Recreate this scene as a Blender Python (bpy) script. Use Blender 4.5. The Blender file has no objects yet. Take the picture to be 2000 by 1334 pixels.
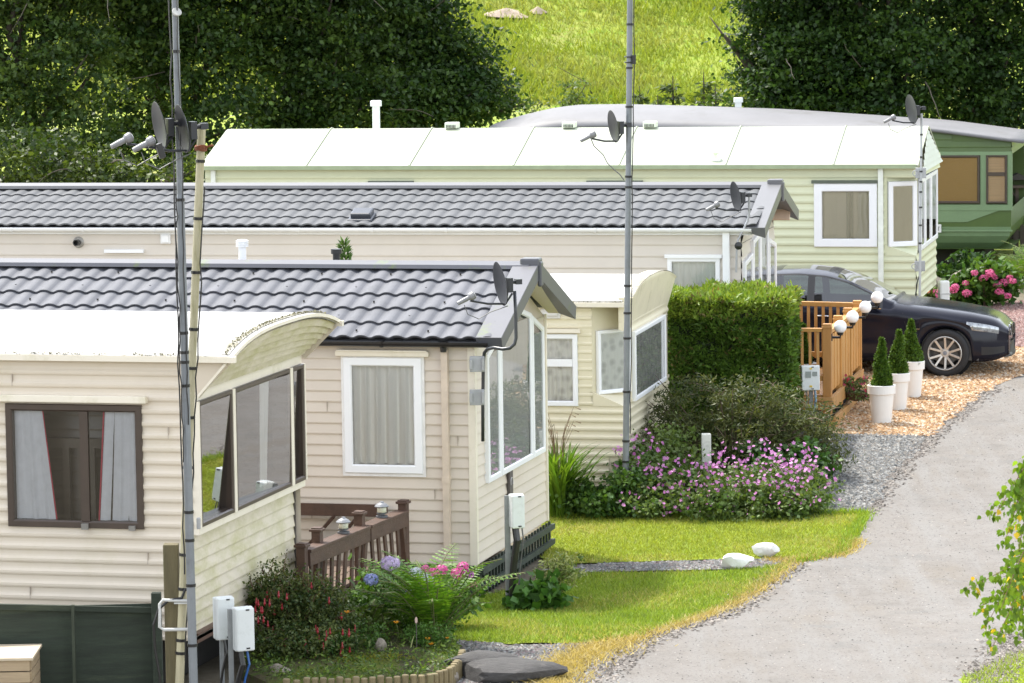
import bpy, bmesh, math, random
import numpy as np
from mathutils import Vector, Matrix
random.seed(7); rng = np.random.default_rng(7)
PI = math.pi
COL = bpy.context.scene.collection
# ------------------------------------------------------------------ camera model (photo pixels 2000x1334)
FPX = 7600.0; CH = 6.2; PIT = math.atan(767/FPX); ROLL = math.radians(.8)
def ray(px, py):
    x_, y_ = px-1000, 667-py
    x = x_*math.cos(ROLL)+y_*math.sin(ROLL); y = -x_*math.sin(ROLL)+y_*math.cos(ROLL)
    c, s = math.cos(PIT), math.sin(PIT)
    return Vector((x/FPX, c+(y/FPX)*s, -s+(y/FPX)*c))
def atY(px, py, Y):
    d = ray(px, py); t = Y/d.y
    return Vector((d.x*t, Y, CH+d.z*t))
GY, GZ_ = (-100, 35, 37, 43, 46, 105, 305), (0, 0, -.15, -.15, .06, 1.83, 67.83)
def hgt(x, y): return float(np.interp(y, GY, GZ_))
def G(px, py):
    d = ray(px, py); a, b = 10.0, 200.0
    for _ in range(50):
        m = (a+b)/2
        if CH+d.z*m > hgt(0, d.y*m): a = m
        else: b = m
    return Vector((d.x*a, d.y*a, CH+d.z*a))
# ------------------------------------------------------------------ materials
MATS = {}
def newmat(name):
    m = bpy.data.materials.new(name); m.use_nodes = True
    nt = m.node_tree; nt.nodes.clear()
    out = nt.nodes.new('ShaderNodeOutputMaterial')
    return m, nt, out
def nn(nt, t, **kw):
    n = nt.nodes.new(t)
    for k, v in kw.items():
        if k.startswith('i_'):
            n.inputs[int(k[2:]) if k[2:].isdigit() else k[2:]].default_value = v
        else: setattr(n, k, v)
    return n
def rgba(c): return (c[0], c[1], c[2], 1)
def noise(nt, scale, detail=4, rough=.6, vec=None, stretch=None):
    n = nn(nt, 'ShaderNodeTexNoise'); n.inputs['Scale'].default_value = scale
    n.inputs['Detail'].default_value = detail; n.inputs['Roughness'].default_value = rough
    tc = nn(nt, 'ShaderNodeTexCoord')
    if stretch:
        mp = nn(nt, 'ShaderNodeMapping'); mp.inputs['Scale'].default_value = stretch
        nt.links.new(tc.outputs['Object'], mp.inputs['Vector']); nt.links.new(mp.outputs[0], n.inputs['Vector'])
    else: nt.links.new(tc.outputs['Object'], n.inputs['Vector'])
    return n
def ramp(nt, src, stops):
    r = nn(nt, 'ShaderNodeValToRGB'); e = r.color_ramp.elements
    while len(e) > 1: e.remove(e[-1])
    e[0].position = stops[0][0]; e[0].color = rgba(stops[0][1])
    for p, c in stops[1:]:
        x = e.new(p); x.color = rgba(c)
    nt.links.new(src, r.inputs[0]); return r
def mixc(nt, fac, a, b):
    m = nn(nt, 'ShaderNodeMix'); m.data_type = 'RGBA'
    if isinstance(fac, (int, float)): m.inputs[0].default_value = fac
    else: nt.links.new(fac, m.inputs[0])
    for k, v in ((6, a), (7, b)):
        if isinstance(v, tuple): m.inputs[k].default_value = rgba(v)
        else: nt.links.new(v, m.inputs[k])
    return m.outputs[2]
def pm(name, col, rough=.6, var=.12, scale=6, bump=0.0, bscale=None, metal=0.0, coat=0.0, col2=None, stretch=None, spec=.5, dirt=None, dscale=1.3, dlo=.55, dhi=.75):
    """procedural principled material: noise-varied colour, optional second tone / dirt patches, optional bump"""
    if name in MATS: return MATS[name]
    m, nt, out = newmat(name)
    b = nn(nt, 'ShaderNodeBsdfPrincipled')
    c2 = col2 or tuple(min(1, x*(1+var)) for x in col); c1 = col if col2 else tuple(x*(1-var) for x in col)
    n1 = noise(nt, scale, 5, .65, stretch=stretch)
    r = ramp(nt, n1.outputs['Fac'], [(.3, c1), (.7, c2)])
    colour = r.outputs[0]
    if dirt:
        n2 = noise(nt, dscale, 6, .7, stretch=stretch)
        f = ramp(nt, n2.outputs['Fac'], [(dlo, (0, 0, 0)), (dhi, (1, 1, 1))])
        colour = mixc(nt, f.outputs[0], colour, dirt)
    nt.links.new(colour, b.inputs['Base Color'])
    b.inputs['Roughness'].default_value = rough; b.inputs['Metallic'].default_value = metal
    b.inputs['Coat Weight'].default_value = coat; b.inputs['Coat Roughness'].default_value = .04
    b.inputs['Specular IOR Level'].default_value = spec
    if bump:
        nb = noise(nt, bscale or scale*4, 5, .7, stretch=stretch); bp = nn(nt, 'ShaderNodeBump')
        bp.inputs['Strength'].default_value = bump; bp.inputs['Distance'].default_value = .02
        nt.links.new(nb.outputs['Fac'], bp.inputs['Height']); nt.links.new(bp.outputs[0], b.inputs['Normal'])
    nt.links.new(b.outputs[0], out.inputs[0]); MATS[name] = m
    return m
def leafmat(name, trans=.35, rough=.5, tint=(1.3, 1.25, .6)):
    """leaf material: colour from each leaf's own attribute, part of the light passes through"""
    if name in MATS: return MATS[name]
    m, nt, out = newmat(name)
    at = nn(nt, 'ShaderNodeAttribute', attribute_name='Col')
    b = nn(nt, 'ShaderNodeBsdfPrincipled'); b.inputs['Roughness'].default_value = rough
    b.inputs['Specular IOR Level'].default_value = .3
    nt.links.new(at.outputs['Color'], b.inputs['Base Color'])
    t = nn(nt, 'ShaderNodeBsdfTranslucent')
    mm = nn(nt, 'ShaderNodeMix'); mm.data_type = 'RGBA'; mm.blend_type = 'MULTIPLY'; mm.inputs[0].default_value = 1
    nt.links.new(at.outputs['Color'], mm.inputs[6]); mm.inputs[7].default_value = rgba(tint)
    nt.links.new(mm.outputs[2], t.inputs[0])
    s = nn(nt, 'ShaderNodeMixShader'); s.inputs[0].default_value = trans
    nt.links.new(b.outputs[0], s.inputs[1]); nt.links.new(t.outputs[0], s.inputs[2])
    nt.links.new(s.outputs[0], out.inputs[0]); MATS[name] = m
    return m
def glassmat(name, tint=(.97, .985, .98), boost=1.5, base=.04):
    if name in MATS: return MATS[name]
    m, nt, out = newmat(name)
    f = nn(nt, 'ShaderNodeFresnel'); f.inputs[0].default_value = 1.5
    mu = nn(nt, 'ShaderNodeMath', operation='MULTIPLY_ADD', use_clamp=True); mu.inputs[1].default_value = boost; mu.inputs[2].default_value = base
    nt.links.new(f.outputs[0], mu.inputs[0])
    t = nn(nt, 'ShaderNodeBsdfTransparent'); t.inputs[0].default_value = rgba(tint)
    g = nn(nt, 'ShaderNodeBsdfGlossy'); g.inputs['Roughness'].default_value = .015
    nz = noise(nt, 1.6, 2, .5); bp = nn(nt, 'ShaderNodeBump'); bp.inputs['Strength'].default_value = .06; bp.inputs['Distance'].default_value = .02
    nt.links.new(nz.outputs['Fac'], bp.inputs['Height']); nt.links.new(bp.outputs[0], g.inputs['Normal'])
    s = nn(nt, 'ShaderNodeMixShader')
    nt.links.new(mu.outputs[0], s.inputs[0]); nt.links.new(t.outputs[0], s.inputs[1]); nt.links.new(g.outputs[0], s.inputs[2])
    nt.links.new(s.outputs[0], out.inputs[0]); MATS[name] = m
    return m
def netmat(name, col, a, lace=0):
    """net curtain: thin cloth that lets some of the room show through"""
    if name in MATS: return MATS[name]
    m, nt, out = newmat(name)
    d = nn(nt, 'ShaderNodeBsdfDiffuse'); d.inputs[0].default_value = rgba(col)
    t = nn(nt, 'ShaderNodeBsdfTransparent')
    s = nn(nt, 'ShaderNodeMixShader'); s.inputs[0].default_value = a
    if lace:
        v = nn(nt, 'ShaderNodeTexVoronoi'); v.inputs['Scale'].default_value = lace
        tc = nn(nt, 'ShaderNodeTexCoord'); nt.links.new(tc.outputs['Object'], v.inputs['Vector'])
        r = ramp(nt, v.outputs['Distance'], [(.15, (a*.75,)*3), (.5, (min(1, a*1.1),)*3)])
        nt.links.new(r.outputs[0], s.inputs[0])
    nt.links.new(t.outputs[0], s.inputs[1]); nt.links.new(d.outputs[0], s.inputs[2])
    nt.links.new(s.outputs[0], out.inputs[0]); MATS[name] = m
    return m
# ------------------------------------------------------------------ mesh helpers
def setp(o, label=None, cat=None, group=None, kind=None):
    if label: o['label'] = label
    if cat: o['category'] = cat
    if group: o['group'] = group
    if kind: o['kind'] = kind
    return o
def link(name, me, mat=None, parent=None):
    o = bpy.data.objects.new(name, me); COL.objects.link(o)
    if mat: me.materials.append(mat)
    if parent: o.parent = parent
    return o
def empty(name, loc=(0, 0, 0), rz=0.0, label=None, cat=None, group=None):
    o = bpy.data.objects.new(name, None); COL.objects.link(o); o.location = loc; o.rotation_euler = (0, 0, rz)
    o.empty_display_size = .2
    return setp(o, label, cat, group)
def copy_tree(o, parent=None):
    c = o.copy(); COL.objects.link(c)
    if parent: c.parent = parent
    for ch in list(o.children): copy_tree(ch, c)
    return c
class MB:
    def __init__(s): s.v = []; s.f = []
    def add(s, vs, fs):
        b = len(s.v); s.v += [tuple(p) for p in vs]; s.f += [tuple(i+b for i in f) for f in fs]; return s
    def box(s, c, d, R=None):
        c = Vector(c); vs = []
        for x in (-.5, .5):
            for y in (-.5, .5):
                for z in (-.5, .5):
                    p = Vector((x*d[0], y*d[1], z*d[2]))
                    vs.append(c+(R@p if R else p))
        return s.add(vs, [(0, 1, 3, 2), (4, 6, 7, 5), (0, 4, 5, 1), (2, 3, 7, 6), (0, 2, 6, 4), (1, 5, 7, 3)])
    def span(s, a, b):
        a = Vector(a); b = Vector(b); return s.box((a+b)/2, [abs(b[i]-a[i]) for i in range(3)])
    def beam(s, p, q, w, h, up=(0, 0, 1)):
        p = Vector(p); q = Vector(q); x = (q-p); L = x.length; x.normalize(); y = Vector(up).cross(x)
        if y.length < 1e-4: y = Vector((0, 1, 0)).cross(x)
        y.normalize(); z = x.cross(y); R = Matrix((x, y, z)).transposed()
        return s.box((p+q)/2, (L, w, h), R)
    def tube(s, pts, r, n=8, caps=True):
        pts = [Vector(p) for p in pts]; rs = r if isinstance(r, (list, tuple)) else [r]*len(pts)
        b = len(s.v); prev = None
        for i, p in enumerate(pts):
            t = (pts[min(i+1, len(pts)-1)]-pts[max(i-1, 0)]).normalized()
            if prev is None:
                a = Vector((1, 0, 0)) if abs(t.x) < .8 else Vector((0, 1, 0)); a = (a-t*a.dot(t)).normalized()
            else: a = (prev-t*prev.dot(t)).normalized()
            prev = a; c = t.cross(a)
            for k in range(n):
                an = 2*PI*k/n; s.v.append(tuple(p+(a*math.cos(an)+c*math.sin(an))*rs[i]))
        for i in range(len(pts)-1):
            for k in range(n):
                s.f.append((b+i*n+k, b+i*n+(k+1) % n, b+(i+1)*n+(k+1) % n, b+(i+1)*n+k))
        if caps:
            s.f.append(tuple(b+k for k in range(n))[::-1]); s.f.append(tuple(b+(len(pts)-1)*n+k for k in range(n)))
        return s
    def lathe(s, prof, n=24, M=None):
        b = len(s.v)
        for r, z in prof:
            for k in range(n):
                p = Vector((r*math.cos(2*PI*k/n), r*math.sin(2*PI*k/n), z)); s.v.append(tuple(M@p if M else p))
        for i in range(len(prof)-1):
            for k in range(n):
                s.f.append((b+i*n+k, b+i*n+(k+1) % n, b+(i+1)*n+(k+1) % n, b+(i+1)*n+k))
        if prof[0][0] > 1e-5: s.f.append(tuple(b+k for k in range(n))[::-1])
        if prof[-1][0] > 1e-5: s.f.append(tuple(b+(len(prof)-1)*n+k for k in range(n)))
        return s
    def prism(s, poly, vec):
        n = len(poly); vec = Vector(vec); a = [Vector(p) for p in poly]
        return s.add(a+[p+vec for p in a], [tuple(range(n))[::-1], tuple(range(n, 2*n))]+[(i, (i+1) % n, n+(i+1) % n, n+i) for i in range(n)])
    def each(s, name, mat, parent=None, **kw):
        par = list(range(len(s.v)))
        def fd(i):
            while par[i] != i: par[i] = par[par[i]]; i = par[i]
            return i
        for f in s.f:
            for i in f[1:]: par[fd(i)] = fd(f[0])
        gr = {}
        for f in s.f: gr.setdefault(fd(f[0]), []).append(f)
        for fs in gr.values():
            us = sorted({i for f in fs for i in f}); mp = {u: k for k, u in enumerate(us)}
            MB().add([s.v[u] for u in us], [tuple(mp[i] for i in f) for f in fs]).build(name, mat, parent, **kw)
    def build(s, name, mat, parent=None, smooth=False, bevel=0.0, fix=True):
        me = bpy.data.meshes.new(name); me.from_pydata(s.v, [], s.f)
        if fix:
            bm = bmesh.new(); bm.from_mesh(me); bmesh.ops.recalc_face_normals(bm, faces=bm.faces[:]); bm.to_mesh(me); bm.free()
        if smooth: me.polygons.foreach_set('use_smooth', [True]*len(me.polygons))
        o = link(name, me, mat, parent)
        if bevel:
            m = o.modifiers.new('bevel', 'BEVEL'); m.width = bevel; m.segments = 2; m.limit_method = 'ANGLE'
        return o
def polymesh(name, V, nper, cols, mat, parent=None):
    """fast mesh of N separate nper-gons; V (N*nper,3), cols (N,3)"""
    N = len(V)//nper; me = bpy.data.meshes.new(name)
    me.vertices.add(N*nper); me.vertices.foreach_set('co', np.ascontiguousarray(V, np.float32).ravel())
    me.loops.add(N*nper); me.loops.foreach_set('vertex_index', np.arange(N*nper, dtype=np.int32))
    me.polygons.add(N); me.polygons.foreach_set('loop_start', np.arange(0, N*nper, nper, dtype=np.int32))
    me.update(calc_edges=True); me.validate()
    a = me.attributes.new('Col', 'FLOAT_COLOR', 'POINT')
    c = np.ones((N, nper, 4), np.float32); c[:, :, :3] = cols[:, None, :]; a.data.foreach_set('color', c.ravel())
    return link(name, me, mat, parent)
def unit(a): return a/np.maximum(np.linalg.norm(a, axis=1, keepdims=True), 1e-9)
def leaf_quads(P, size, aspect=.55, up=.5, droop=0.0, dirs=None):
    N = len(P); size = np.broadcast_to(size, (N,))[:, None]
    n = unit(rng.normal(size=(N, 3))+np.array([0, 0, up*2]))
    d = rng.normal(size=(N, 3)) if dirs is None else dirs
    d = unit(d-n*(d*n).sum(1, keepdims=True)+np.array([0, 0, -droop])); w = unit(np.cross(n, d))
    m = P+d*size*.42
    return np.stack([P, m+w*size*aspect*.5, P+d*size, m-w*size*aspect*.5], 1).reshape(-1, 3)
def leafcols(N, c1, c2, jit=.18):
    t = rng.random((N, 1)); c = np.array(c1)*(1-t)+np.array(c2)*t
    return np.clip(c*(1+jit*rng.normal(size=(N, 1))), .004, 1)
def clumps(blobs, ncl, m, size, flat=.45, spread=.16, shell=.45, hole=.0):
    """leaf positions: clusters spread through ellipsoid blobs; returns P and cluster id"""
    vol = np.array([b[1][0]*b[1][1]*b[1][2] for b in blobs])**.67; pr = vol/vol.sum()
    idx = rng.choice(len(blobs), ncl, p=pr); C = np.array([b[0] for b in blobs])[idx]; R = np.array([b[1] for b in blobs])[idx]
    d = unit(rng.normal(size=(ncl, 3))); rad = shell+(1-shell)*rng.random((ncl, 1))**.6
    c = C+d*R*rad*(1+.12*rng.normal(size=(ncl, 1)))
    k = np.maximum(3, (m*(.4+1.2*rng.random(ncl))).astype(int)); ids = np.repeat(np.arange(ncl), k)
    sp = spread*(.6+.8*rng.random((ncl, 1)))
    off = rng.normal(size=(len(ids), 3))*np.array([1, 1, flat])*sp[ids]
    return c[ids]+off, ids, c
def sheet(name, pts, dz, mat, sub=0, jitter=0.0, pixel=True):
    """flat ground patch following the terrain"""
    W = [G(*p) if pixel else Vector((p[0], p[1], hgt(*p))) for p in pts]
    if jitter:
        out = []
        for i, p in enumerate(W):
            q = W[(i+1) % len(W)]; n = max(1, int((q-p).length/.12))
            for k in range(n):
                r = p.lerp(q, k/n); out.append(r+Vector((random.uniform(-1, 1), random.uniform(-1, 1), 0))*jitter)
        W = out
    bm = bmesh.new(); f = bm.faces.new([bm.verts.new((p.x, p.y, 0)) for p in W])
    if f.normal.z < 0: f.normal_flip()
    for yy in GY[1:-1]:
        bmesh.ops.bisect_plane(bm, geom=bm.verts[:]+bm.edges[:]+bm.faces[:], plane_co=(0, yy, 0), plane_no=(0, 1, 0))
    bmesh.ops.triangulate(bm, faces=bm.faces[:])
    for v in bm.verts: v.co.z = hgt(v.co.x, v.co.y)+dz
    bmesh.ops.recalc_face_normals(bm, faces=bm.faces[:])
    me = bpy.data.meshes.new(name); bm.to_mesh(me); bm.free()
    if len(me.polygons) and me.polygons[0].normal.z < 0: me.flip_normals()
    o = link(name, me, mat); o['kind'] = 'structure'
    return o, np.array([(p.x, p.y) for p in W])
def in_poly(P, poly):
    x, y = P[:, 0], P[:, 1]; ins = np.zeros(len(P), bool); j = len(poly)-1
    for i in range(len(poly)):
        xi, yi = poly[i]; xj, yj = poly[j]
        c = ((yi > y) != (yj > y)) & (x < (xj-xi)*(y-yi)/(yj-yi+1e-12)+xi); ins ^= c; j = i
    return ins
def sample_poly(poly, n):
    lo, hi = poly.min(0), poly.max(0); P = lo+(hi-lo)*rng.random((int(n*3), 2)); P = P[in_poly(P, poly)]
    return P[:n]
def hz(P):
    return np.interp(P[:, 1], GY, GZ_)
def blades(name, P, h, w, c1, c2, mat, lean=.5, dz=0.0, jit=.2, z=None, patch=None, f=1.0):
    N = len(P); B = np.column_stack([P, (hz(P) if z is None else z)+dz]); hh = h*(.5+rng.random((N, 1)))
    a = rng.random(N)*2*PI; s = np.column_stack([np.cos(a), np.sin(a), np.zeros(N)])*w
    t = B+np.column_stack([rng.normal(size=(N, 2))*lean, np.ones(N)])*hh; C = leafcols(N, c1, c2, jit)
    if patch is not None:   # worn, strawy or clover patches in the sward
        x, y = P[:, 0]*f, P[:, 1]*f; q = np.sin(1.9*x+1.7*np.sin(1.1*y))+np.sin(2.7*y+1.3*np.sin(1.6*x))+.6*np.sin(6.1*x+2*y)+.5*np.sin(5.3*y-3*x)
        g = (rng.random(N) < np.clip(.05+.24*q, 0, .6)); C[g] = leafcols(int(g.sum()), patch[0], patch[1], jit)
    return polymesh(name, np.stack([B-s, B+s, t], 1).reshape(-1, 3), 3, C, mat)
def pebbles(name, P, r, cols, mat, flat=.5, dz=0.0):
    N = len(P); B = np.column_stack([P, hz(P)+dz]); R = r*(.5+rng.random((N, 1, 1)))
    a = rng.random((N, 1))*2*PI+np.arange(4)[None]*PI/2+rng.normal(size=(N, 4))*.25
    ring = np.stack([np.cos(a), np.sin(a), np.zeros_like(a)], 2)*R*(.7+.5*rng.random((N, 4, 1)))+B[:, None]
    top = B[:, None]+np.concatenate([rng.normal(size=(N, 1, 2))*.25*R, R*flat*(.6+.8*rng.random((N, 1, 1)))], 2)
    tri = np.concatenate([np.stack([ring[:, k], ring[:, (k+1) % 4], top[:, 0]], 1) for k in range(4)], 1).reshape(N*4, 3, 3)
    c = cols[rng.integers(0, len(cols), N)]*(1+.15*rng.normal(size=(N, 1)))
    return polymesh(name, tri.reshape(-1, 3), 3, np.clip(np.repeat(c, 4, 0), .01, 1), mat)
def rock(name, c, d, seed, mat, rz=0.0, rough=.18, sub=3, cut=.52):
    bm = bmesh.new(); bmesh.ops.create_icosphere(bm, subdivisions=sub, radius=1)
    r = np.random.default_rng(seed); K = unit(r.normal(size=(14, 3))); A = cut+(.96-cut)*r.random(14)
    for v in bm.verts:
        p = np.array(v.co); t = K@p; s = min([A[i]/t[i] for i in range(14) if t[i] > .2]+[1.15])
        v.co = Vector(p*s*(1+rough*.15*math.sin(9*p[0]+seed)*math.sin(7*p[1])+rough*.12*r.normal()*.4)); v.co.x *= d[0]/2; v.co.y *= d[1]/2; v.co.z *= d[2]/2
    me = bpy.data.meshes.new(name); bm.to_mesh(me); bm.free()
    o = link(name, me, mat); o.location = c; o.rotation_euler = (0, 0, rz); return o
# ------------------------------------------------------------------ caravans
class CV:
    def __init__(s, name, px, py, Y, a, label):
        P = atY(px, py, Y); s.X, s.Y, s.a = P.x, Y, a
        s.u = Vector((math.cos(a), -math.sin(a), 0)); s.v = Vector((math.sin(a), math.cos(a), 0)); s.o = Vector((s.X, Y, 0))
        s.root = empty(name, (s.X, Y, 0), -a, label, 'caravan')
    def hit(s, px, py, side=True, off=0.0):
        n = s.v if side else s.u; d = ray(px, py); C = Vector((0, 0, CH))
        P = C+d*((s.o+n*off-C).dot(n)/d.dot(n)); r = P-s.o
        return Vector((r.dot(s.u), r.dot(s.v), P.z))
    def S(s, px, py): p = s.hit(px, py); return (p.x, p.z)
    def F(s, px, py): p = s.hit(px, py, False); return (p.y, p.z)
    def W(s, u, v, w): return s.o+s.u*u+s.v*v+Vector((0, 0, w))
PROF = {'lap': [(0, .016), (.1, .017), (.9, .003), (1, .002)],
        'roll': [(0, .015), (.12, .019), (.3, .019), (.48, .006), (.62, .003), (1, .002)],
        'soft': [(0, .004), (.15, .016), (.35, .018), (.6, .007), (.85, .002), (1, .003)]}
def wall_frame(A, B):
    A = Vector((A[0], A[1], 0)); B = Vector((B[0], B[1], 0)); t = (B-A).normalized(); n = Vector((t.y, -t.x, 0))
    return A, t, n, (B-A).length
def clad(mb, A, B, z0, z1, pitch, prof, holes=(), zoff=0.0, lean=0.0):
    A, t, n, L = wall_frame(A, B); pts = []
    k = math.floor((z0-zoff)/pitch)
    while zoff+k*pitch < z1:
        for f, o in PROF[prof]: pts.append((zoff+(k+f)*pitch, o))
        k += 1
    cuts = sorted({0.0, L}|{min(max(x, 0), L) for h in holes for x in (h[0], h[1])})
    for sa, sb in zip(cuts, cuts[1:]):
        if sb-sa < 1e-4: continue
        mid = (sa+sb)/2; rng_ = [(z0, z1)]
        for h in holes:
            if h[0] < mid < h[1]:
                nr = []
                for a, b in rng_:
                    if h[2] > a: nr.append((a, min(b, h[2])))
                    if h[3] < b: nr.append((max(a, h[3]), b))
                rng_ = [r for r in nr if r[1]-r[0] > 1e-3]
        for a, b in rng_:
            line = []
            for (za, oa), (zb, ob) in zip(pts, pts[1:]):
                if zb < a or za > b: continue
                if zb-za < 1e-6:
                    line += [(za, oa), (zb, ob)]; continue
                for zz in (max(za, a), min(zb, b)):
                    line.append((zz, oa+(ob-oa)*(zz-za)/(zb-za)))
            vs = []
            for zz, o in line:
                e = lean*(zz-z0)/(z1-z0)
                for q in (sa, sb):
                    p = A+t*q+n*(o+e); vs.append((p.x, p.y, zz))
            mb.add(vs, [(2*i, 2*i+1, 2*i+3, 2*i+2) for i in range(len(line)-1)])
def inset(poly, d):
    n = len(poly); out = []
    for i in range(n):
        p0, p1, p2 = (Vector(poly[(i+k) % n]) for k in (-1, 0, 1))
        a = (p1-p0).normalized(); b = (p2-p1).normalized(); na = Vector((-a.y, a.x)); nb = Vector((-b.y, b.x))
        m = (na+nb).normalized(); out.append(p1+m*(d/max(.2, m.dot(na))))
    return out
def rect(a, b): return [(a[0], a[1]), (b[0], a[1]), (b[0], b[1]), (a[0], b[1])]
def rectpx(fn, p, q):
    a = fn(*p); b = fn(*q); x0, x1 = sorted((a[0], b[0])); z0, z1 = sorted((a[1], b[1])); return rect((x0, z0), (x1, z1))
def hole_of(poly, m=.02):
    xs = [p[0] for p in poly]; zs = [p[1] for p in poly]; return (min(xs)+m, max(xs)-m, min(zs)+m, max(zs)-m)
def pleats(name, f, s0t, s1t, s0b, s1b, z0, z1, d, amp, mat, parent, per=.07, seed=0):
    r = random.Random(seed); n = 56; rows = 7; vs = []; fs = []; A, t, nrm, _ = f
    ph = [0.0]
    for i in range(n): ph.append(ph[-1]+2*PI*(max(abs(s1t-s0t), .05)/per)/n*r.uniform(.5, 1.5))
    for j in range(rows):
        g = j/(rows-1); zz = z1+(z0-z1)*g
        for i in range(n+1):
            q = i/n; s = (s0t+(s1t-s0t)*q)*(1-g)+(s0b+(s1b-s0b)*q)*g
            p = A+t*s+nrm*(d+amp*(math.sin(ph[i])+.3*math.sin(2.3*ph[i]+2*g))*(.7+.3*g)); vs.append((p.x, p.y, zz))
    for j in range(rows-1):
        for i in range(n): fs.append((j*(n+1)+i, j*(n+1)+i+1, (j+1)*(n+1)+i+1, (j+1)*(n+1)+i))
    return MB().add(vs, fs).build(name, mat, parent, smooth=True, fix=False)
def window(cv, A, B, poly, mat, fw=.055, proud=.035, hole=True, bars=(), curtains=(), back=None, glass=None, depth=.7, tilt=(0, 0), label=None):
    """one window: frame mesh > pane, curtain(s), interior. poly counter-clockwise seen from outside in (s,z)"""
    if not hole: proud = max(proud, .056)
    f = wall_frame(A, B); A_, t, n, L = f
    def P(q, d): p = A_+t*q[0]+n*d; return Vector((p.x, p.y, q[1]))
    ins = inset(poly, fw); k = len(poly); mb = MB(); bk = -.10 if tilt != (0, 0) else -.03; back_d = bk if hole else .004
    rings = [[P(q, back_d) for q in poly], [P(q, proud-.006) for q in poly], [P(q, proud) for q in inset(poly, .006)], [P(q, proud) for q in inset(poly, fw-.012)], [P(q, proud-.012) for q in ins], [P(q, back_d) for q in ins]]
    vs = [p for r in rings for p in r]; fs = []
    for j in range(5):
        for i in range(k): fs.append((j*k+i, j*k+(i+1) % k, (j+1)*k+(i+1) % k, (j+1)*k+i))
    mb.add(vs, fs)
    zs = [q[1] for q in ins]; xs = [q[0] for q in ins]
    for kind, pos, w in bars:
        if kind == 'v': a, b = P((pos-w/2, min(zs)), 0), P((pos+w/2, max(zs)), 0)
        else: a, b = P((min(xs), pos-w/2), 0), P((max(xs), pos+w/2), 0)
        c = (a+b)/2+n*(proud-.024); R = Matrix((t, n, Vector((0, 0, 1)))).transposed()
        mb.box(c, ((w if kind == 'v' else max(xs)-min(xs)), .04, (max(zs)-min(zs) if kind == 'v' else w)), R)
    fr = mb.build('window', mat, cv.root)
    if label: fr['label'] = label
    pd = proud-.014
    pc = (sum(xs)/len(xs), sum(zs)/len(zs)); pd0 = pd-.03 if tilt != (0, 0) else pd
    MB().add([P(q, pd0+(q[0]-pc[0])*tilt[0]+(q[1]-pc[1])*tilt[1]) for q in ins], [tuple(range(k))]).build('pane', glass or glassmat('window_glass'), fr, fix=False)
    bm = back or pm('room_dark', (.05, .045, .04), .9)
    if hole:
        x0, x1, z0, z1 = min(p[0] for p in poly)+.02, max(p[0] for p in poly)-.02, min(p[1] for p in poly)+.02, max(p[1] for p in poly)-.02
        q = [(x0, z0), (x1, z0), (x1, z1), (x0, z1)]
        vs = [P(a, bk) for a in q]+[P(a, -depth) for a in q]
        MB().add(vs, [(0, 1, 5, 4), (1, 2, 6, 5), (2, 3, 7, 6), (3, 0, 4, 7), (4, 5, 6, 7)]).build('interior', bm, fr, fix=False)
    else:
        MB().add([P(a, .0205) for a in ins], [tuple(range(k))]).build('interior', bm, fr, fix=False)
    for i, c in enumerate(curtains):
        d = bk-.012 if hole else pd-.008; am = .014 if hole else .0022
        m = c['mat']; x = c['x']
        pleats('curtain', f, x[0], x[1], x[2] if len(x) > 2 else x[0], x[3] if len(x) > 2 else x[1], c.get('z', (min(zs)-.0, max(zs)))[0], c.get('z', (min(zs), max(zs)))[1], d-c.get('dd', 0), c.get('amp', am), m, fr, c.get('per', .09), i+int(100*abs(xs[0])))
    return fr
def wave_roof(mb, u0, u1, v0, z0, v1, z1, rows, pitch=.183, amp=.024, step=.026):
    nu = int(round((u1-u0)/pitch*10)); us = [u0+(u1-u0)*i/nu for i in range(nu+1)]
    nv = Vector((0, -(z1-z0), (v1-v0))).normalized(); 
    if nv.z < 0: nv = -nv
    sd = Vector((0, v1-v0, z1-z0)); L = sd.length; sd = sd/L
    def h(u): c = (1+math.cos(2*PI*(u/pitch)-.5*math.sin(2*PI*u/pitch)))/2; return amp*c**1.35
    for r in range(rows):
        a, b = r*L/rows, (r+1)*L/rows
        lines = [(a+.012, -.012), (a-.012, step-.012), (a-.013, step), (a+.05*(b-a), step*1.0), ((a+b)/2, step*.5), (b+.012, 0.0)]
        vs = []
        for d, e in lines:
            for u in us:
                p = Vector((u, v0, z0))+sd*d+nv*(e+h(u)); vs.append(tuple(p))
        m = len(us); mb.add(vs, [(j*m+i, j*m+i+1, (j+1)*m+i+1, (j+1)*m+i) for j in range(len(lines)-1) for i in range(m-1)])
def arc_roof(mb, u0, u1, prof, th=.03, nu=1):
    """roof shell: prof list of (v,z) from near eave to far eave"""
    us = [u0+(u1-u0)*i/nu for i in range(nu+1)]; m = len(prof); vs = []
    for u in us:
        for v, z in prof: vs.append((u, v, z))
    for u in us:
        for v, z in prof: vs.append((u, v, z-th))
    fs = []; N = (nu+1)*m
    for i in range(nu):
        for j in range(m-1):
            a = i*m+j; fs.append((a, a+1, a+m+1, a+m)); fs.append((N+a, N+a+m, N+a+m+1, N+a+1))
    for i in (0, nu):
        for j in range(m-1): a = i*m+j; fs.append((a, a+1, N+a+1, N+a))
    for i in range(nu):
        for j in (0, m-1): a = i*m+j; fs.append((a, a+m, N+a+m, N+a))
    return mb.add(vs, fs)
BEIGE = pm('beige_cladding', (.62, .55, .465), .45, .03, 2.5, .05, 30, dirt=(.55, .47, .36), dscale=.9, dlo=.55, dhi=.8)
BEIGE1 = pm('pale_beige_cladding', (.62, .545, .44), .42, .03, 2.5, .05, 30, dirt=(.53, .47, .33), dscale=1.1, dlo=.52, dhi=.8)
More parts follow.
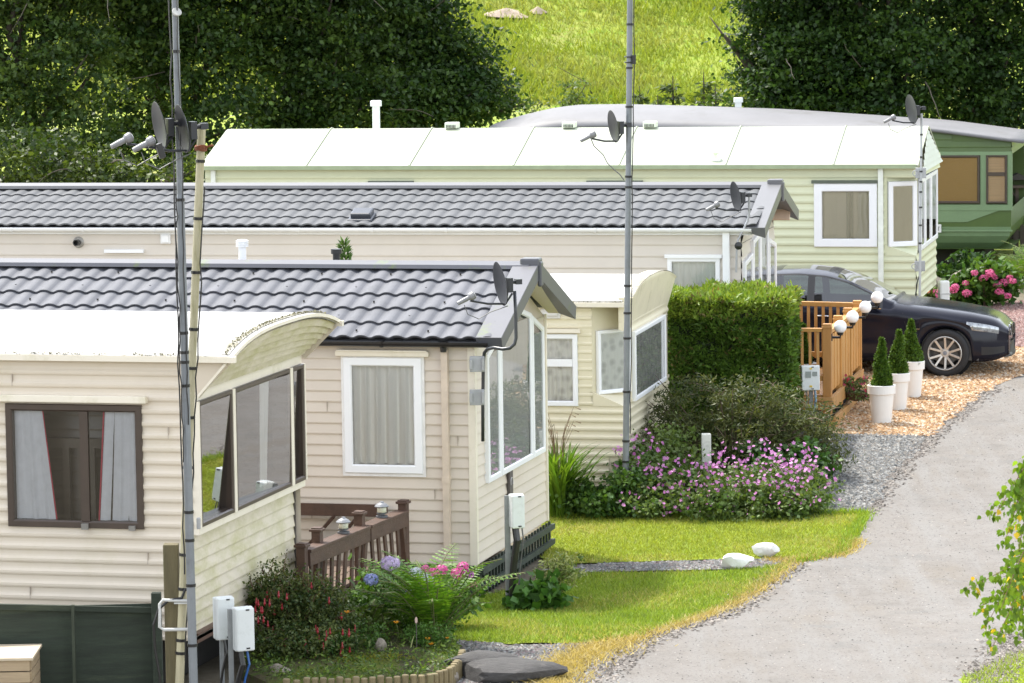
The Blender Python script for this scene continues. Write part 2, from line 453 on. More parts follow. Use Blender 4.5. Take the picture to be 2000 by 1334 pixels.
ALGAE = pm('algae_stained_cladding', (.64, .58, .46), .5, .05, 5, .05, 30, dirt=(.46, .43, .23), dscale=2.6, dlo=.42, dhi=.68, stretch=(1, 1, 2.2))
CREAM = pm('cream_cladding', (.70, .64, .47), .42, .03, 2.5, .04, 30, dirt=(.60, .55, .38), dscale=1.2, dlo=.55, dhi=.8)
LIME = pm('pale_green_cladding', (.62, .64, .44), .42, .03, 2, .04, 20)
WHITE = pm('white_upvc', (.82, .83, .84), .35, .02, 3)
OFFW = pm('cream_trim', (.76, .70, .58), .4, .03, 4, dirt=(.62, .57, .42), dscale=3)
ROOFW = pm('white_painted_roof', (.44, .435, .42), .55, .03, 2, dirt=(.35, .34, .30), dscale=1.6, dlo=.5, dhi=.85, stretch=(.5, 2.5, 1))
ROOFC = pm('cream_roof_sheet', (.345, .372, .285), .5, .02, 1, dirt=(.30, .318, .235), dscale=1.0, dlo=.48, dhi=.8, stretch=(2.5, .5, 1))
SLATE = pm('slate_grey_metal_tiles', (.106, .110, .124), .65, .12, 3, .03, 60, dirt=(.13, .132, .15), dscale=1.5, spec=.35)
SLATE2 = pm('weathered_grey_metal_tiles', (.098, .102, .108), .68, .12, 3, .03, 60, dirt=(.13, .133, .132), dscale=1.5, spec=.3)
TRIMG = pm('grey_trim_metal', (.085, .087, .10), .4, .06, 4, dirt=(.10, .13, .05), dscale=3.5, dlo=.58, dhi=.72)
BLACKP = pm('black_plastic', (.015, .015, .016), .3, .1, 8)
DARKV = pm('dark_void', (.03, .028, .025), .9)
BROWNF = pm('dark_brown_frame', (.055, .038, .028), .35, .12, 6)
GALV = pm('galvanised_steel', (.36, .37, .38), .45, .12, 9, metal=.6)
NETW = netmat('white_net_curtain', (.93, .94, .91), .93)
NETL = netmat('lace_net_curtain', (.95, .95, .90), .93, 9)
DRAPE = pm('grey_white_drape', (.70, .70, .74), .8, .06, 14)
BLIND = pm('tan_blind', (.66, .58, .40), .7, .08, 30, stretch=(1, 1, 40))
def shell_rest(mb, L, W, z0, z1, front=False):
    """rear end, far side, floor of a caravan body"""
    a = .004
    q = [(-L, 0), (-L, W), (0, W)]
    for (x0, y0), (x1, y1) in zip(q, q[1:]): mb.add([(x0, y0, z0), (x1, y1, z0), (x1, y1, z1), (x0, y0, z1)], [(0, 1, 2, 3)])
    mb.add([(-L, a, z0), (-a, a, z0), (-a, W, z0), (-L, W, z0)], [(0, 1, 2, 3)])
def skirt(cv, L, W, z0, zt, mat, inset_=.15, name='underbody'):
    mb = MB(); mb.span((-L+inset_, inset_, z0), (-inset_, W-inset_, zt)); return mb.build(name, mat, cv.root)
W0 = 3.05
# ---- nearest caravan: beige, curved white roof, brown windows
c1 = CV('static_caravan', 383, 1252, 32.4, .245, 'beige clad caravan with curved white roof, brown window frames and visor over its front bay')
zb, ze = .43, 2.80
sw = rect((-1.649, 1.374), (-.432, 2.426)); LB = 6.0
wl = MB(); clad(wl, (-LB, 0), (0, 0), zb, ze, .107, 'roll', [(lambda h: (h[0]+LB, h[1]+LB, h[2], h[3]))(hole_of(sw))])
shell_rest(wl, LB, W0, zb, ze); wl.build('wall', BEIGE1, c1.root)
fl = MB(); clad(fl, (-.06, .03), (-.06, W0-.03), zb+.03, 1.36, .107, 'lap'); fl.span((-.07, 0.02, zb), (-.05, .05, 1.3)); fl.add([(-.045, W0-.03, zb), (-3, W0-.03, zb), (-3, W0-.03, 1.36), (-.045, W0-.03, 1.36)], [(0, 1, 2, 3)]); fl.build('front_panel', ALGAE, c1.root)
sk = MB(); sk.span((-.06, 0.0, 1.33), (.05, W0, 1.39))
F1 = [(.03, .93), (1.0, 2.60), (2.68, 3.03)]
sk.span((-.05, 0, 2.46), (.035, W0, 2.56))
for a, b in ((-.0, .03), (.93, 1.0), (2.60, 2.68), (3.03, W0+.01)): sk.span((-.05, a, 1.39), (.068, b, 2.46))
sk.build('front_frame', OFFW, c1.root)
room1 = pm('brown_room', (.06, .045, .035), .8, .3, 3, stretch=(1, 1, 10))  # brown banding imitates the deck and cladding reflected in the side window
for i, (a, b) in enumerate(F1):
    cs = [dict(mat=NETW, x=(a+.06, a+.2, a+.06, a+.1))] if i == 0 else ([dict(mat=NETW, x=(b-.36, b-.06, b-.42, b-.22), per=.08)] if i == 1 else [dict(mat=DRAPE, x=(a+.14, b-.04, a+.06, a+.2))])
    window(c1, (0, 0), (0, W0), rect((a, 1.39), (b, 2.46)), BROWNF, .045, .065, True, curtains=cs, back=room1, glass=glassmat('bay_glass', boost=2.6, base=.08), depth=.8, tilt=[(.012, .065), (.06, .022), (0, .03)][i])
EDGE = pm('white_drape_red_hem', (.45, .05, .08), .8)
h = hole_of(sw); cx = (-1.649-.432)/2+LB
def sx(px): return c1.S(px, 900)[0]+LB
w_ = window(c1, (-LB, 0), (0, 0), [(q[0]+LB, q[1]) for q in sw], BROWNF, .06, .035, True,
    bars=[('v', sx(167), .075)], back=room1, depth=.55,
    curtains=[dict(mat=DRAPE, x=(sx(22), sx(82), sx(22), sx(104)), per=.11, amp=.009), dict(mat=DRAPE, x=(sx(204), sx(272), sx(190), sx(276)), per=.11, amp=.009),
              dict(mat=EDGE, x=(sx(82), sx(84), sx(104), sx(107)), dd=-.01, amp=.002), dict(mat=EDGE, x=(sx(201), sx(204), sx(187), sx(190)), dd=-.01, amp=.002)])
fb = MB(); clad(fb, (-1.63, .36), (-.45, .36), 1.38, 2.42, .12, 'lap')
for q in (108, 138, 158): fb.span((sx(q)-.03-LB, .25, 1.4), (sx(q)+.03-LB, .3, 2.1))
fb.span((-1.6, .24, 2.02), (-.5, .31, 2.1)); fb.build('mirrored_cladding', pm('mirrored_cladding_brown', (.055, .04, .03), .35), w_)  # slats and uprights modelled to imitate cladding and deck reflected in the glass
fc = MB()
for q in (167,): fc.box((sx(q)-LB, -.05, 1.39), (.06, .03, .05))
fc.box((c1.S(262, 1030)[0], -.05, 1.385), (.055, .03, .04)); fc.each('catch', pm('catch_grey', (.2, .19, .17), .4), w_)
dr = MB(); dr.span((-2.2, -.075, 2.445), (-.375, .0, 2.505)); dr.build('drip_rail', OFFW, c1.root, bevel=.006)
def r1(v): return 2.855+.16*(1-abs((v-1.525)/1.6)**3)
pr = [(-.07+(W0+.14)*i/16, r1(-.07+(W0+.14)*i/16)) for i in range(17)]
rf = arc_roof(MB(), -LB-.05, .37, pr, .045).build('roof', ROOFW, c1.root)
gt = MB(); gt.span((-LB, -.085, 2.80), (.42, -.03, 2.85)); gt.span((-LB, W0+.03, 2.80), (.42, W0+.085, 2.85))
for i in range(16):
    p, q = pr[i], pr[i+1]; gt.beam((.375, p[0], p[1]-.02), (.375, q[0], q[1]-.02), .03, .05, (1, 0, 0))
gt.build('roof_trim', OFFW, c1.root)
def moss(name, pts, parent, size=.017):
    P = np.array(pts); n = len(P); return polymesh(name, leaf_quads(P, size*(.5+rng.random(n)), .8, .5), 4, leafcols(n, (.12, .115, .07), (.30, .28, .19), .25), leafmat('moss_bits', .05, .9), parent)
MP = []
for i in range(26):
    uu = random.uniform(-5, .3); w_2 = random.uniform(.05, .35)
    MP += [(uu+random.gauss(0, w_2), -.055+random.gauss(0, .012), 2.853+random.random()*.012) for _ in range(45)]
for i in range(700): v = -.05+2.9*random.random(); MP.append((.325+random.gauss(0, .016), v, r1(v)+.006+random.random()*.006))
STRIP = pm('grimy_roof_edge', (.24, .225, .165), .9, .3, 14, .3, 60, dirt=(.44, .43, .40), dscale=5, dlo=.45, dhi=.62)
def edge_strip(f, u, wd, v0, v1, parent, k=30):
    m = MB(); V = []
    for i in range(k+1): v = v0+(v1-v0)*i/k; e = .012*math.sin(7*i)+.008*math.sin(17*i); V += [(u-wd/2-e, v, f(v)+.005), (u+wd/2, v, f(v)+.006)]
    return m.add(V, [(2*i, 2*i+1, 2*i+3, 2*i+2) for i in range(k)]).build('stained_edge', STRIP, parent)
edge_strip(r1, .325, .07, -.05, 3.05, rf)
moss('moss_line', MP, rf)
# visor: cheeks and leaning fascia under the arch
vs = MB(); n = 12
low = [(.045, W0*i/n, 2.555) for i in range(n+1)]; top = [(.36, W0*i/n, r1(W0*i/n)-.05) for i in range(n+1)]
rows = 6; V = []
for j in range(rows+1):
    for i in range(n+1):
        g = j/rows; p = Vector(low[i]).lerp(Vector(top[i]), g); V.append(p); 
for j in range(rows):
    k = len(vs.v); strip = []
    for i in range(n+1):
        g0, g1 = j/rows, (j+1)/rows
        a = Vector(low[i]).lerp(Vector(top[i]), g0)+Vector((.026, 0, -.006)); b = Vector(low[i]).lerp(Vector(top[i]), g1)+Vector((.0, 0, 0)); c = Vector(low[i]).lerp(Vector(top[i]), g1)+Vector((.026, 0, -.006))
        strip += [a, b, c]
    vs.add(strip, [(3*i, 3*i+3, 3*i+4, 3*i+1) for i in range(n)]+[(3*i+1, 3*i+4, 3*i+5, 3*i+2) for i in range(n)])
vis = vs.build('visor', ALGAE, c1.root)
ck = MB()
for v in (-.012, W0-.0):
    ck.prism([(-.02, v, 2.55), (.07, v, 2.50), (.375, v, 2.80), (.0, v, 2.81)], (0, .024, 0))
ck.each('cheek', BEIGE1, vis)
ce = MB(); ce.beam((.075, -.02, 2.505), (.33, -.02, 2.79), .02, .075, (0, 1, 0)); ce.build('cheek_edge', OFFW, vis)
bb = MB()
for k, (z0_, z1_) in enumerate(((.40, .43), (.47, .485))): bb.span((-.05, .04, z0_), (.0+.01*k, W0-.14, z1_))
bb.build('base_trim', pm('brown_trim', (.12, .07, .05), .5), c1.root)
skirt(c1, LB, W0, 0, zb-.01, DARKV, .35)
# ---- second caravan: beige, slate-grey tiled roof
c2 = CV('static_caravan', 925, 1105, 37.94, .24, 'beige clad caravan with dark grey tiled roof and white framed windows beside the brown decking')
c2.X, c2.Y = -.39, 37.94; c2.o = Vector((-.39, 37.94, 0)); c2.root.location = c2.o
LB = 9.0; zb, ze, zr = .16, 2.36, 2.96
sw = rect((-1.309, 1.061), (-.511, 2.21))
wl = MB(); clad(wl, (-LB, 0), (0, 0), zb, ze, .107, 'lap', [(hole_of(sw)[0]+LB, hole_of(sw)[1]+LB, *hole_of(sw)[2:])], zoff=.16)
clad(wl, (0, 0), (0, W0), zb, ze-.02, .107, 'lap', zoff=.16)
shell_rest(wl, LB, W0, zb, ze)
wl.add([(.006, 0, ze-.02), (.006, W0, ze-.02), (.006, W0/2, zr)], [(0, 1, 2)]); wl.add([(-LB, 0, ze), (-LB, W0, ze), (-LB, W0/2, zr)], [(0, 1, 2)])
wl.build('wall', BEIGE, c2.root)
m = MB(); m.span((-.075, W0-.05, .43), (-.04, W0-.02, 1.34)); m.build('corner_trim', pm('dark_corner', (.08, .07, .06), .6), c1.root)
ct = MB(); ct.span((-.045, -.028, zb), (.028, .04, ze)); ct.span((.0, W0-.03, zb), (.03, W0+.02, ze)); ct.each('corner_trim', OFFW, c2.root)
window(c2, (-LB, 0), (0, 0), [(q[0]+LB, q[1]) for q in sw], WHITE, .085, .045, True, back=pm('room_grey', (.30, .32, .30), .8),
       curtains=[dict(mat=NETW, x=(LB-1.26, LB-.56), per=.13, amp=.030)], depth=.6)
wf = MB(); q = rect((-1.335, 1.03), (-.485, 2.235)); 
wf.span((q[0][0], -.03, 1.03), (q[1][0], -.012, 1.075)); wf.span((q[0][0], -.03, 2.2), (q[1][0], -.012, 2.235)); wf.span((q[0][0], -.03, 1.075), (-1.3, -.012, 2.2)); wf.span((-.52, -.03, 1.075), (q[1][0], -.012, 2.2))
wf.build('window_surround', pm('white_surround', (.76, .75, .73), .4), c2.root)
dr = MB(); dr.span((-1.385, -.07, 2.225), (-.43, -.01, 2.275)); dr.span((-1.37, -.085, 2.27), (-.445, -.01, 2.29)); dr.build('drip_rail', OFFW, c2.root, bevel=.006)
FW = [[(.40, .92), (.93, .92), (.93, 2.37), (.40, 2.20)], [(.95, .92), (2.30, .92), (2.30, 2.44), (1.525, 2.60), (.95, 2.45)], [(2.33, .92), (2.86, .92), (2.86, 2.24), (2.33, 2.42)]]
for i, p in enumerate(FW):
    xs = [a[0] for a in p]
    cs = [[dict(mat=NETW, x=(xs[0]+.07, xs[1]-.07), z=(.98, 2.2), per=.1)], [dict(mat=NETW, x=(1.05, 2.2), z=(.98, 2.4), per=.16)], [dict(mat=NETW, x=(2.4, 2.78), z=(.98, 2.2))]][i]
    window(c2, (0, 0), (0, W0), p, WHITE, .062, .05, False, curtains=cs, back=pm('room_green_grey', (.20, .22, .20), .8), glass=glassmat('front_glass', boost=1.6, base=.06))
rf = MB(); wave_roof(rf, -LB-.1, .22, -.10, ze+.04, W0/2, zr, 5)
rf.add([(-LB-.1, W0/2, zr+.02), (.22, W0/2, zr+.02), (.22, W0+.1, ze+.06), (-LB-.1, W0+.1, ze+.06)], [(0, 1, 2, 3)])
rf.add([(-LB-.1, -.1, ze+.0), (.22, -.1, ze+.0), (.22, W0/2, zr-.04), (-LB-.1, W0/2, zr-.04)], [(0, 1, 2, 3)])
roof2 = rf.build('roof', SLATE, c2.root, smooth=False)
def ridge_and_verge(cv, roof, L, ze, zr, ou, mat, cap=True):
    m = MB(); a = W0/2
    m.prism([(-L-.1, a-.13, zr+.012), (-L-.1, a-.11, zr+.05), (-L-.1, a, zr+.085), (-L-.1, a+.11, zr+.05), (-L-.1, a+.13, zr+.0)], (L+.1+ou-.03, 0, 0)); m.build('ridge_cap', mat, roof)
    for s in (0, 1):
        m = MB(); v0, v1 = (-.12, a) if s == 0 else (W0+.12, a); d = Vector((0, v1-v0, zr-ze)).normalized()
        p0 = Vector((0, v0, ze+.02)); p1 = Vector((0, v1, zr+.05))
        nrm = Vector((0, -d.z, d.y)) if s == 0 else Vector((0, d.z, -d.y))
        if nrm.z < 0: nrm = -nrm
        x0, x1 = ou-.2, ou+.06
        m.add([p0+nrm*.055+Vector((x0, 0, 0)), p0+nrm*.055+Vector((x1, 0, 0)), p1+nrm*.03+Vector((x1, 0, 0)), p1+nrm*.03+Vector((x0, 0, 0)),
               p0-nrm*.0+Vector((x0, 0, 0)), p0-nrm*.09+Vector((x1, 0, 0)), p1-nrm*.13+Vector((x1, 0, 0)), p1-nrm*.0+Vector((x0, 0, 0))],
              [(0, 1, 2, 3), (1, 5, 6, 2), (0, 4, 5, 1), (3, 2, 6, 7), (4, 7, 6, 5), (0, 3, 7, 4)]); m.build('bargeboard', mat, roof, bevel=.004)
    m = MB(); m.box((ou-.03, a, zr+.075), (.2, .17, .09)); m.box((ou+.065, a, zr-.045), (.045, .11, .26)); m.build('finial', mat, roof, bevel=.02)
ridge_and_verge(c2, roof2, LB, ze, zr, .27, TRIMG)
sf = MB(); sf.add([(.03, -.1, ze), (.26, -.1, ze), (.26, W0/2, zr-.06), (.03, W0/2, zr-.06)], [(0, 1, 2, 3)]); sf.add([(.03, W0+.1, ze), (.26, W0+.1, ze), (.26, W0/2, zr-.06), (.03, W0/2, zr-.06)], [(0, 1, 2, 3)]); sf.build('soffit', BEIGE, roof2)
sc_ = MB()
for r in range(5):
    for k in range(24):
        if (k+r) % 2: continue
        u = -8.5+k*.366+.09*(r % 2); g = (r+.35)/5
        if u > 0: continue
        sc_.box((u, -.1+(W0/2+.1)*g, ze+.04+(zr-ze-.04)*g+.035), (.016, .016, .02))
sc_.build('fixing_screw', BLACKP, roof2)
def gutter(cv, L, ou, z, mat, r=.05, v=-.13):
    m = MB(); pr = [(r*math.cos(PI+PI*i/8), r*math.sin(PI+PI*i/8)) for i in range(9)]; ins = [(q[0]*.85, q[1]*.85) for q in pr[::-1]]
    m.prism([(-L, v+a, z+b) for a, b in pr+ins], (L+ou, 0, 0)); g = m.build('gutter', mat, cv.root)
    k = MB(); x = -.9
    while x > -L:
        k.prism([(x, v+a*1.25, z+b*1.25+.004) for a, b in pr], (.03, 0, 0)); x -= .98
    k.build('gutter_bracket', mat, g); return g
gutter(c2, LB, .2, ze+.02, BLACKP)
dp = MB(); dp.span((-.30, -.085, zb-.06), (-.235, -.018, ze-.06)); dp.span((-.305, -.09, .98), (-.23, -.016, 1.04)); dpo = dp.build('downpipe', pm('beige_pipe', (.60, .50, .40), .4), c2.root)
d2 = MB(); d2.lathe([(.03, 0), (.032, .04), (.05, .06), (.05, .10)], 12, Matrix.Translation((-.268, -.1, ze-.08))); d2.build('gutter_outlet', BLACKP, dpo)
bd = MB(); bd.span((.02, 1.28, .52), (.045, 1.42, .93)); bd = bd.build('access_board', pm('brown_board', (.09, .075, .07), .6), c2.root)
em = MB(); em.tube([(.049, 1.35+.045*math.cos(a), .80+.05*math.sin(a)) for a in [PI*(-.15+1.3*k/12) for k in range(13)]], .006, 6); em.build('horseshoe_emblem', pm('pale_metal', (.45, .43, .42), .4), bd)
c2l = MB()
GD = pm('dark_green_timber', (.022, .034, .022), .7, .3, 12, .2, 60, dirt=(.06, .08, .05), dscale=4)
for z in (.09, -.07): c2l.span((.05, -.02, z-.025), (.085, W0+.06, z+.03))
i = 0.02
while i < W0: c2l.span((.03, i, -.17), (.05, i+.04, .15)); i += .13
c2l.span((-.10, -.06, -.17), (.05, .03, .155)); c2l.build('lattice_skirt', GD, c2.root)
skirt(c2, LB, W0, -.15, zb-.01, DARKV, .5)
def joints(cv, L, pts, pitch, zoff, mat=pm('joint_line', (.42, .365, .30), .8)):  # vertical panel joints, drawn a little darker than the cladding
    m = MB()
    for px, py in pts:
        u, z = cv.S(px, py); k = math.floor((z-zoff)/pitch); m.span((u-.0025, -.021, zoff+k*pitch+.006), (u+.0025, -.004, zoff+(k+1)*pitch-.002))
    m.each('panel_joint', mat, cv.root)
joints(c1, 6, ((25, 745), (290, 1100), (60, 1150), (330, 850)), .107, 0); joints(c2, 9, ((640, 800), (850, 960), (610, 1010), (895, 860)), .107, .16)
# ---- third caravan: cream, white curved roof, bay corner
c3 = CV('static_caravan', 1220, 900, 44, .205, 'cream clad caravan with white curved roof and peaked visor, standing behind the tall grey mast')
LB = 7.5; zb, ze = .08, 2.20; BX, BV = .36, .42
w0 = rect((-1.32, .998), (-.527, 1.824))
wl = MB(); H = hole_of(w0)
clad(wl, (-LB, 0), (0, 0), .42, 1.0, .098, 'roll', zoff=.03); clad(wl, (-LB, 0), (-BX, 0), 1.0, ze, .098, 'roll', [(H[0]+LB, H[1]+LB, H[2], H[3])], zoff=.03)
clad(wl, (-LB, .0), (-.18, .0), zb, .42, .098, 'roll', zoff=.03)
wl.add([(-.18, .003, zb), (-.0, .003, .42), (-.18, .003, .42)], [(0, 1, 2)])
clad(wl, (0, 0), (0, W0), .42, 1.0, .098, 'roll', zoff=.03); wl.add([(-.2, 0, zb), (-.2, W0, zb), (0, W0, .42), (0, 0, .42)], [(0, 1, 2, 3)])
clad(wl, (0, BV), (0, W0), 1.76, 2.0, .098, 'soft', zoff=.03)
shell_rest(wl, LB, W0, zb, ze); wl.build('wall', CREAM, c3.root)
bs = MB(); bs.add([(-BX, -.012, 1.0), (.012, -.012, 1.0), (.012, BV, 1.0), (-BX-.03, -.012, 1.17), (.012, BV+.05, 1.10)], [(0, 1, 3), (1, 2, 4), (1, 4, 3)]); bs.span((-.03, BV, 1.0), (.02, W0, 1.03))
bs.span((-BX-.16, -.012, 1.03), (-BX, .0, 1.95)); bs.span((-.03, BV-.02, 1.03), (.014, BV+.06, 1.9)); bs.build('bay_sill', CREAM, c3.root)
window(c3, (-LB, 0), (0, 0), [(q[0]+LB, q[1]) for q in w0], WHITE, .06, .035, True, bars=[('h', 1.495, .085)], curtains=[dict(mat=NETL, x=(LB-1.27, LB-.58), per=.06)], back=pm('room_grey', (.30, .32, .30), .8))
window(c3, (-BX, 0), (0, BV), rect((.05, 1.13), (.53, 1.86)), WHITE, .045, .035, False, curtains=[dict(mat=NETL, x=(.09, .49), per=.05)], back=pm('room_grey', (.30, .32, .30), .8))
cor = MB(); cor.add([(-BX, .0, 1.0), (.0, BV, 1.0), (0, BV, ze), (-BX, 0, ze)], [(0, 1, 2, 3)]); cor.build('bay_panel', CREAM, c3.root, fix=False)
window(c3, (0, 0), (0, W0), rect((BV+.08, 1.0), (W0-.4, 1.80)), WHITE, .055, .055, False, bars=[('v', W0-.62, .05)], curtains=[dict(mat=NETL, x=(.6, 2.5), z=(1.05, 1.75), per=.2)], back=pm('room_pale_blue', (.30, .34, .35), .8), glass=glassmat('front_glass'))
dr = MB(); dr.span((-1.5, -.06, 1.84), (-.49, 0, 1.885)); dr.build('drip_rail', OFFW, c3.root)
vb = MB(); vb.span((-.95, -.04, 2.0), (-.72, 0, 2.11)); vb.span((-.92, -.055, 2.03), (-.75, -.03, 2.08)); vb.build('vent_box', pm('grey_vent', (.62, .60, .56), .5), c3.root, bevel=.01)
def r3(v): return 2.205+.15*(1-abs((v-1.525)/1.6)**2.6)-.02*v/3
pr = [(-.06+(W0+.12)*i/16, r3(-.06+(W0+.12)*i/16)) for i in range(17)]
r3o = arc_roof(MB(), -LB, .0, pr, .04).build('roof', ROOFW, c3.root)
vr = MB(); n = 14; V = []
for i in range(n+1):
    v = -.02+(W0+.04)*i/n; zt = r3(v)+.025+.02*math.sin(PI*min(1, i/n))
    V += [(.0, v, 1.86), (.10+.02*math.sin(PI*i/n), v, zt-.03), (.12, v, zt), (-.05, v, zt+.005), (-.05, v, 1.88)]
vr.add(V, [(5*i+a, 5*i+5+a, 5*i+5+(a+1) % 5, 5*i+(a+1) % 5) for i in range(n) for a in range(5)]+[(0, 1, 2, 3, 4), (5*n, 5*n+1, 5*n+2, 5*n+3, 5*n+4)])
vr.build('visor', pm('cream_visor', (.72, .66, .49), .45, .05, 5, dirt=(.5, .45, .3), dscale=4, dlo=.55, dhi=.75), c3.root)
gt = MB(); gt.span((-LB, -.1, 2.14), (.02, -.04, 2.19)); gt.each('gutter', OFFW, c3.root)
moss('moss_line', [(random.uniform(-3.6, 0), -.07+random.gauss(0, .012), 2.193+random.random()*.01) for _ in range(700)], r3o, .015); edge_strip(lambda v: r3(v)+.027+.02*math.sin(PI*max(0, v)/W0), .085, .06, .0, 2.9, r3o)
skirt(c3, LB, W0, -.15, zb+.0, DARKV, .4)
# ---- fourth caravan: long grey tiled roof, white gutter
c4 = CV('static_caravan', 1447, 480, 49.5, .205, 'long beige caravan with light grey tiled roof and white gutter, behind the green hedge')
LB = 12.0; zb, ze, zr = .55, 2.56, 3.03
w0 = rect((-.95, 1.25), (-.268, 2.24)); H = hole_of(w0)
wl = MB(); clad(wl, (-LB, 0), (0, 0), zb, ze, .15, 'lap', [(H[0]+LB, H[1]+LB, H[2], H[3])], zoff=.6)
clad(wl, (0, 0), (0, W0), zb, 2.42, .15, 'lap', zoff=.6); shell_rest(wl, LB, W0, zb, ze)
wl.add([(.006, 0, 2.42), (.006, W0, 2.42), (.006, W0/2, zr)], [(0, 1, 2)]); wl.add([(-LB, 0, ze), (-LB, W0, ze), (-LB, W0/2, zr)], [(0, 1, 2)])
wl.build('wall', pm('pinkish_beige_cladding', (.60, .55, .485), .45, .03, 2.5), c4.root)
tp = MB(); tp.box((.14, W0-.35, 2.60), (.26, .04, .14), Matrix.Rotation(-.35, 3, 'X')); tp.build('gable_board', pm('peach_board', (.66, .5, .38), .6), c4.root)
window(c4, (-LB, 0), (0, 0), [(q[0]+LB, q[1]) for q in w0], WHITE, .06, .035, True, curtains=[dict(mat=NETW, x=(LB-.9, LB-.3), per=.1)], back=pm('room_blue_grey', (.14, .17, .18), .8))
dr = MB(); dr.span((-.98, -.06, 2.235), (-.24, 0, 2.28)); dr.build('drip_rail', WHITE, c4.root)
for a, b, zt in ((.05, .75, 2.18), (.8, 1.45, 2.40), (1.47, 2.2, 2.45), (2.28, 2.95, 2.2)):
    window(c4, (0, 0), (0, W0), [(a, .7), (b, .7), (b, zt+(.0 if a > 2 else .06)), (a, zt+(.12 if a > 2 else 0))], WHITE, .07, .045, False, curtains=[dict(mat=NETW, x=(a+.1, b-.1), z=(.76, 2.1))], back=pm('room_grey', (.30, .32, .30), .8), glass=glassmat('front_glass'))
rf = MB(); wave_roof(rf, -LB-.1, .22, -.10, ze+.09, W0/2, zr, 5, amp=.020, step=.018)
rf.add([(-LB-.1, W0/2, zr+.02), (.22, W0/2, zr+.02), (.22, W0+.1, ze+.06), (-LB-.1, W0+.1, ze+.06)], [(0, 1, 2, 3)])
rf.add([(-LB-.1, -.1, ze+.04), (.22, -.1, ze+.04), (.22, W0/2, zr-.04), (-LB-.1, W0/2, zr-.04)], [(0, 1, 2, 3)])
roof4 = rf.build('roof', SLATE2, c4.root)
ridge_and_verge(c4, roof4, LB, ze, zr, .27, pm('grey_trim_plain', (.12, .12, .125), .4, .05, 4))
gutter(c4, LB, .16, ze+.06, WHITE)
fa = MB(); fa.span((-LB, -.04, ze-.03), (.15, -.02, ze+.06)); fa.build('fascia', WHITE, c4.root)
dp = MB(); p = c4.S(1420, 500)[0]; dp.span((p-.045, -.1, .5), (p+.045, -.02, ze+.03)); dp.build('downpipe', WHITE, c4.root, bevel=.008)
vb = MB(); p = c4.hit(325, 466); vb.box((p.x, -.03, p.z), (.135, .05, .13)); vb.box((p.x, -.06, p.z), (.1, .02, .1)); vb.build('vent_box', WHITE, c4.root, bevel=.008)
dr = MB(); p = c4.hit(244, 490); dr.box((p.x, -.03, p.z), (.54, .06, .045)); dr.build('drip_rail', WHITE, c4.root)
fl = MB(); p = c4.hit(154, 473); M = Matrix.Translation((p.x, 0, p.z))@Matrix.Rotation(PI/2, 4, 'X')
fl.lathe([(.075, .0), (.075, .02), (.06, .03), (.045, .03)], 20, M); fo = fl.build('flue_plate', pm('flue_grey', (.35, .34, .32), .4, metal=.4), c4.root, smooth=False)
fl = MB(); fl.lathe([(.04, .03), (.042, .13), (.03, .13), (.028, .04), (.0, .04)], 16, M); fl.build('flue_outlet', BLACKP, fo)
skirt(c4, LB, W0, .0, zb, DARKV, .2)
# ---- fifth caravan: pale green walls, cream sheet roof
c5 = CV('static_caravan', 1788, 320, 57, .205, 'long pale green caravan with smooth cream roof, behind the dark car')
LB = 10.81; zb, ze, zr = .95, 2.99, 3.48
w0 = rect((-1.495, 1.762), (-.562, 2.698)); H = hole_of(w0)
wl = MB(); clad(wl, (-LB, 0), (-.0, 0), zb, 1.64, .125, 'soft', zoff=.02); clad(wl, (-LB, 0), (-.44, 0), 1.64, ze, .125, 'soft', [(H[0]+LB, H[1]+LB, H[2], H[3])], zoff=.02)
clad(wl, (-.44, .0), (.0, .0), 2.78, ze, .125, 'soft', zoff=.02)
clad(wl, (0, 0), (0, W0), zb, 1.64, .125, 'soft', zoff=.02); clad(wl, (0, 0), (.06, W0), 2.76, ze, .1, 'soft', zoff=.02)
shell_rest(wl, LB, W0, zb, ze); wl.add([(-LB, 0, ze), (-LB, W0, ze), (-LB, W0/2, zr)], [(0, 1, 2)])
wl.build('wall', LIME, c5.root)
gb = MB(); n = 7
for j in range(n):
    g0, g1 = j/n, (j+1)/n
    a = lambda g, e: [(.10-.08*g+e, W0/2-(W0/2+.02)*(1-g), ze-.14+(zr-ze+.1)*g), (.10-.08*g+e, W0/2+(W0/2+.02)*(1-g), ze-.14+(zr-ze+.1)*g)]
    A_, B_, C_ = a(g0, .016), a(g1, .0), a(g1, .016)
    gb.add(A_+B_+C_, [(0, 1, 3, 2), (2, 3, 5, 4)])
gb.build('gable', pm('pale_grey_gable', (.58, .62, .56), .5, .06, 6), c5.root)
bs = MB(); bs.add([(-.44, -.01, 1.78), (-.0, .3, 1.72), (.012, -.012, 1.63), (-.44, -.012, 1.63)], [(0, 3, 2), (0, 2, 1)]); bs.span((-.46, -.012, 1.64), (-.42, .0, 2.78)); bs.add([(-.44, 0, 1.64), (0, .3, 1.64), (0, .3, 2.8), (-.44, 0, 2.8)], [(0, 1, 2, 3)]); bs.build('bay_panel', LIME, c5.root, fix=False)
window(c5, (-LB, 0), (0, 0), [(q[0]+LB, q[1]) for q in w0], WHITE, .12, .045, True, curtains=[dict(mat=BLIND, x=(LB-1.38, LB-.68), per=.3, amp=.004), dict(mat=netmat('cream_net', (.6, .55, .38), .7), x=(LB-1.02, LB-.92), dd=-.02)], back=pm('room_tan', (.2, .17, .1), .8))
window(c5, (-.44, 0), (0, .3), rect((.03, 1.76), (.5, 2.72)), WHITE, .075, .04, False, curtains=[dict(mat=BLIND, x=(.1, .43), amp=.002)], back=MATS['room_tan'])
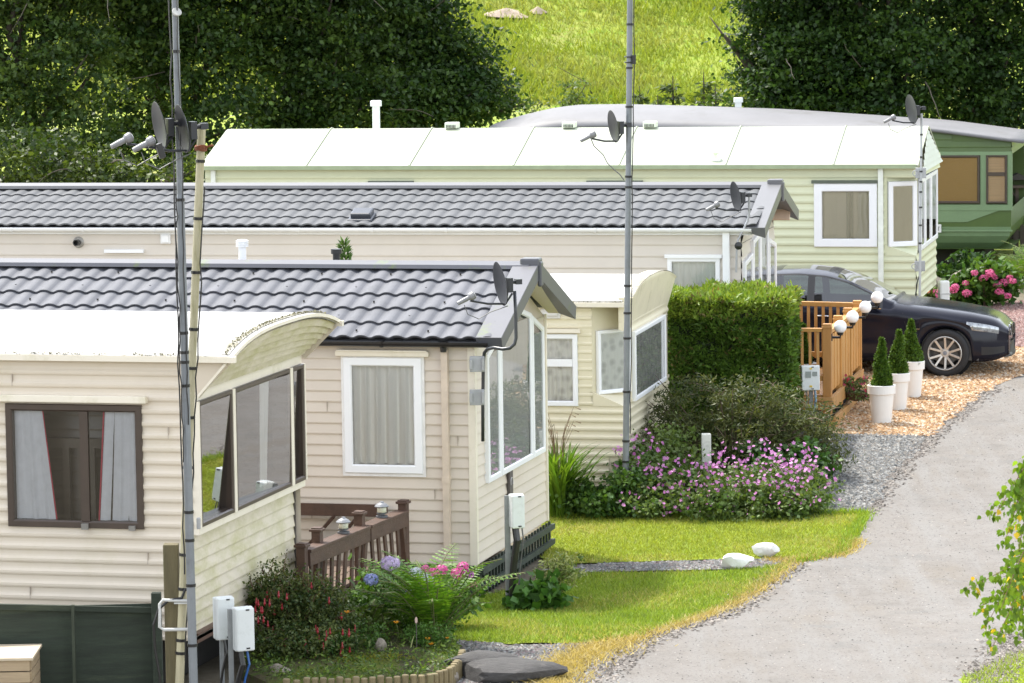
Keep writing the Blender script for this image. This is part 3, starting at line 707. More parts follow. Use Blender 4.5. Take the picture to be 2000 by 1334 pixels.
for a, b in ((.35, .95), (1.0, 1.85), (1.9, 2.85)):
    window(c5, (0, 0), (0, W0), rect((a, 1.68), (b, 2.74)), WHITE, .07, .045, False, curtains=[dict(mat=NETW, x=(a+.1, b-.1))], back=pm('room_grey', (.30, .32, .30), .8), glass=glassmat('front_glass'))
dr = MB(); dr.span((-1.53, -.06, 2.70), (-.53, 0, 2.745)); dr.span((-4.9, -.06, 2.70), (-4.05, 0, 2.745)); dr.span((-8.25, -.06, 2.70), (-7.55, 0, 2.745)); dr.each('drip_rail', pm('dark_drip', (.09, .11, .08), .5), c5.root)
pr = [(-.1, ze-.02), (.05, ze+.03), (.8, ze+.265), (1.42, ze+.46), (1.525, zr-.015), (1.63, ze+.46), (2.25, ze+.265), (3.0, ze+.03), (3.15, ze-.02)]
r5 = MB(); arc_roof(r5, -LB-.06, .05, pr, .03)
roof5 = r5.build('roof', ROOFC, c5.root)
sm = MB()
for u in (-9.2, -7.6, -6.0, -4.4, -2.8, -1.2):
    for p, q in zip(pr, pr[1:]): sm.beam((u, p[0], p[1]+.004), (u, q[0], q[1]+.004), .03, .016, (1, 0, 0))
sm.each('roof_seam', ROOFC, roof5)
gt = MB(); gt.span((-LB-.05, -.14, ze-.07), (.02, -.09, ze-.01)); gt.build('gutter', pm('sage_gutter', (.30, .36, .22), .5), c5.root)
dp = MB(); dp.span((-.545, -.07, zb-.1), (-.47, -.02, ze-.04)); p = c5.S(418, 330)[0]; dp.span((p-.035, -.07, zb), (p+.035, -.02, ze-.04)); dp.each('downpipe', pm('white_pipe', (.74, .77, .7), .4), c5.root)
def roof_px(cv, px, py, roof):   # point on a ridge roof, by marching along the view ray
    d = ray(px, py); C = Vector((0, 0, CH)); t = cv.Y-1
    while t < cv.Y+5:
        P = C+d*t; r = P-cv.o; v = r.dot(cv.v)
        for a, b in zip(roof, roof[1:]):
            if a[0] <= v <= b[0] and P.z <= a[1]+(b[1]-a[1])*(v-a[0])/(b[0]-a[0]): return Vector((r.dot(cv.u), v, P.z))
        t += .01
    return Vector((r.dot(cv.u), 1.5, roof[len(roof)//2][1]))
rv = MB(); p = roof_px(c4, 707, 428, [(-.1, 2.65), (1.525, 3.06)])
rv.box(p+Vector((0, 0, .02)), (.33, .3, .05), Matrix.Rotation(.28, 3, 'X')); rv.box(p+Vector((0, .02, .075)), (.27, .24, .08), Matrix.Rotation(.28, 3, 'X')); rv.build('roof_vent', pm('dark_vent', (.035, .04, .05), .25), roof4, bevel=.02)
for x in (940, 1170, 1327):
    p = roof_px(c5, x, 248, pr); q = MB(); q.box(p+Vector((0, 0, .045)), (.20, .2, .09))
    o = q.build('roof_vent', pm('vent_cream', (.70, .76, .62), .5), roof5, bevel=.012)
    q = MB()
    for k in range(7): q.box(p+Vector((-.066+.022*k, -.1, .03)), (.011, .012, .045))
    q.build('grille', DARKV, o)
p = c5.hit(735, 240, True, 2.1); q = MB(); q.lathe([(.06, -.35), (.06, .27)], 16, Matrix.Translation(p)); q.lathe([(.09, .26), (.09, .34), (.075, .35)], 16, Matrix.Translation(p)); q.build('flue', pm('white_flue', (.72, .76, .74), .4), roof5, smooth=False)
p = roof_px(c5, 1397, 312, pr); q = MB(); q.lathe([(.10, -.02), (.09, .02), (.03, .03), (.03, .08), (.075, .10), (.06, .14), (0, .14)], 14, Matrix.Translation(p)); q.build('roof_cowl', pm('vent_cream'  , (.7, .76, .62)), roof5)
skirt(c5, LB, W0, .2, zb, DARKV, .35)
# ---- sixth caravan: old green one with bowed roof
c6 = CV('vintage_caravan', 1975, 400, 66, .205, 'old green caravan with bowed grey roof and amber window blinds, rightmost of the big ones')
GRN = pm('mid_green_paint', (.062, .108, .022), .4, .08, 3); GRL = pm('sage_green_paint', (.165, .25, .13), .45, .08, 3)
LB = 9.4
def r6(u):
    K = [(-9.45, 2.88), (-9.2, 3.03), (-8.7, 3.17), (-8.2, 3.28), (-7.8, 3.33), (-7.0, 3.335), (-5.8, 3.30), (-4.3, 3.24), (-2.5, 3.15), (-1.2, 3.06), (-.4, 2.97), (.22, 2.90)]
    return float(np.interp(u, [k[0] for k in K], [k[1] for k in K]))
off6 = lambda u: float(np.interp(u, [-4, -1.6, .2], [.10, .04, -.02]))
nu = 40; nv = 10; V = []; us = [-9.45+(9.45+.22)*i/nu for i in range(nu+1)]
for u in us:
    for j in range(nv+1):
        v = -.12+(W0+.24)*j/nv; V.append((u, v, r6(u)-float(np.interp(u, [-9, -4, -1.6, .2], [.30, .28, .05, .03]))*abs((v-1.525)/1.645)**2.2+off6(u)))
m = MB(); m.add(V, [(i*(nv+1)+j, i*(nv+1)+j+1, (i+1)*(nv+1)+j+1, (i+1)*(nv+1)+j) for i in range(nu) for j in range(nv)])
roof6 = m.build('roof', pm('grey_roof_felt', (.16, .16, .168), .6, .08, 1.5, dirt=(.12, .118, .115), dscale=1.2), c6.root, smooth=True)
mo = roof6.modifiers.new('thick', 'SOLIDIFY'); mo.thickness = .05
wl = MB(); body = [(1.0, .25), (1.1, .12), (1.22, .03), (1.38, 0), (1.70, 0)]
for j in range(len(body)-1):
    (z0, o0), (z1, o1) = body[j], body[j+1]; wl.add([(-LB, o0, z0), (-o0, o0, z0), (-o1, o1, z1), (-LB, o1, z1)], [(0, 1, 2, 3)]); wl.add([(-o0, o0, z0), (-o0, W0-o0, z0), (-o1, W0-o1, z1), (-o1, o1, z1)], [(0, 1, 2, 3)])
clad(wl, (-LB, 0), (-1.0, 0), 2.62, 2.96, .13, 'lap'); clad(wl, (-1.0, 0), (0, 0), 2.62, 2.83, .13, 'lap'); clad(wl, (0, 0), (0, W0), 2.62, 2.83, .13, 'lap')
shell_rest(wl, LB, W0, 1.0, 2.8); uu = [-LB+.05+(LB-.06)*i/30 for i in range(31)]; wt = lambda u: max(2.6, r6(u)+off6(u)-.32+.24*min(1, max(0, (u+3.2)/1.2)))
for p, q in zip(uu, uu[1:]): wl.add([(p, .006, 2.4), (q, .006, 2.4), (q, .006, wt(q)), (p, .006, wt(p))], [(0, 1, 2, 3)]); wl.add([(p, W0-.01, 2.4), (q, W0-.01, 2.4), (q, W0-.01, wt(q)), (p, W0-.01, wt(p))], [(0, 1, 2, 3)])
wl.add([(-LB, .003, 1.7), (-.5, .003, 1.7), (-.5, .003, 2.7), (-LB, .003, 2.7)], [(0, 1, 2, 3)]); wl.build('wall', GRN, c6.root)
m = MB(); m.span((-LB, -.03, 1.66), (.02, .02, 1.76)); m.span((-LB, -.02, 1.30), (.02, .0, 1.33)); m.span((-.52, -.025, 1.76), (-.42, .02, 2.64)); m.span((-.06, -.025, 1.76), (.02, .04, 2.64)); m.span((-LB, -.028, 2.60), (.02, .02, 2.66))
m.add([(-1.6, -.02, 1.66), (-.2, -.02, 1.66), (-.75, -.012, 1.46), (-1.6, -.012, 1.46)], [(0, 1, 2, 3)])
for j in range(3):
    (z0, o0), (z1, o1) = body[j], body[j+1]; m.add([(-LB, o0-.004, z0), (-o0, o0-.004, z0), (-o1, o1-.004, z1), (-LB, o1-.004, z1)], [(0, 1, 2, 3)])
m.build('trim_band', GRL, c6.root)
AMB = pm('amber_blind', (.36, .20, .05), .7, .12, 30, stretch=(.2, .2, 6)); AMB2 = pm('tan_slat_blind', (.52, .33, .18), .7, .2, 12, stretch=(.1, .1, 9))
window(c6, (-LB, 0), (0, 0), rect((LB-1.95, 1.78), (LB-.53, 2.60)), BROWNF, .04, .03, False, back=AMB, glass=glassmat('old_glass', boost=.8, base=0))
window(c6, (-LB, 0), (0, 0), rect((LB-.42, 1.78), (LB-.07, 2.60)), BROWNF, .035, .03, False, bars=[('h', 2.28, .06)], back=AMB2, glass=glassmat('old_glass'))
for x, y in ((1190, 236), (1400, 232)):
    p = c6.hit(x, y, True, .7); q = MB(); q.box(p, (.6, .4, .09)); q.build('skylight', pm('dirty_skylight', (.6, .6, .56), .5, .1, 8, dirt=(.3, .27, .2), dscale=6), roof6, bevel=.03)
p = c6.hit(1442, 222, True, 1.9); q = MB(); q.lathe([(.06, -.3), (.06, .22)], 14, Matrix.Translation(p)); q.lathe([(.085, .20), (.085, .28), (.07, .285)], 14, Matrix.Translation(p)); q.build('flue', MATS['white_flue'], roof6)
p = c6.hit(1829, 446); q = MB(); q.box((p.x, -.03, p.z), (.17, .015, .14)); np_ = q.build('number_plate', pm('plate_white', (.7, .7, .68), .5), c6.root, bevel=.004)
q = MB(); q.box((p.x-.02, -.039, p.z), (.012, .004, .06)); q.box((p.x-.035, -.039, p.z-.01), (.035, .004, .012)); q.box((p.x+.03, -.039, p.z+.025), (.045, .004, .012)); q.box((p.x+.035, -.039, p.z-.01), (.012, .004, .055)); q.each('numeral', DARKV, np_)
skirt(c6, LB, W0, .4, 1.1, DARKV, .5)
# ---- small pale caravan at the right edge, further back
P = atY(1979, 370, 71)
c7 = empty('touring_caravan', (P.x, 71, hgt(0, 71)), -.205, 'pale grey caravan with brown roof line, half hidden at the far right', 'caravan')
g = hgt(0, 71); pz = lambda y: atY(1985, y, 71).z-g
m = MB(); clad(m, (0, 0), (3.2, 0), .35, pz(310), .3, 'soft'); m.add([(0, 0, .35), (0, 2.4, .35), (0, 2.4, pz(300)), (0, 0, pz(300))], [(0, 1, 2, 3)]); m.add([(3.2, 0, .35), (3.2, 2.4, .35), (3.2, 2.4, pz(300)), (3.2, 0, pz(300))], [(0, 1, 2, 3)]); m.add([(0, 2.4, .35), (3.2, 2.4, .35), (3.2, 2.4, pz(300)), (0, 2.4, pz(300))], [(0, 1, 2, 3)]); m.build('wall', pm('pale_grey_wall', (.55, .55, .55), .5, .04, 3), c7)
m = MB(); m.span((-.06, -.06, pz(309)), (3.26, 2.46, pz(300))); m.build('roof_trim', pm('brown_band', (.22, .14, .1), .5), c7)
m = MB(); m.prism([(-.08, -.08, pz(299)), (-.08, .4, pz(291)), (-.08, 2.0, pz(291)), (-.08, 2.48, pz(299))], (3.4, 0, 0)); m.build('roof', pm('pale_roof', (.7, .7, .7), .5), c7)
m = MB(); m.span((.3, .3, 0), (2.9, 2.1, .345)); m.build('underbody', DARKV, c7)
# ------------------------------------------------------------------ ground, road, lawns
def groundmat(name, stops, scale, bump, fine=None, finec=None, big=None, bigc=None, bigr=(.5, .65), finescale=60, tracks=None):
    m, nt, out = newmat(name); b = nn(nt, 'ShaderNodeBsdfPrincipled'); b.inputs['Roughness'].default_value = .95; b.inputs['Specular IOR Level'].default_value = .15
    n1 = noise(nt, scale, 8, .7); r = ramp(nt, n1.outputs['Fac'], stops); c = r.outputs[0]
    if big:
        n2 = noise(nt, big, 5, .65, stretch=(1.6, .6, 1)); f = ramp(nt, n2.outputs['Fac'], [(bigr[0], (0, 0, 0)), (bigr[1], (1, 1, 1))]); c = mixc(nt, f.outputs[0], c, bigc)
    if tracks:   # long worn bands along the drive and small repaired spots
        tc = nn(nt, 'ShaderNodeTexCoord'); mp = nn(nt, 'ShaderNodeMapping'); mp.inputs['Rotation'].default_value = (0, 0, .42); mp.inputs['Scale'].default_value = (2.2, .22, 1); nt.links.new(tc.outputs['Object'], mp.inputs[0])
        n4 = nn(nt, 'ShaderNodeTexNoise'); n4.inputs['Scale'].default_value = 1.1; n4.inputs['Detail'].default_value = 6; n4.inputs['Roughness'].default_value = .7; nt.links.new(mp.outputs[0], n4.inputs['Vector'])
        f = ramp(nt, n4.outputs['Fac'], [(.46, (0, 0, 0)), (.62, (1, 1, 1))]); c = mixc(nt, f.outputs[0], c, tracks[0])
        n5 = noise(nt, .9, 9, .8); f = ramp(nt, n5.outputs['Fac'], [(.56, (0, 0, 0)), (.64, (1, 1, 1))]); c = mixc(nt, f.outputs[0], c, tracks[1])
    if fine:
        n3 = noise(nt, finescale, 3, .8); f = ramp(nt, n3.outputs['Fac'], [(fine[0], (0, 0, 0)), (fine[1], (1, 1, 1))]); c = mixc(nt, f.outputs[0], c, finec)
    nt.links.new(c, b.inputs['Base Color'])
    nb = noise(nt, scale*5, 8, .75); bp = nn(nt, 'ShaderNodeBump'); bp.inputs['Strength'].default_value = bump; bp.inputs['Distance'].default_value = .03
    nt.links.new(nb.outputs['Fac'], bp.inputs['Height']); nt.links.new(bp.outputs[0], b.inputs['Normal'])
    nt.links.new(b.outputs[0], out.inputs[0]); return m
bm = bmesh.new()
ys = [-30, 0, 20, 35, 37, 43, 46, 60, 80, 105]; xs = [-90, -30, -8, 0, 8, 30, 90]
gv = [[bm.verts.new((x, y, hgt(x, y)-.012)) for x in xs] for y in ys]
for j in range(len(ys)-1):
    for i in range(len(xs)-1): bm.faces.new((gv[j][i], gv[j][i+1], gv[j+1][i+1], gv[j+1][i]))
me = bpy.data.meshes.new('ground'); bm.to_mesh(me); bm.free()
setp(link('ground', me, groundmat('ground_earth', [(.3, (.10, .085, .06)), (.7, (.17, .15, .11))], 3, .5)), kind='structure')
FIELD = groundmat('field_grass', [(.28, (.19, .26, .035)), (.5, (.24, .29, .048)), (.72, (.29, .30, .068))], .55, .4, (.5, .62), (.16, .25, .025), .25, (.25, .25, .08), (.55, .72), 3.2)
bm = bmesh.new(); ys = np.linspace(105, 175, 29); xs = np.linspace(-60, 60, 31)
gv = [[bm.verts.new((x, y, hgt(x, y)+(0 if y < 106 else .25*math.sin(x*.35+y*.2)*math.sin(y*.3)))) for x in xs] for y in ys]
for j in range(len(ys)-1):
    for i in range(len(xs)-1): bm.faces.new((gv[j][i], gv[j][i+1], gv[j+1][i+1], gv[j+1][i]))
me = bpy.data.meshes.new('hill'); bm.to_mesh(me); bm.free(); me.polygons.foreach_set('use_smooth', [True]*len(me.polygons))
setp(link('hill', me, FIELD), kind='structure')
sheet('meadow', [(-60, 66), (60, 66), (60, 104.9), (-60, 104.9)], .0, FIELD, pixel=False)
ROAD = groundmat('worn_road', [(.3, (.15, .14, .128)), (.5, (.185, .172, .158)), (.72, (.205, .195, .182))], 2.2, .35, (.57, .66), (.10, .092, .085), .8, (.175, .157, .135), (.5, .72), 30, tracks=((.197, .189, .178), (.166, .160, .151)))
road_px = [(1165, 1334), (1215, 1290), (1255, 1258), (1320, 1232), (1400, 1205), (1450, 1180), (1500, 1140), (1548, 1102), (1600, 1092), (1648, 1080), (1682, 1040), (1695, 1005), (1715, 965), (1750, 920), (1800, 868), (1832, 838), (1880, 795), (1945, 752), (2005, 728)]
rw = [G(*p) for p in road_px]
poly = [(p.x, p.y) for p in rw]+[(9.5, 55.5), (14, 58), (16, 54), (11, 47), (7.6, 40), (5.2, 34.2), (3.9, 31.5), (3.4, 28), (-1.5, 27), (-.3, 31)]
road, road_poly = sheet('road', poly, .004, ROAD, pixel=False, jitter=.03)
LAWN = groundmat('lawn_soil', [(.3, (.18, .24, .03)), (.7, (.27, .31, .05))], 2.5, .6, (.55, .7), (.27, .29, .05), .7, (.15, .25, .02), (.45, .7), 20)
lawnA = [(1060, 1000), (1150, 985), (1300, 980), (1450, 980), (1540, 1001), (1560, 1003), (1640, 999), (1692, 1004), (1680, 1035), (1640, 1080), (1600, 1090), (1540, 1091), (1300, 1096), (1130, 1101), (1075, 1108), (1060, 1090)]
lawnB = [(1075, 1127), (1130, 1121), (1300, 1119), (1420, 1116), (1500, 1109), (1548, 1101), (1520, 1128), (1470, 1160), (1400, 1192), (1320, 1222), (1250, 1243), (1150, 1256), (1000, 1258), (880, 1252), (860, 1230), (930, 1170), (1000, 1150)]
_, pA = sheet('lawn', lawnA, .006, LAWN, jitter=.03); _, pB = sheet('lawn', lawnB, .006, LAWN, jitter=.03)
_, pC = sheet('lawn', [(3.75, 32.4), (4.15, 33.15), (4.7, 34.2), (5.3, 36), (9, 42), (12, 36), (8, 28), (3.2, 28)], .006, LAWN, pixel=False, jitter=.03)
GRV = groundmat('grey_gravel', [(.3, (.13, .13, .125)), (.7, (.22, .22, .21))], 14, .9, (.5, .6), (.08, .085, .085), .9, (.18, .16, .135), (.55, .75), 45)
_, pG = sheet('grey_gravel', [(1585, 852), (1700, 848), (1815, 852), (1790, 885), (1740, 932), (1700, 1000), (1640, 1000), (1500, 1004), (1500, 940), (1560, 880)], .008, GRV, jitter=.05)
_, pP = sheet('gravel_path', [(1060, 1112), (1130, 1103), (1300, 1097), (1540, 1091), (1560, 1100), (1500, 1110), (1300, 1115), (1130, 1118), (1060, 1124)], .004, GRV, jitter=.03)
_, pQ = sheet('gravel_path', [(860, 1250), (1000, 1259), (1150, 1258), (1215, 1262), (1165, 1340), (850, 1345)], .003, groundmat('pale_gravel', [(.3, (.19, .185, .17)), (.7, (.30, .29, .27))], 14, .9, (.5, .6), (.2, .19, .18), finescale=45), jitter=.05)
ORG = groundmat('orange_chippings', [(.3, (.24, .14, .07)), (.7, (.40, .27, .155))], 16, .9, (.52, .62), (.45, .36, .25), .8, (.30, .19, .10), (.5, .75), 40)
_, pO = sheet('orange_gravel', [(1600, 849), (1500, 790), (1500, 700), (1560, 680), (2060, 678), (2010, 728), (1945, 754), (1880, 797), (1840, 836), (1815, 853), (1700, 849)], .009, ORG, jitter=.06)
_, pR = sheet('red_gravel', [(1900, 679), (1900, 604), (1960, 590), (2060, 588), (2060, 679)], .011, groundmat('red_chippings', [(.3, (.20, .115, .105)), (.7, (.31, .21, .19))], 16, .9, (.5, .6), (.34, .26, .23), finescale=40), jitter=.05)
_, pD = sheet('verge_soil', [(3.35, 30.5), (3.7, 32.0), (4.1, 33.0), (4.7, 34.2), (4.8, 34.1), (4.25, 33.05), (3.8, 32.2), (3.5, 30.5)], .012, groundmat('verge_earth', [(.3, (.12, .10, .08)), (.7, (.25, .21, .17))], 9, .9), pixel=False, jitter=.05)
GRASS = leafmat('grass_blades', .35, .6, (1.2, 1.15, .5))
STONEM = leafmat('loose_stone', 0.0, .9)
def stuff(o, name, label, cat='grass'): o.name = name; return setp(o, label, cat, None, 'stuff')
stuff(blades('lawn_grass', sample_poly(pA, 46000), .032, .006, (.22, .29, .032), (.34, .37, .06), GRASS, .6, patch=((.34, .33, .09), (.44, .40, .15))), 'lawn_grass', 'short bright grass of the upper lawn beside the pink flowers')
P = sample_poly(pB, 46000)
stuff(blades('lawn_grass', P, .036, .006, (.16, .26, .028), (.28, .35, .05), GRASS, .6, patch=((.30, .31, .07), (.40, .38, .13))), 'lawn_grass', 'short green grass of the lower lawn in front of the gravel strip')
stuff(blades('lawn_grass', sample_poly(pC, 90000), .05, .006, (.20, .30, .03), (.32, .38, .05), GRASS, .6), 'lawn_grass', 'bright grass on the far side of the road, lower right corner')
# dry yellow grass along the lawn edges
def edge_pts(pxs, n, wd):
    Wp = [G(*p) for p in pxs]; seg = [(b-a).length for a, b in zip(Wp, Wp[1:])]; tot = sum(seg); out = []
    for _ in range(n):
        d = random.random()*tot
        for (a, b), L in zip(zip(Wp, Wp[1:]), seg):
            if d <= L: p = a.lerp(b, d/L); break
            d -= L
        q = random.gauss(0, 1); out.append((p.x+q*wd*1.2, p.y+random.gauss(0, 1)*wd*1.6))
    return np.array(out)
E1 = edge_pts([(1552, 1098), (1470, 1160), (1400, 1196), (1320, 1226), (1255, 1246), (1180, 1262), (1110, 1290), (1070, 1340)], 4300, .05)
E2 = edge_pts([(1225, 1255), (1150, 1275), (1100, 1305), (1080, 1340)], 4200, .12)
E3 = edge_pts([(1500, 1096), (1545, 1096), (1640, 1084), (1672, 1056)], 1500, .05)
stuff(blades('dry_grass', np.vstack([E1, E2, E3]), .04, .006, (.36, .27, .075), (.52, .43, .19), GRASS, 1.0, .004), 'dry_grass', 'dry yellow grass along the ragged edge of the lawn and road')
E4 = edge_pts([(1692, 1004), (1640, 1082), (1548, 1100)], 1800, .035); E5 = edge_pts([(1060, 1012), (1300, 1008), (1692, 1003)], 2500, .03)
stuff(blades('edge_grass', np.vstack([E4, E5, edge_pts([(1090, 1108), (1110, 1108)], 60, .05)]), .06, .006, (.15, .28, .02), (.29, .36, .045), GRASS, .6), 'edge_grass', 'longer tufts of green grass along the lawn borders')
greys = np.array([(.15, .15, .145), (.22, .22, .215), (.11, .115, .115), (.27, .265, .25), (.18, .165, .145)])
stuff(pebbles('grey_stones', sample_poly(pG, 9000), .022, greys, STONEM, dz=.008), 'grey_stones', 'loose grey chippings of the parking patch beside the road', 'gravel')
stuff(pebbles('grey_stones', np.vstack([sample_poly(pP, 2600), sample_poly(pQ, 6000)]), .018, np.vstack([greys, [(.19, .15, .15)]]), STONEM, dz=.004), 'path_stones', 'small grey and mauve stones of the garden paths', 'gravel')
oranges = np.array([(.36, .22, .11), (.42, .29, .17), (.48, .37, .26), (.30, .175, .085), (.40, .26, .145), (.50, .43, .34), (.24, .14, .075)])
stuff(pebbles('orange_chips', sample_poly(pO, 26000), .026, oranges, STONEM, dz=.009), 'orange_chips', 'pale orange stone chippings around the parked car', 'gravel')
stuff(pebbles('red_chips', sample_poly(pR, 9000), .024, np.array([(.27, .17, .15), (.34, .25, .23), (.21, .125, .115)]), STONEM, dz=.011), 'red_chips', 'reddish stone chippings by the pink hydrangea', 'gravel')
P = sample_poly(road_poly, 16000)
stuff(pebbles('road_grit', P, .0085, np.array([(.17, .16, .145), (.26, .25, .235), (.10, .095, .09), (.30, .27, .24)]), STONEM, dz=.004), 'road_grit', 'loose grit scattered over the worn grey road', 'gravel')
P = edge_pts([(1165, 1334), (1255, 1260), (1400, 1205), (1548, 1102)], 2600, .07); P2 = edge_pts([(1700, 1000), (1750, 925), (1832, 840), (1945, 755)], 1800, .07); P3 = edge_pts([(1985, 1240), (1960, 1290), (1930, 1340)], 1500, .10)
stuff(pebbles('road_grit', np.vstack([P, P2, P3]), .02, np.array([(.15, .13, .115), (.22, .2, .18), (.09, .08, .07), (.28, .25, .22)]), STONEM, dz=.006), 'verge_grit', 'loose stones and dirt gathered along the road edges', 'gravel')
# field grass tufts
n = 90000; P = np.column_stack([rng.uniform(-14, 10, n), rng.uniform(105.5, 122, n)])
tone = np.sin(P[:, 0]*.9+1.3*np.sin(P[:, 1]*.5))+np.sin(P[:, 1]*1.4+P[:, 0]*.6)
zf = hz(P)+np.where(P[:, 1] < 106, 0, .25*np.sin(P[:, 0]*.35+P[:, 1]*.2)*np.sin(P[:, 1]*.3))
for sel, a, b, nm, lb in ((tone > .2, (.23, .28, .048), (.31, .33, .08), 'field_grass', 'straw tinted tufts of tall grass on the hillside'), (tone <= .2, (.20, .27, .03), (.29, .33, .05), 'field_grass', 'fresh green tufts of tall grass on the hillside')):
    stuff(blades('field_grass', P[sel], .22, .03, a, b, GRASS, .45, -.03, .12, z=zf[sel]), 'field_grass', lb)
P = np.column_stack([rng.uniform(-10, 8, 260), rng.uniform(106, 118, 260)]); zf = hz(P)+.25*np.sin(P[:, 0]*.35+P[:, 1]*.2)*np.sin(P[:, 1]*.3)
for px, py, w in ((990, 22, .75), (1050, 16, .3)):
    d = ray(px, py); y = 106
    while CH+d.z*y/d.y > hgt(0, y)+.1: y += .1
    q = d*(y/d.y); hz_ = lambda x, yy: hgt(x, yy)+.25*math.sin(x*.35+yy*.2)*math.sin(yy*.3)+.20; m = MB(); ring = [(q.x+w*.75*math.cos(a)*(1+.3*math.sin(3*a+px)), y+w*.55*math.sin(a)*(1+.25*math.cos(2*a))) for a in [2*PI*k/20 for k in range(20)]]
    m.add([(q.x, y, hz_(q.x, y)+.06)]+[(x, yy, hz_(x, yy)-.12) for x, yy in ring], [(0, k+1, (k+1) % 20+1) for k in range(20)]); o = m.build('bare_patch', pm('pinkish_bare_earth', (.38, .30, .24), .9, .25, 6, .5, 14)); setp(o, None, None, None, 'structure')
# ------------------------------------------------------------------ trees
BARK = pm('tree_bark', (.075, .06, .045), .9, .3, 9, .6, 20); LEAF = leafmat('tree_leaves', .38, .45)
def tree(name, base, blobs, ncl, m, size, c1, c2, label, cat='tree', group=None, h=6, twigs=10, tr=.16, mat=None, spread=.21, shell=.35, up=.6, flat=.3):
    t = empty(name, base, 0, label, cat, group); B = Vector(base)
    bl = [((Vector(b[0])-B), b[1]) for b in blobs]
    P, ids, cl = clumps([(tuple(b[0]), b[1]) for b in bl], ncl, m, size, spread=spread, shell=shell, flat=flat)
    tone = rng.random((len(cl), 1))**1.5; c = (np.array(c1)*(1-tone)+np.array(c2)*tone)[ids]; c = np.clip(c*(1+.2*rng.normal(size=(len(P), 1))), .004, 1)
    polymesh('crown', leaf_quads(P, size*(.6+.7*rng.random(len(P))), .62, up, .25), 4, c, mat or LEAF, t)
    mb = MB(); top = Vector((0, 0, h)); k = 6
    mb.tube([Vector((random.uniform(-.1, .1)*i, random.uniform(-.1, .1)*i, h*i/k)) if i else Vector((0, 0, -.1)) for i in range(k+1)], [tr*(1-.13*i) for i in range(k+1)], 9)
    for b in bl:
        c = b[0]; s = Vector((0, 0, max(.3, min(h*.9, c.z*.55)))); mid = s.lerp(c, .5)+Vector((random.uniform(-.2, .2), random.uniform(-.2, .2), random.uniform(-.1, .3)))
        mb.tube([s, mid, c, c+(c-mid)*.5], [tr*.45, tr*.3, tr*.18, .008], 6)
    tb = MB()
    for _ in range(twigs):
        b = random.choice(bl); d = Vector((random.uniform(-1, 1), random.uniform(-1.2, .1), random.uniform(-.6, .7))).normalized(); c = b[0]+Vector([d[i]*b[1][i]*.75 for i in range(3)])
        pts = [c]; dd = d.copy()
        for i in range(5): dd = (dd+Vector((random.uniform(-.4, .4), random.uniform(-.3, .3), random.uniform(-.4, .25)))).normalized(); pts.append(pts[-1]+dd*b[1][0]*.2)
        tb.tube(pts, [.015, .012, .010, .008, .006, .003], 5)
    tb.each('twig', pm('pale_bare_twigs', (.13, .11, .085), .8, .3, 9), t); mb.build('trunk', BARK, t, smooth=True); return t
def bpx(L): return [(tuple(atY(x, y, Y)), (r, r*.9, r*rz)) for x, y, Y, r, rz in L]
DK, LT = (.024, .055, .012), (.085, .140, .026)
def top(x0, x1, Y, n=4, z=6.6): return [((x0+(x1-x0)*i/(n-1)-0, Y, z+.6*math.sin(i*2)), (1.5, 1.4, 1.3)) for i in range(n)]
def gz(x, y): return (x, y, hgt(x, y))
X = lambda px, Y: atY(px, 667, Y).x
tree('broadleaf_tree', gz(X(60, 68), 68), bpx([(30, 60, 68, 1.2, .9), (140, 150, 67, 1.1, .9), (20, 230, 67, 1.1, .8), (150, 290, 66, .9, .8), (-90, 160, 68, 1.2, 1), (230, 60, 69, 1.1, .9), (90, 340, 66, .9, .7)])+top(-10.5, -7, 68), 1500, 36, .108, DK, (.105, .16, .032), 'dark leafy tree filling the top left corner, with pale green sprays', group='trees along the foot of the hill', h=5, twigs=6)
tree('broadleaf_tree', gz(X(330, 70), 70), bpx([(300, 40, 70, 1.2, .9), (400, 130, 69, 1.1, .9), (290, 200, 69, 1.0, .9), (430, 260, 68, .9, .9), (330, 20, 69, 1.1, .9), (480, 50, 70, 1.1, .9), (250, 300, 68, .7, .7), (460, 330, 68, .7, .7)])+top(-7.5, -4.5, 70), 1500, 36, .108, DK, LT, 'dark leafy tree with bare grey twigs behind the twin satellite dishes', group='trees along the foot of the hill', h=5, twigs=8)
tree('broadleaf_tree', gz(X(590, 71), 71), bpx([(560, 50, 71, 1.2, .9), (650, 150, 70, 1.1, .9), (560, 180, 70, 1.1, .9), (640, 30, 70, 1.1, .9), (720, 60, 71, 1.0, .9), (540, 240, 70, .8, .7), (690, 220, 70, .9, .7), (590, 300, 71, .8, .6)])+top(-5, -2.5, 71), 1500, 36, .108, DK, LT, 'dark leafy tree with bare twigs behind the left end of the cream roof', group='trees along the foot of the hill', h=5, twigs=9)
tree('broadleaf_tree', gz(X(820, 72), 72), bpx([(760, 110, 72, 1.0, 1), (800, 200, 71, 1.0, .8), (880, 130, 72, .85, .9), (900, 200, 71.5, .85, .7), (800, 40, 72, .75, .9), (930, 160, 72, .45, .7), (960, 200, 72, .45, .5), (862, 60, 72, .3, .8), (985, 215, 72, .25, .3), (862, 15, 72, .25, .5)])+[((-2.6, 72, 6.4), (1.3, 1.3, 1.2)), ((-2.0, 72.5, 6.3), (.8, 1, 1))], 1350, 36, .104, (.018, .048, .011), (.062, .112, .021), 'broad dark tree whose right edge stands out against the bright hillside', group='trees along the foot of the hill', h=5, twigs=6)
tree('understorey_bush', gz(X(190, 63), 63), bpx([(60, 320, 63, 1.0, .6), (180, 330, 63, .8, .5), (300, 345, 63, .5, .4), (390, 330, 64, .5, .6)]), 200, 30, .10, (.02, .042, .008), (.08, .115, .02), 'yellowish green bush low under the dark trees, left of the cream roof', 'bush', h=1.2, twigs=6, tr=.06)
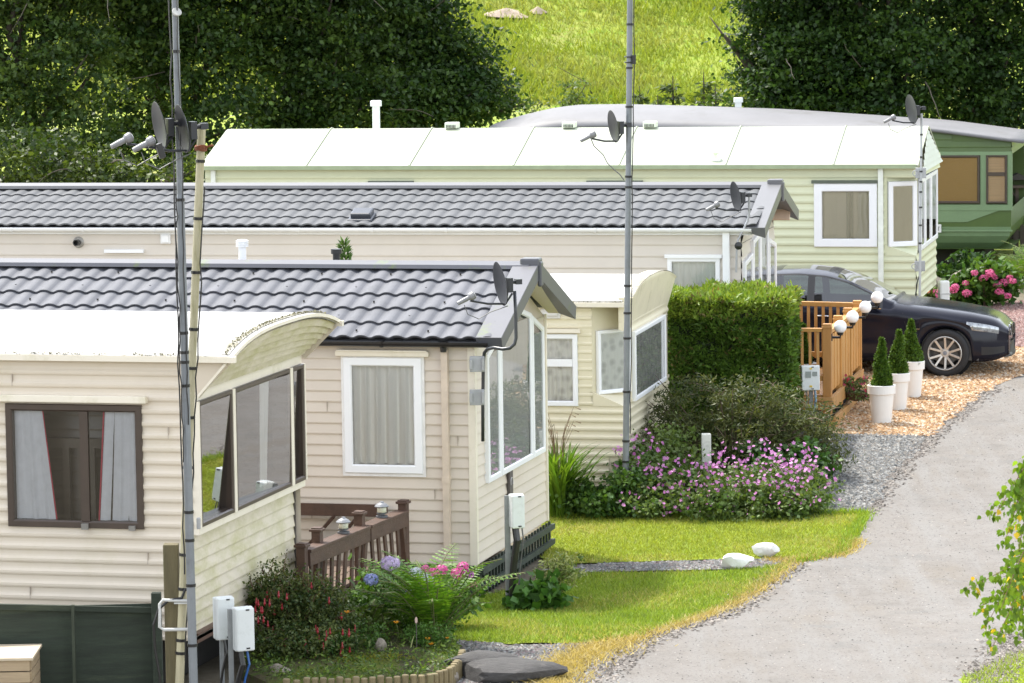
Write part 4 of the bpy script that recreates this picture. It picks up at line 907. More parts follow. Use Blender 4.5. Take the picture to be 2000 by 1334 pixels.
RD, RL = (.019, .047, .011), (.06, .112, .02)
tree('broadleaf_tree', gz(X(1560, 74), 74), bpx([(1530, 30, 74, .85, .9), (1500, 110, 74, .6, .9), (1570, 130, 73, .9, .9), (1490, 190, 73.5, .55, .6), (1560, 200, 73, .8, .6), (1620, 60, 74, 1.0, .9), (1440, 95, 74, .22, .25), (1420, 78, 74, .14, .15), (1455, 150, 74, .28, .4), (1475, 10, 74, .3, .5), (1650, 190, 73, .7, .7)])+[((5.2, 74, 6.3), (1.2, 1.2, 1.2)), ((6.4, 74, 6.6), (1.3, 1.3, 1.2))], 1400, 34, .106, RD, RL, 'dark tree right of the hillside gap with branches reaching left', group='trees along the foot of the hill', h=5, twigs=6)
tree('broadleaf_tree', gz(X(1740, 73), 73), bpx([(1700, 50, 73, 1.1, .9), (1780, 130, 72, 1.0, .9), (1690, 160, 72.5, .9, .9), (1740, 210, 72, .8, .6), (1790, 20, 73, 1.1, .9)])+top(6, 9, 73, 3), 1250, 36, .112, RD, (.055, .105, .018), 'dense dark tree behind the satellite dish of the pale green caravan', group='trees along the foot of the hill', h=5, twigs=6)
tree('broadleaf_tree', gz(X(1930, 74), 74), bpx([(1880, 60, 74, 1.1, .9), (1960, 140, 73, 1.1, .9), (1880, 170, 73, .9, .8), (1990, 30, 74, 1.1, 1), (1990, 230, 73, .8, .6), (1900, 220, 72.5, .7, .5)])+top(9, 12, 74, 3), 1250, 36, .112, RD, (.055, .105, .018), 'dense dark tree in the top right corner above the green caravan', group='trees along the foot of the hill', h=5, twigs=5)
def conifer(name, px, ptop, pbot, Y, w, label, dens=500, cols=((.03, .06, .015), (.075, .105, .025))):
    b = atY(px, pbot, Y); tt = atY(px, ptop, Y); base = gz(b.x, Y); H = tt.z-base[2]; t = empty(name, base, 0, label, 'tree', 'young conifers below the hillside')
    P = []; D = []; k = 9
    for j in range(k):
        z = H*(.12+.85*j/k); R = w*(1-j/k)**.8+.04
        for a in range(7):
            an = random.random()*2*PI; rr = R*random.uniform(.7, 1.1)
            for i in range(int(dens/63)+3):
                q = random.random(); P.append((math.cos(an)*rr*q+random.gauss(0, .05), math.sin(an)*rr*q+random.gauss(0, .05), z-.25*rr*q+.18*rr*q*q+random.gauss(0, .04))); D.append((math.cos(an), math.sin(an), -.2))
    P = np.array(P); polymesh('crown', leaf_quads(P, .17*(.7+.6*rng.random(len(P))), .3, .6, .1, np.array(D)+.4*rng.normal(size=(len(P), 3))), 4, leafcols(len(P), *cols), LEAF, t)
    MB().tube([(0, 0, -.1), (0, 0, H*.6), (0, 0, H)], [.06, .035, .008], 7).build('trunk', BARK, t); return t
conifer('conifer', 1250, 168, 240, 84, .45, 'small round young conifer nearest the tall grey mast')
conifer('conifer', 1315, 148, 240, 86, .75, 'taller young conifer with wide drooping branches, between two smaller ones')
conifer('conifer', 1375, 140, 240, 85, .6, 'slim pointed young conifer next to the roof flue')
conifer('conifer', 1398, 165, 240, 83, .8, 'dark bushy young conifer at the edge of the right hand trees')
conifer('conifer', 1285, 185, 240, 84.5, .4, 'smallest young conifer, tucked between the round one and the tall one')
tree('sapling', gz(X(1127, 88), 88), bpx([(1120, 172, 88, .16, 1), (1132, 190, 88, .2, .8), (1125, 205, 88, .22, .7)]), 30, 16, .10, (.07, .11, .03), (.12, .17, .05), 'lone thin sapling standing in front of the bright hillside', h=2.2, twigs=3, tr=.03, shell=.1)
tree('sapling', gz(X(1035, 84), 84), bpx([(1032, 202, 84, .1, .8), (1046, 212, 84, .1, .6)]), 12, 12, .09, (.06, .09, .03), (.1, .14, .04), 'tiny sapling at the tip of the broad dark tree', h=1.6, twigs=2, tr=.02, shell=.1)
# ------------------------------------------------------------------ masts and dishes
DISHG = pm('dish_dark_grey', (.024, .026, .031), .4, .1, 6); DISHL = pm('dish_mid_grey', (.028, .030, .036), .45, .08, 6); MAST = pm('grey_mast', (.20, .215, .23), .45, .12, 5, metal=.3, dirt=(.13, .135, .13), dscale=3)
LNBG = pm('lnb_grey', (.20, .20, .205), .45, .1, 8)
def dish(px, py, Y, hpx, yaw, label, mat=DISHG, twin=False, post=None, cable=True, armz=0.0):
    """satellite dish: centre at a photo point, facing left; hpx = its height in photo pixels"""
    c = atY(px, py, Y); H = hpx*Y/FPX/2
    t = empty('satellite_dish', c, yaw, label, 'satellite dish', 'satellite dishes on masts and brackets')
    m = MB(); n = 32; rings = [(0, 0), (.35, .012), (.7, .05), (.93, .09), (1.0, .105), (1.01, .10), (.7, .03), (.35, -.01), (0, -.02)]
    M = Matrix.Rotation(-math.radians(9), 4, 'Y')@Matrix.Rotation(-PI/2, 4, 'Y')
    b = []
    for r, d in rings:
        b.append((r, d))
    vs = []; fs = []
    for r, d in b:
        for k in range(n):
            a = 2*PI*k/n; vs.append(M@Vector((r*H*math.cos(a), r*H*.93*math.sin(a), d*H*1.5)))
    for i in range(len(b)-1):
        for k in range(n): fs.append((i*n+k, i*n+(k+1) % n, (i+1)*n+(k+1) % n, (i+1)*n+k))
    m.add(vs, fs).build('reflector', mat, t, smooth=True)
    q = MB(); a0 = Vector((.02, 0, -H*.93)); tip = Vector((-H*1.55, 0, -H*.72+armz)); q.tube([a0+Vector((.07, 0, .1)), a0, a0.lerp(tip, .5)+Vector((0, 0, -.015)), tip], .011, 8); q.beam(a0+Vector((.0, 0, 0)), Vector((.05, 0, -.1*H)), .05, .012); q.build('arm', DISHG, t)
    q = MB(); d = (Vector((0, 0, 0))-tip).normalized(); R = d.to_track_quat('Z', 'Y').to_matrix().to_4x4(); R.translation = tip+Vector((0, 0, .035))
    q.lathe([(.02, -.14), (.024, -.05), (.022, -.02), (.038, .0), (.042, .035), (.036, .045), (0, .045)], 14, R); l = q.build('receiver', LNBG, t)
    q = MB(); q.lathe([(.039, .046), (.02, .055), (0, .057)], 14, R); q.build('cap', pm('lnb_cap', (.62, .62, .60), .5), l)
    if twin:
        q = MB(); q.box(tip+Vector((.08, -.06, -.03)), (.05, .05, .12), Matrix.Rotation(-.3, 3, 'Y')); q.build('switch_box', BLACKP, t, bevel=.005)
    q = MB(); q.box((.06, 0, -.02), (.05, .1, .14)); q.tube([(.05, 0, .0), (.13, 0, .01)], .018, 8); q.box((.15, 0, .01), (.06, .08, .05)); q.build('bracket', DISHG, t)
    if cable:
        q = MB(); e = tip+Vector((-.06, 0, -.04)); q.tube([e, e+Vector((.03, -.01, -.09)), e+Vector((.14, -.01, -.14)), e+Vector((.26, 0, -.08)), a0+Vector((.02, -.01, -.02))], .0045, 6); q.build('cable', pm('cable_grey', (.10, .10, .10), .5), t)
    return t
def line_px(p, q, Y, z_end=0.0):
    a = atY(p[0], p[1], Y); b = atY(q[0], q[1], Y); d = b-a; t = (a.z-z_end)/-d.z if abs(d.z) > 1e-6 else 1
    return a, a+d*t
def mast(name, p, q, Y, r0, r1, mat, label, bands=(), n=12):
    a, g = line_px(p, q, Y, -.15 if 40 < Y < 44 else 0); t = empty(name, g, 0, label, 'pole'); A = a-g
    m = MB(); m.tube([Vector((0, 0, -.05)), A*.35, A*.36, A*.7, A*.705, A], [r1, r1*.97, r1*.93, r1*.9, r0, r0], n); m.build('pole', mat, t, smooth=False)
    if bands:
        b = MB()
        for y in bands:
            f = (atY(0, y, Y).z-0)/a.z; c = A*f; d = A.normalized(); r = r1+(r0-r1)*f; b.tube([c-d*.012, c+d*.012], r*1.14+.002, n)
        b.each('tape_band', BLACKP, t)
    return t, A
def cable_on(t, A, off, f0, f1, name='cable', r=.006, wob=.012, mat=None):
    pts = []
    for i in range(26):
        f = f0+(f1-f0)*i/25; pts.append(A*f+Vector((off+random.uniform(-wob, wob)*math.sin(PI*((i % 6)/6)), -.045, 0)))
    MB().tube(pts, r, 6).build(name, mat or BLACKP, t)
m1, A1 = mast('aerial_mast', (340, -60), (378, 1334), 31.1, .026, .036, MAST, 'tall grey metal mast with twin dishes, in front of the brown window caravan', (105, 395, 655, 693, 712, 758, 1005, 1060, 1148, 1265))
cable_on(m1, A1, -.045, .2, .98); cable_on(m1, A1, -.03, .35, .72, r=.005); cable_on(m1, A1, .02, .4, .98, r=.005)
sp = MB(); c = A1*((atY(345, 24, 31.1).z)/(atY(340, -60, 31.1).z)); sp.lathe([(.0, -.025), (.026, -.02), (.040, .008), (.036, .014), (0, .012)], 16, Matrix.Translation(c+Vector((.015, -.045, 0)))@Matrix.Rotation(.9, 4, 'X')@Matrix.Rotation(.35, 4, 'Y')); sp.build('spotlight', pm('lamp_grey_white', (.42, .42, .39), .4), m1)
CANE = pm('weathered_plastic_pole', (.45, .41, .27), .55, .12, 6, .15, 20, dirt=(.26, .24, .12), dscale=3, dlo=.5, dhi=.7, stretch=(3, 3, .6))
m2, A2 = mast('yellowed_pole', (394, 247), (350, 1334), 31.25, .033, .036, CANE, 'yellowed weathered pole leaning beside the grey mast, rusty clamp near its top', (320, 432, 537, 648, 724, 820, 918, 1088, 1155, 1255, 1280))
cable_on(m2, A2, .045, .1, .9, r=.006)
q = MB(); zt = A2.z
for k in range(5): q.tube([A2*.965+Vector((.045*math.cos(a), .045*math.sin(a), -.02+.008*k+.006*math.sin(a*2+k))) for a in [2*PI*i/12 for i in range(13)]], .007, 6, False)
q.tube([A2*.965+Vector((.03, -.02, 0)), A2*.965+Vector((.10, -.03, .02))], .01, 6); q.build('clamp', pm('rusty_iron', (.22, .075, .035), .85, .35, 20), m2)
dish(317, 244, 31.0, 94, .36, 'left dish of the pair on the tall grey mast, tilted away', DISHL, cable=True)
dish(362, 250, 30.93, 96, .34, 'right dish of the pair, fixed to the top of the yellowed pole', DISHL, twin=True)
m3, A3 = mast('aerial_mast', (1231, -60), (1222, 930), 43.4, .033, .036, MAST, 'tall straight grey mast beside the cream caravan and pink flowers', (62, 145, 219, 352, 372, 560, 612, 660, 762, 856, 895, 930), 14)
cable_on(m3, A3, .045, .15, .98, r=.006)
q = MB(); c = A3*(atY(1226, 112, 43.4).z/atY(1231, -60, 43.4).z)
for dz in (-.03, .03): q.tube([c+Vector((.05*math.cos(a), .05*math.sin(a), dz)) for a in [2*PI*i/12 for i in range(13)]], .008, 6, False)
q.box(c+Vector((.05, -.03, 0)), (.04, .04, .10)); q.build('clamp', BLACKP, m3)
t = dish(1202, 246, 43.35, 64, .30, 'grey satellite dish high on the tall straight mast, white roof behind it', DISHG, cable=False)
q = MB(); pts = [atY(x, y, 43.3)-t.location for x, y in ((1153, 268), (1160, 285), (1178, 302), (1186, 318), (1200, 332), (1210, 340), (1219, 352))]
pts = [Matrix.Rotation(-.30, 3, 'Z')@p for p in pts]; q.tube(pts, .006, 6); q.build('cable', MATS['cable_grey'], t)
# dish on the second caravan with its cranked black pole
dish(983, 553, 37.55, 88, .30, 'dark satellite dish on a bent black pole at the corner of the tiled roof caravan')
Pp = lambda x, y, Y: atY(x, y, Y)
o = Pp(943, 860, 37.75); t = empty('dish_bracket_pole', o, 0, 'bent black pole with two steel plates at the caravan corner', 'pole')
q = MB(); K = [(943, 862, 37.8), (943, 790, 37.8), (944, 705, 37.8), (946, 689, 37.78), (953, 681, 37.7), (965, 679, 37.65), (982, 682, 37.6), (996, 680, 37.58), (1005, 672, 37.58), (1008, 660, 37.58), (1007, 610, 37.6), (1005, 568, 37.6)]
q.tube([Pp(*k)-o for k in K], .017, 10); q.build('pole', pm('black_pole', (.035, .038, .042), .3, .1, 6), t, smooth=True)
q = MB()
for y in (711, 776):
    c = Pp(932, y, 37.78)-o; q.box(c, (.145, .02, .155)); q.box(c+Vector((-.06, -.02, 0)), (.03, .05, .10)); q.box(c+Vector((.055, -.03, 0)), (.02, .06, .12))
q.each('wall_plate', GALV, t, bevel=.004)
# dish on the fourth caravan
dish(1441, 383, 49.2, 60, .30, 'small dark dish over the light grey tiled roof, next to its gable')
o = Pp(1441, 530, 49.4); t = empty('dish_bracket_pole', o, 0, 'slim bent steel pole carrying a dish over the light grey tiled roof', 'pole')
q = MB(); q.tube([Pp(x, y, 49.35)-o for x, y in ((1438, 532), (1439, 490), (1441, 470), (1452, 448), (1460, 432), (1463, 418), (1463, 375))], .014, 8); q.build('pole', GALV, t)
q = MB(); q.lathe([(.05, 0), (.05, .03), (0, .04)], 12, Matrix.Translation(Pp(1442, 480, 49.3)-o)@Matrix.Rotation(PI/2, 4, 'X')); q.build('clamp', BLACKP, t)
# dish on the fifth caravan
m5, A5 = mast('dish_pole', (1800, 222), (1797, 512), 56.3, .018, .02, pm('pale_grey_pole', (.42, .44, .44), .45, .1, 6), 'thin pale pole at the corner of the pale green caravan', (288, 332, 360, 380, 400, 430, 465, 500))
q = MB()
for y in (338, 520):
    c = A5*(atY(1798, y, 56.3).z/atY(1800, 222, 56.3).z); q.box(c+Vector((.0, .03, 0)), (.15, .06, .15)); q.tube([c+Vector((-.08+.04*math.cos(a), 0, .04*math.sin(a))) for a in [2*PI*i/10 for i in range(11)]], .008, 6, False)
q.each('wall_plate', GALV, m5, bevel=.004)
q = MB(); q.tube([Pp(x, y, 56.3)-m5.location for x, y in ((1799, 530), (1792, 548), (1790, 565), (1786, 590))], .009, 6); q.build('cable', BLACKP, m5)
dish(1784, 213, 56.25, 58, .30, 'light grey dish on a thin pale pole, seen against the dark trees', DISHL)
# brackets joining mast and yellowed pole, timber post
TIM = pm('old_mossy_timber', (.125, .105, .055), .85, .25, 5, .4, 25, dirt=(.10, .105, .04), dscale=3, stretch=(4, 4, .5))
a = atY(334, 1062, 31.35); t = empty('timber_post', (a.x, 31.35, 0), 0, 'thick mossy timber post holding the pole, beside the dark green fence', 'post')
m = MB(); w = .062; m.prism([(-w, -w, 0), (w, -w, 0), (w, w, 0), (-w, w, 0)], (0, 0, a.z)); m.build('post', TIM, t, bevel=.008)
o = Vector((a.x, 31.35, 0)); q = MB(); R_ = lambda x, y: atY(x, y, 31.2)-o
q.tube([R_(375, 1174), R_(318, 1172), R_(312, 1180), R_(312, 1225), R_(320, 1230), R_(378, 1229)], .014, 8)
for y in (1178, 1229): q.beam(R_(340, y), R_(380, y), .02, .012)
q.build('pipe_bracket', pm('pale_conduit', (.52, .52, .50), .45), t)
q = MB(); q.tube([R_(362, 1150), R_(355, 1168), R_(330, 1172), R_(310, 1190), R_(300, 1220), R_(303, 1270), R_(312, 1320), R_(314, 1400)], .011, 8); q.build('cable', BLACKP, t)
q = MB(); b = atY(388, 1022, 31.15)-o; q.box(b, (.03, .05, .09)); q.build('junction_box', GALV, t, bevel=.004)
# ------------------------------------------------------------------ green fence, timber box
GF = pm('dark_green_fence', (.020, .030, .018), .75, .35, 4, .25, 40, dirt=(.045, .055, .03), dscale=2, stretch=(.6, 1, 5))
a = atY(0, 1180, 31.55); b = atY(296, 1190, 31.75); t = empty('timber_fence', (a.x, a.y, 0), 0, 'dark green timber panel fence under the nearest caravan', 'fence'); o = Vector((a.x, a.y, 0))
d = b-a; L = d.length; ex = Vector((d.x, d.y, 0)).normalized()
m = MB()
for k in range(9): z1 = a.z-.03-k*.105; m.beam(Vector((-.5, .0, z1-.05))-Vector((0, .004*(k % 2), 0)), Vector((0, 0, z1-.05-.02))+ex*L, .016, .108)
m.build('board_panel', GF, t)
m = MB(); m.beam((-.5, -.02, a.z), ex*L+Vector((0, -.02, b.z)), .05, .045); m.build('top_rail', GF, t)
m = MB()
for px in (143,): q = atY(px, 1200, 31.6)-o; m.span((q.x-.012, q.y-.035, 0), (q.x+.012, q.y+.005, a.z-.02))
m.build('batten', pm('green_batten', (.032, .042, .024), .7, .3, 6), t)
q = atY(305, 1157, 31.7); m = MB(); m.span((q.x-o.x-.04, q.y-o.y-.04, 0), (q.x-o.x+.04, q.y-o.y+.04, q.z)); m.build('post', GF, t, bevel=.006)
a = atY(60, 1296, 30.9); t = empty('timber_planter', (a.x, 30.9, 0), 0, 'pale slatted timber box in the bottom left corner', 'planter')
m = MB()
for k in range(5): m.span((-.75, 0, a.z-.06-k*.095), (-.01, .03, a.z-.06-k*.095+.085)); m.span((-.03, .03, a.z-.06-k*.095), (0, .6, a.z-.06-k*.095+.085))
m.build('side', pm('planter_timber', (.36, .27, .17), .7, .15, 6, .2, 30, stretch=(.5, 2, 5)), t)
m = MB(); m.span((-.77, -.02, a.z+.026), (.02, .62, a.z+.05)); m.build('lid', pm('planter_top', (.48, .40, .29), .65, .12, 6, stretch=(.5, 4, 1)), t, bevel=.004)
# ------------------------------------------------------------------ meter boxes
MBX = pm('white_meter_plastic', (.66, .69, .68), .4, .03, 6, dirt=(.5, .53, .5), dscale=4)
def meter(px, py, Y, wpx, hpx, label, face=0.0, g0=0.0, gauge=False, post=(.0, .03), dep=.12, cabs=(), foot=None):
    c = atY(px, py, Y); s = Y/FPX; w, h = wpx*s, hpx*s; t = empty('meter_box', (c.x, Y, 0), face, label, 'meter box'); z = c.z
    m = MB(); m.span((-w/2, -dep/2, z-h/2), (w/2, dep/2, z+h/2)); m.span((-w/2-.0, -dep*.15, z-h/2-.006), (w/2+.006, dep*.15, z+h/2+.006)); bx = m.build('box', MBX, t, bevel=.012)
    q = MB()
    for zz in (-.43, .46): q.box((w*.1, -dep/2-.002, z+h*zz), (.03, .006, .012))
    q.build('latch', BLACKP, bx)
    if gauge:
        q = MB(); q.box((-w*.14, -dep/2-.003, z+h*.16), (w*.3, .01, h*.26)); q.box((w*.22, -dep/2-.003, z+h*.18), (w*.26, .01, h*.18)); q.build('gauge_window', pm('gauge_grey', (.25, .28, .27), .2), bx)
        q = MB(); q.box((0, -dep/2-.004, z+h*.4), (.03, .004, .02)); q.box((0, -dep/2-.004, z-h*.33), (.035, .004, .025)); q.build('warning_label', pm('yellow_label', (.7, .5, .06), .5), bx)
    else:
        q = MB(); q.box((w/2+.006, .0, z+h*.15), (.01, .035, .07)); q.build('switch', pm('switch_grey', (.2, .2, .19), .4), bx)
    q = MB(); q.span((post[0]-post[1]/2, dep/2-.02, g0), (post[0]+post[1]/2, dep/2+.012, z+h*.45)); q.build('post', pm('grey_post', (.23, .24, .24), .6, .15, 8), t)
    for k, (x, mat, r) in enumerate(cabs):
        q = MB(); q.tube([(x, 0, z-h/2), (x+.01, -.02, z-h/2-.12), (x-.02, .0, (z-h/2)*.45), (x-.05, .02, g0)], r, 8); q.build('cable', mat, t)
    return t
BLUEC = pm('blue_cable', (.02, .10, .32), .4)
meter(437, 1207, 32.15, 36, 84, 'left white meter box of the close pair by the fuchsia, set slightly higher', .45, dep=.13, cabs=((0, BLACKP, .012),))
meter(475, 1228, 31.95, 37, 86, 'right white meter box of the close pair, blue cable hanging below', .45, dep=.13, post=(-.09, .035), cabs=((.03, BLUEC, .010), (-.02, BLACKP, .018), (-.04, BLACKP, .015)))
meter(1009, 998, 37.1, 26, 66, 'white meter box on a grey post in front of the tiled roof caravan', .25, g0=-.15, dep=.15, post=(-.075, .05), cabs=((-.02, BLACKP, .03), (.0, BLACKP, .02), (.05, MATS['cable_grey'], .007)))
meter(1582, 738, 48.3, 36, 48, 'white meter box with two dials in front of the orange decking', .1, g0=.1, gauge=True, post=(.02, .05), cabs=((-.05, MATS['cable_grey'], .012), (.06, pm('blue_grey_pipe', (.2, .3, .4), .5), .015)))
a = atY(1379, 838, 44.4); t = empty('marker_post', (a.x, 44.4, hgt(0, 44.4)), 0, 'short white painted wooden post among the pink flowers', 'post')
m = MB(); m.prism([(-.055, -.05, 0), (.055, -.05, 0), (.055, .05, 0), (-.055, .05, 0)], (0, 0, a.z)); m.build('post', pm('flaking_white_paint', (.62, .62, .56), .7, .1, 8, .3, 30, dirt=(.3, .3, .24), dscale=6), t, bevel=.012)
a = atY(1843, 548, 59.6); b = G(1843, 598); t = empty('bollard', (a.x, 59.6, hgt(0, 59.6)), .3, 'white plastic bollard beyond the car bonnet, beside the pink hydrangea', 'bollard')
m = MB(); H = a.z-hgt(0, 59.6); m.span((-.085, -.06, 0), (.085, .06, H)); m.build('post', pm('bollard_white', (.74, .75, .72), .4, .03, 5), t, bevel=.03)
m = MB(); m.span((-.088, -.063, H*.62), (.088, .063, H*.66)); m.build('band', pm('bollard_grey', (.5, .5, .48), .5), t)
# ------------------------------------------------------------------ brown decking by the second caravan
DKB = pm('brown_stained_timber', (.075, .040, .026), .55, .25, 5, .25, 30, dirt=(.045, .024, .016), dscale=3)
A = atY(590, 1076, 35.05); B = atY(788, 998, 37.55); t = empty('deck_fence', (A.x, A.y, 0), 0, 'dark brown timber deck railing between the two nearest caravans', 'railing'); o = Vector((A.x, A.y, 0)); zt = .79
d = Vector((B.x-A.x, B.y-A.y, 0)); ex = d.normalized(); ey = Vector((-ex.y, ex.x, 0)); fL = d.length
def at_f(f): return ex*fL*f
for f, h, tall in ((0.0, zt+.02, 1), (.19, zt+.09, 0), (.60, zt+.09, 0), (1.0, zt+.05, 1)):
    c = at_f(f)+(ey*.05 if not tall else Vector()); R = Matrix((ex, ey, Vector((0, 0, 1)))).transposed(); p = MB(); p.box(c+Vector((0, 0, h/2)), (.085, .085, h), R); p.box(c+Vector((0, 0, h+.012)), (.12, .12, .024), R); p.box(c+Vector((0, 0, h+.03)), (.09, .09, .014), R); p.build('post', DKB, t, bevel=.004)
m = MB()
for f0, f1 in ((.02, .60), (.61, .99)):
    m.beam(at_f(f0)+Vector((0, 0, zt-.10))-ey*.045, at_f(f1)+Vector((0, 0, zt-.10))-ey*.045, .03, .13); m.beam(at_f(f0)+Vector((0, 0, zt-.025)), at_f(f1)+Vector((0, 0, zt-.025)), .14, .03); m.beam(at_f(f0)+Vector((0, 0, .18))-ey*.045, at_f(f1)+Vector((0, 0, .18))-ey*.045, .03, .09)
m.build('rail', DKB, t, bevel=.004)
m = MB()
for k in range(15):
    f = .05+.92*k/14; lean = .09*(1 if f < .6 else -1)*(.4+.6*abs(math.sin(k))); p = at_f(f)-ey*.03; m.beam(p+Vector((0, 0, .15))-ex*lean, p+Vector((0, 0, zt-.1))+ex*lean*.3, .06, .02, ey)
m.build('slat', DKB, t)
m = MB(); y0 = c2.W(-1.75, -.12, 0)-o; y1 = c2.W(-.9, -.12, 0)-o
m.beam(c2.W(-2.0, -.12, .70)-o, c2.W(-.86, -.12, .70)-o, .04, .12); m.beam(c2.W(-1.9, -.14, .1)-o, c2.W(-1.4, -.14, .64)-o, .03, .10, (0, 1, 0)); m.beam(c2.W(-1.6, -.3, .1)-o, c2.W(-1.15, -.3, .62)-o, .03, .08, (0, 1, 0)); m.build('back_rail', DKB, t)
m = MB()
for k in range(9): m.beam(at_f(.02)+ey*(.12+.13*k)+Vector((0, 0, .25)), at_f(.98)+ey*(.12+.13*k)+Vector((0, 0, .25)), .12, .03)
m.build('deck_board', pm('deck_grey_brown', (.12, .08, .055), .7, .2, 5), t)
def solar(px, py, Y, label):
    p = atY(px, py, Y); t = empty('solar_lamp', (p.x, p.y, zt-.008), 0, label, 'solar lamp', 'solar lamps on the brown railing'); pass
    MB().lathe([(.058, 0), (.058, .016), (.03, .022), (.028, .03), (.05, .034), (.05, .042), (0, .044)], 18).build('base', pm('lamp_dark_grey', (.10, .105, .115), .4), t)
    MB().lathe([(.04, .045), (.046, .05), (.044, .09), (.036, .105)], 18).build('lens', pm('lamp_lens', (.62, .62, .5), .25), t, smooth=True)
    MB().lathe([(.068, .10), (.07, .108), (.05, .128), (.022, .142), (.02, .152), (0, .155)], 18).build('cap', pm('lamp_cap_grey', (.20, .21, .23), .35), t); return t
q = at_f(.40)+o; solar(671, 1048, q.y, 'near solar lamp on the brown railing, between the low posts')
q = at_f(.80)+o; solar(746, 1018, q.y, 'far solar lamp on the brown railing, next to the tall end post')
# ------------------------------------------------------------------ orange decking
ORW = pm('new_orange_timber', (.52, .265, .070), .5, .12, 4, .15, 25, stretch=(2, 2, .5), dirt=(.42, .20, .05), dscale=3)
A = Vector((3.97, 48.75, 0)); B = Vector((4.63, 51.9, 0)); D0 = Vector((3.30, 48.9, 0)); E0 = Vector((3.72, 52.3, 0)); gzz = .14
t = empty('timber_decking', A+Vector((0, 0, gzz)), 0, 'new orange timber decking with railings, left of the dark car', 'decking'); o = Vector((A.x, A.y, gzz))
d = B-A; ex = d.normalized(); ey = Vector((-ex.y, ex.x, 0)); fL = d.length; fx = (D0-A).normalized(); dz = .42; R = Matrix((ex, ey, Vector((0, 0, 1)))).transposed()
hp = 1.25
for f in (0, .34, .67, 1.0):
    m = MB(); c = ex*fL*f; m.box(c+Vector((0, 0, .1+(hp+.02)/2)), (.11, .11, hp-.1), R); m.lathe([(.085, hp+.0), (.085, hp+.025), (.05, hp+.05), (0, hp+.055)], 4, Matrix.Translation(c)@R.to_4x4()@Matrix.Rotation(PI/4, 4, 'Z')); m.build('post', pm('orange_post', (.40, .19, .05), .5, .15, 4, .15, 25, stretch=(2, 2, .5)) if f == 0 else ORW, t, bevel=.006)
m = MB(); k = 0; n = 22
for i in range(n):
    f = (i+.5)/n
    if min(abs(f-g) for g in (0, .34, .67, 1)) < .022: continue
    c = ex*fL*f-ey*(.02+.008*(i % 2)); m.box(c+Vector((0, 0, dz+.02+(hp-dz-.12)/2)), (fL/n-.006, .022, hp-dz-.12), R)
m.build('side_panel', ORW, t, bevel=.003)
m = MB(); m.beam(Vector((0, 0, hp-.05)), ex*fL+Vector((0, 0, hp-.05)), .09, .05)
m.beam(Vector((0, 0, hp-.02))+fx*.06, fx*.62+Vector((0, 0, hp-.02)), .08, .045); m.beam(Vector((0, 0, dz+.2))+fx*.06, fx*.62+Vector((0, 0, dz+.2)), .05, .07)
Bq = B-A; Eq = E0-A; m.beam(Bq+Vector((0, 0, hp+.0)), Eq+Vector((0, 0, hp+.0)), .08, .06); m.beam(Bq+Vector((0, 0, dz+.15)), Eq+Vector((0, 0, dz+.15)), .05, .07); m.build('rail', ORW, t, bevel=.004)
m = MB()
for k in range(6): c = fx*(.12+.1*k); m.span(c+Vector((-.017, -.017, dz)), c+Vector((.017, .017, hp-.04)))
for k in range(9): c = Bq.lerp(Eq, (k+.6)/9.5); m.span(c+Vector((-.02, -.02, dz+.1)), c+Vector((.02, .02, hp-.02)))
m.each('baluster', ORW, t)
m = MB(); EW = pm('orange_base_timber', (.42, .23, .075), .6, .15, 4, .2, 25)
m.beam(-ex*.08-ey*.06+Vector((0, 0, .31)), ex*fL-ey*.06+Vector((0, 0, .31)), .05, .16); m.beam(-ex*.10-ey*.10+Vector((0, 0, .07)), ex*fL-ey*.10+Vector((0, 0, .07)), .05, .15)
for k in range(3): m.beam(-ex*.09-ey*.08+Vector((0, 0, .25+.055*k)), fx*.75-ex*.09+Vector((0, 0, .25+.055*k)), .05, .048); m.beam(-ex*.11-ey*.12+Vector((0, 0, .02+.052*k)), fx*.75-ex*.11+Vector((0, 0, .02+.052*k)), .05, .046)
m.box(ey*.03+Vector((0, 0, .15)), (.1, .1, .3), R); m.build('base_board', EW, t, bevel=.003)
m = MB()
for k in range(7): m.beam(ey*(.08+.10*k)+Vector((0, 0, dz-.03)), ex*fL+ey*(.08+.12*k)+Vector((0, 0, dz-.03)), .1, .03)
m.build('deck_board', ORW, t)
m = MB(); m.add([ey*.02+Vector((0, 0, 0)), ex*fL+ey*.02, ex*fL+ey*.02+Vector((0, 0, dz-.06)), ey*.02+Vector((0, 0, dz-.06))], [(0, 1, 2, 3)]); m.build('underdeck_shade', DARKV, t)  # near-black sheet stands in for the shade under the deck
GLOBE = pm('white_globe', (.86, .86, .88), .25, .01, 2)
for (px, py), f, lb in (((1641, 638), 0, 'nearest white globe lamp, on the front corner post of the orange decking'), ((1665, 619), .34, 'second white globe lamp along the orange decking, counted from the front corner'), ((1690, 600), .67, 'third white globe lamp along the orange decking, counted from the front corner'), ((1713, 581), 1.0, 'farthest white globe lamp on the orange decking, in front of the car mirror')):
    c = o+ex*fL*f-ey*.14; p = atY(px, py, c.y); L = empty('globe_lamp', p, 0, lb, 'lamp', 'globe lamps along the orange decking')
    MB().lathe([(.0, -.082)]+[(.082*math.sin(a), -.082*math.cos(a)) for a in [PI*k/14 for k in range(1, 14)]]+[(0, .082)], 24).build('globe', GLOBE, L, smooth=True)
    m = MB(); m.lathe([(.03, -.11), (.045, -.075), (.04, -.07)], 14); q = o+ex*fL*f-p-ey*.05; m.tube([(0, 0, -.10), (0, 0, -.135), (q.x, q.y, -.135)], .016, 8); m.box((q.x, q.y, -.135), (.03, .05, .09)); m.build('arm', BLACKP, L)
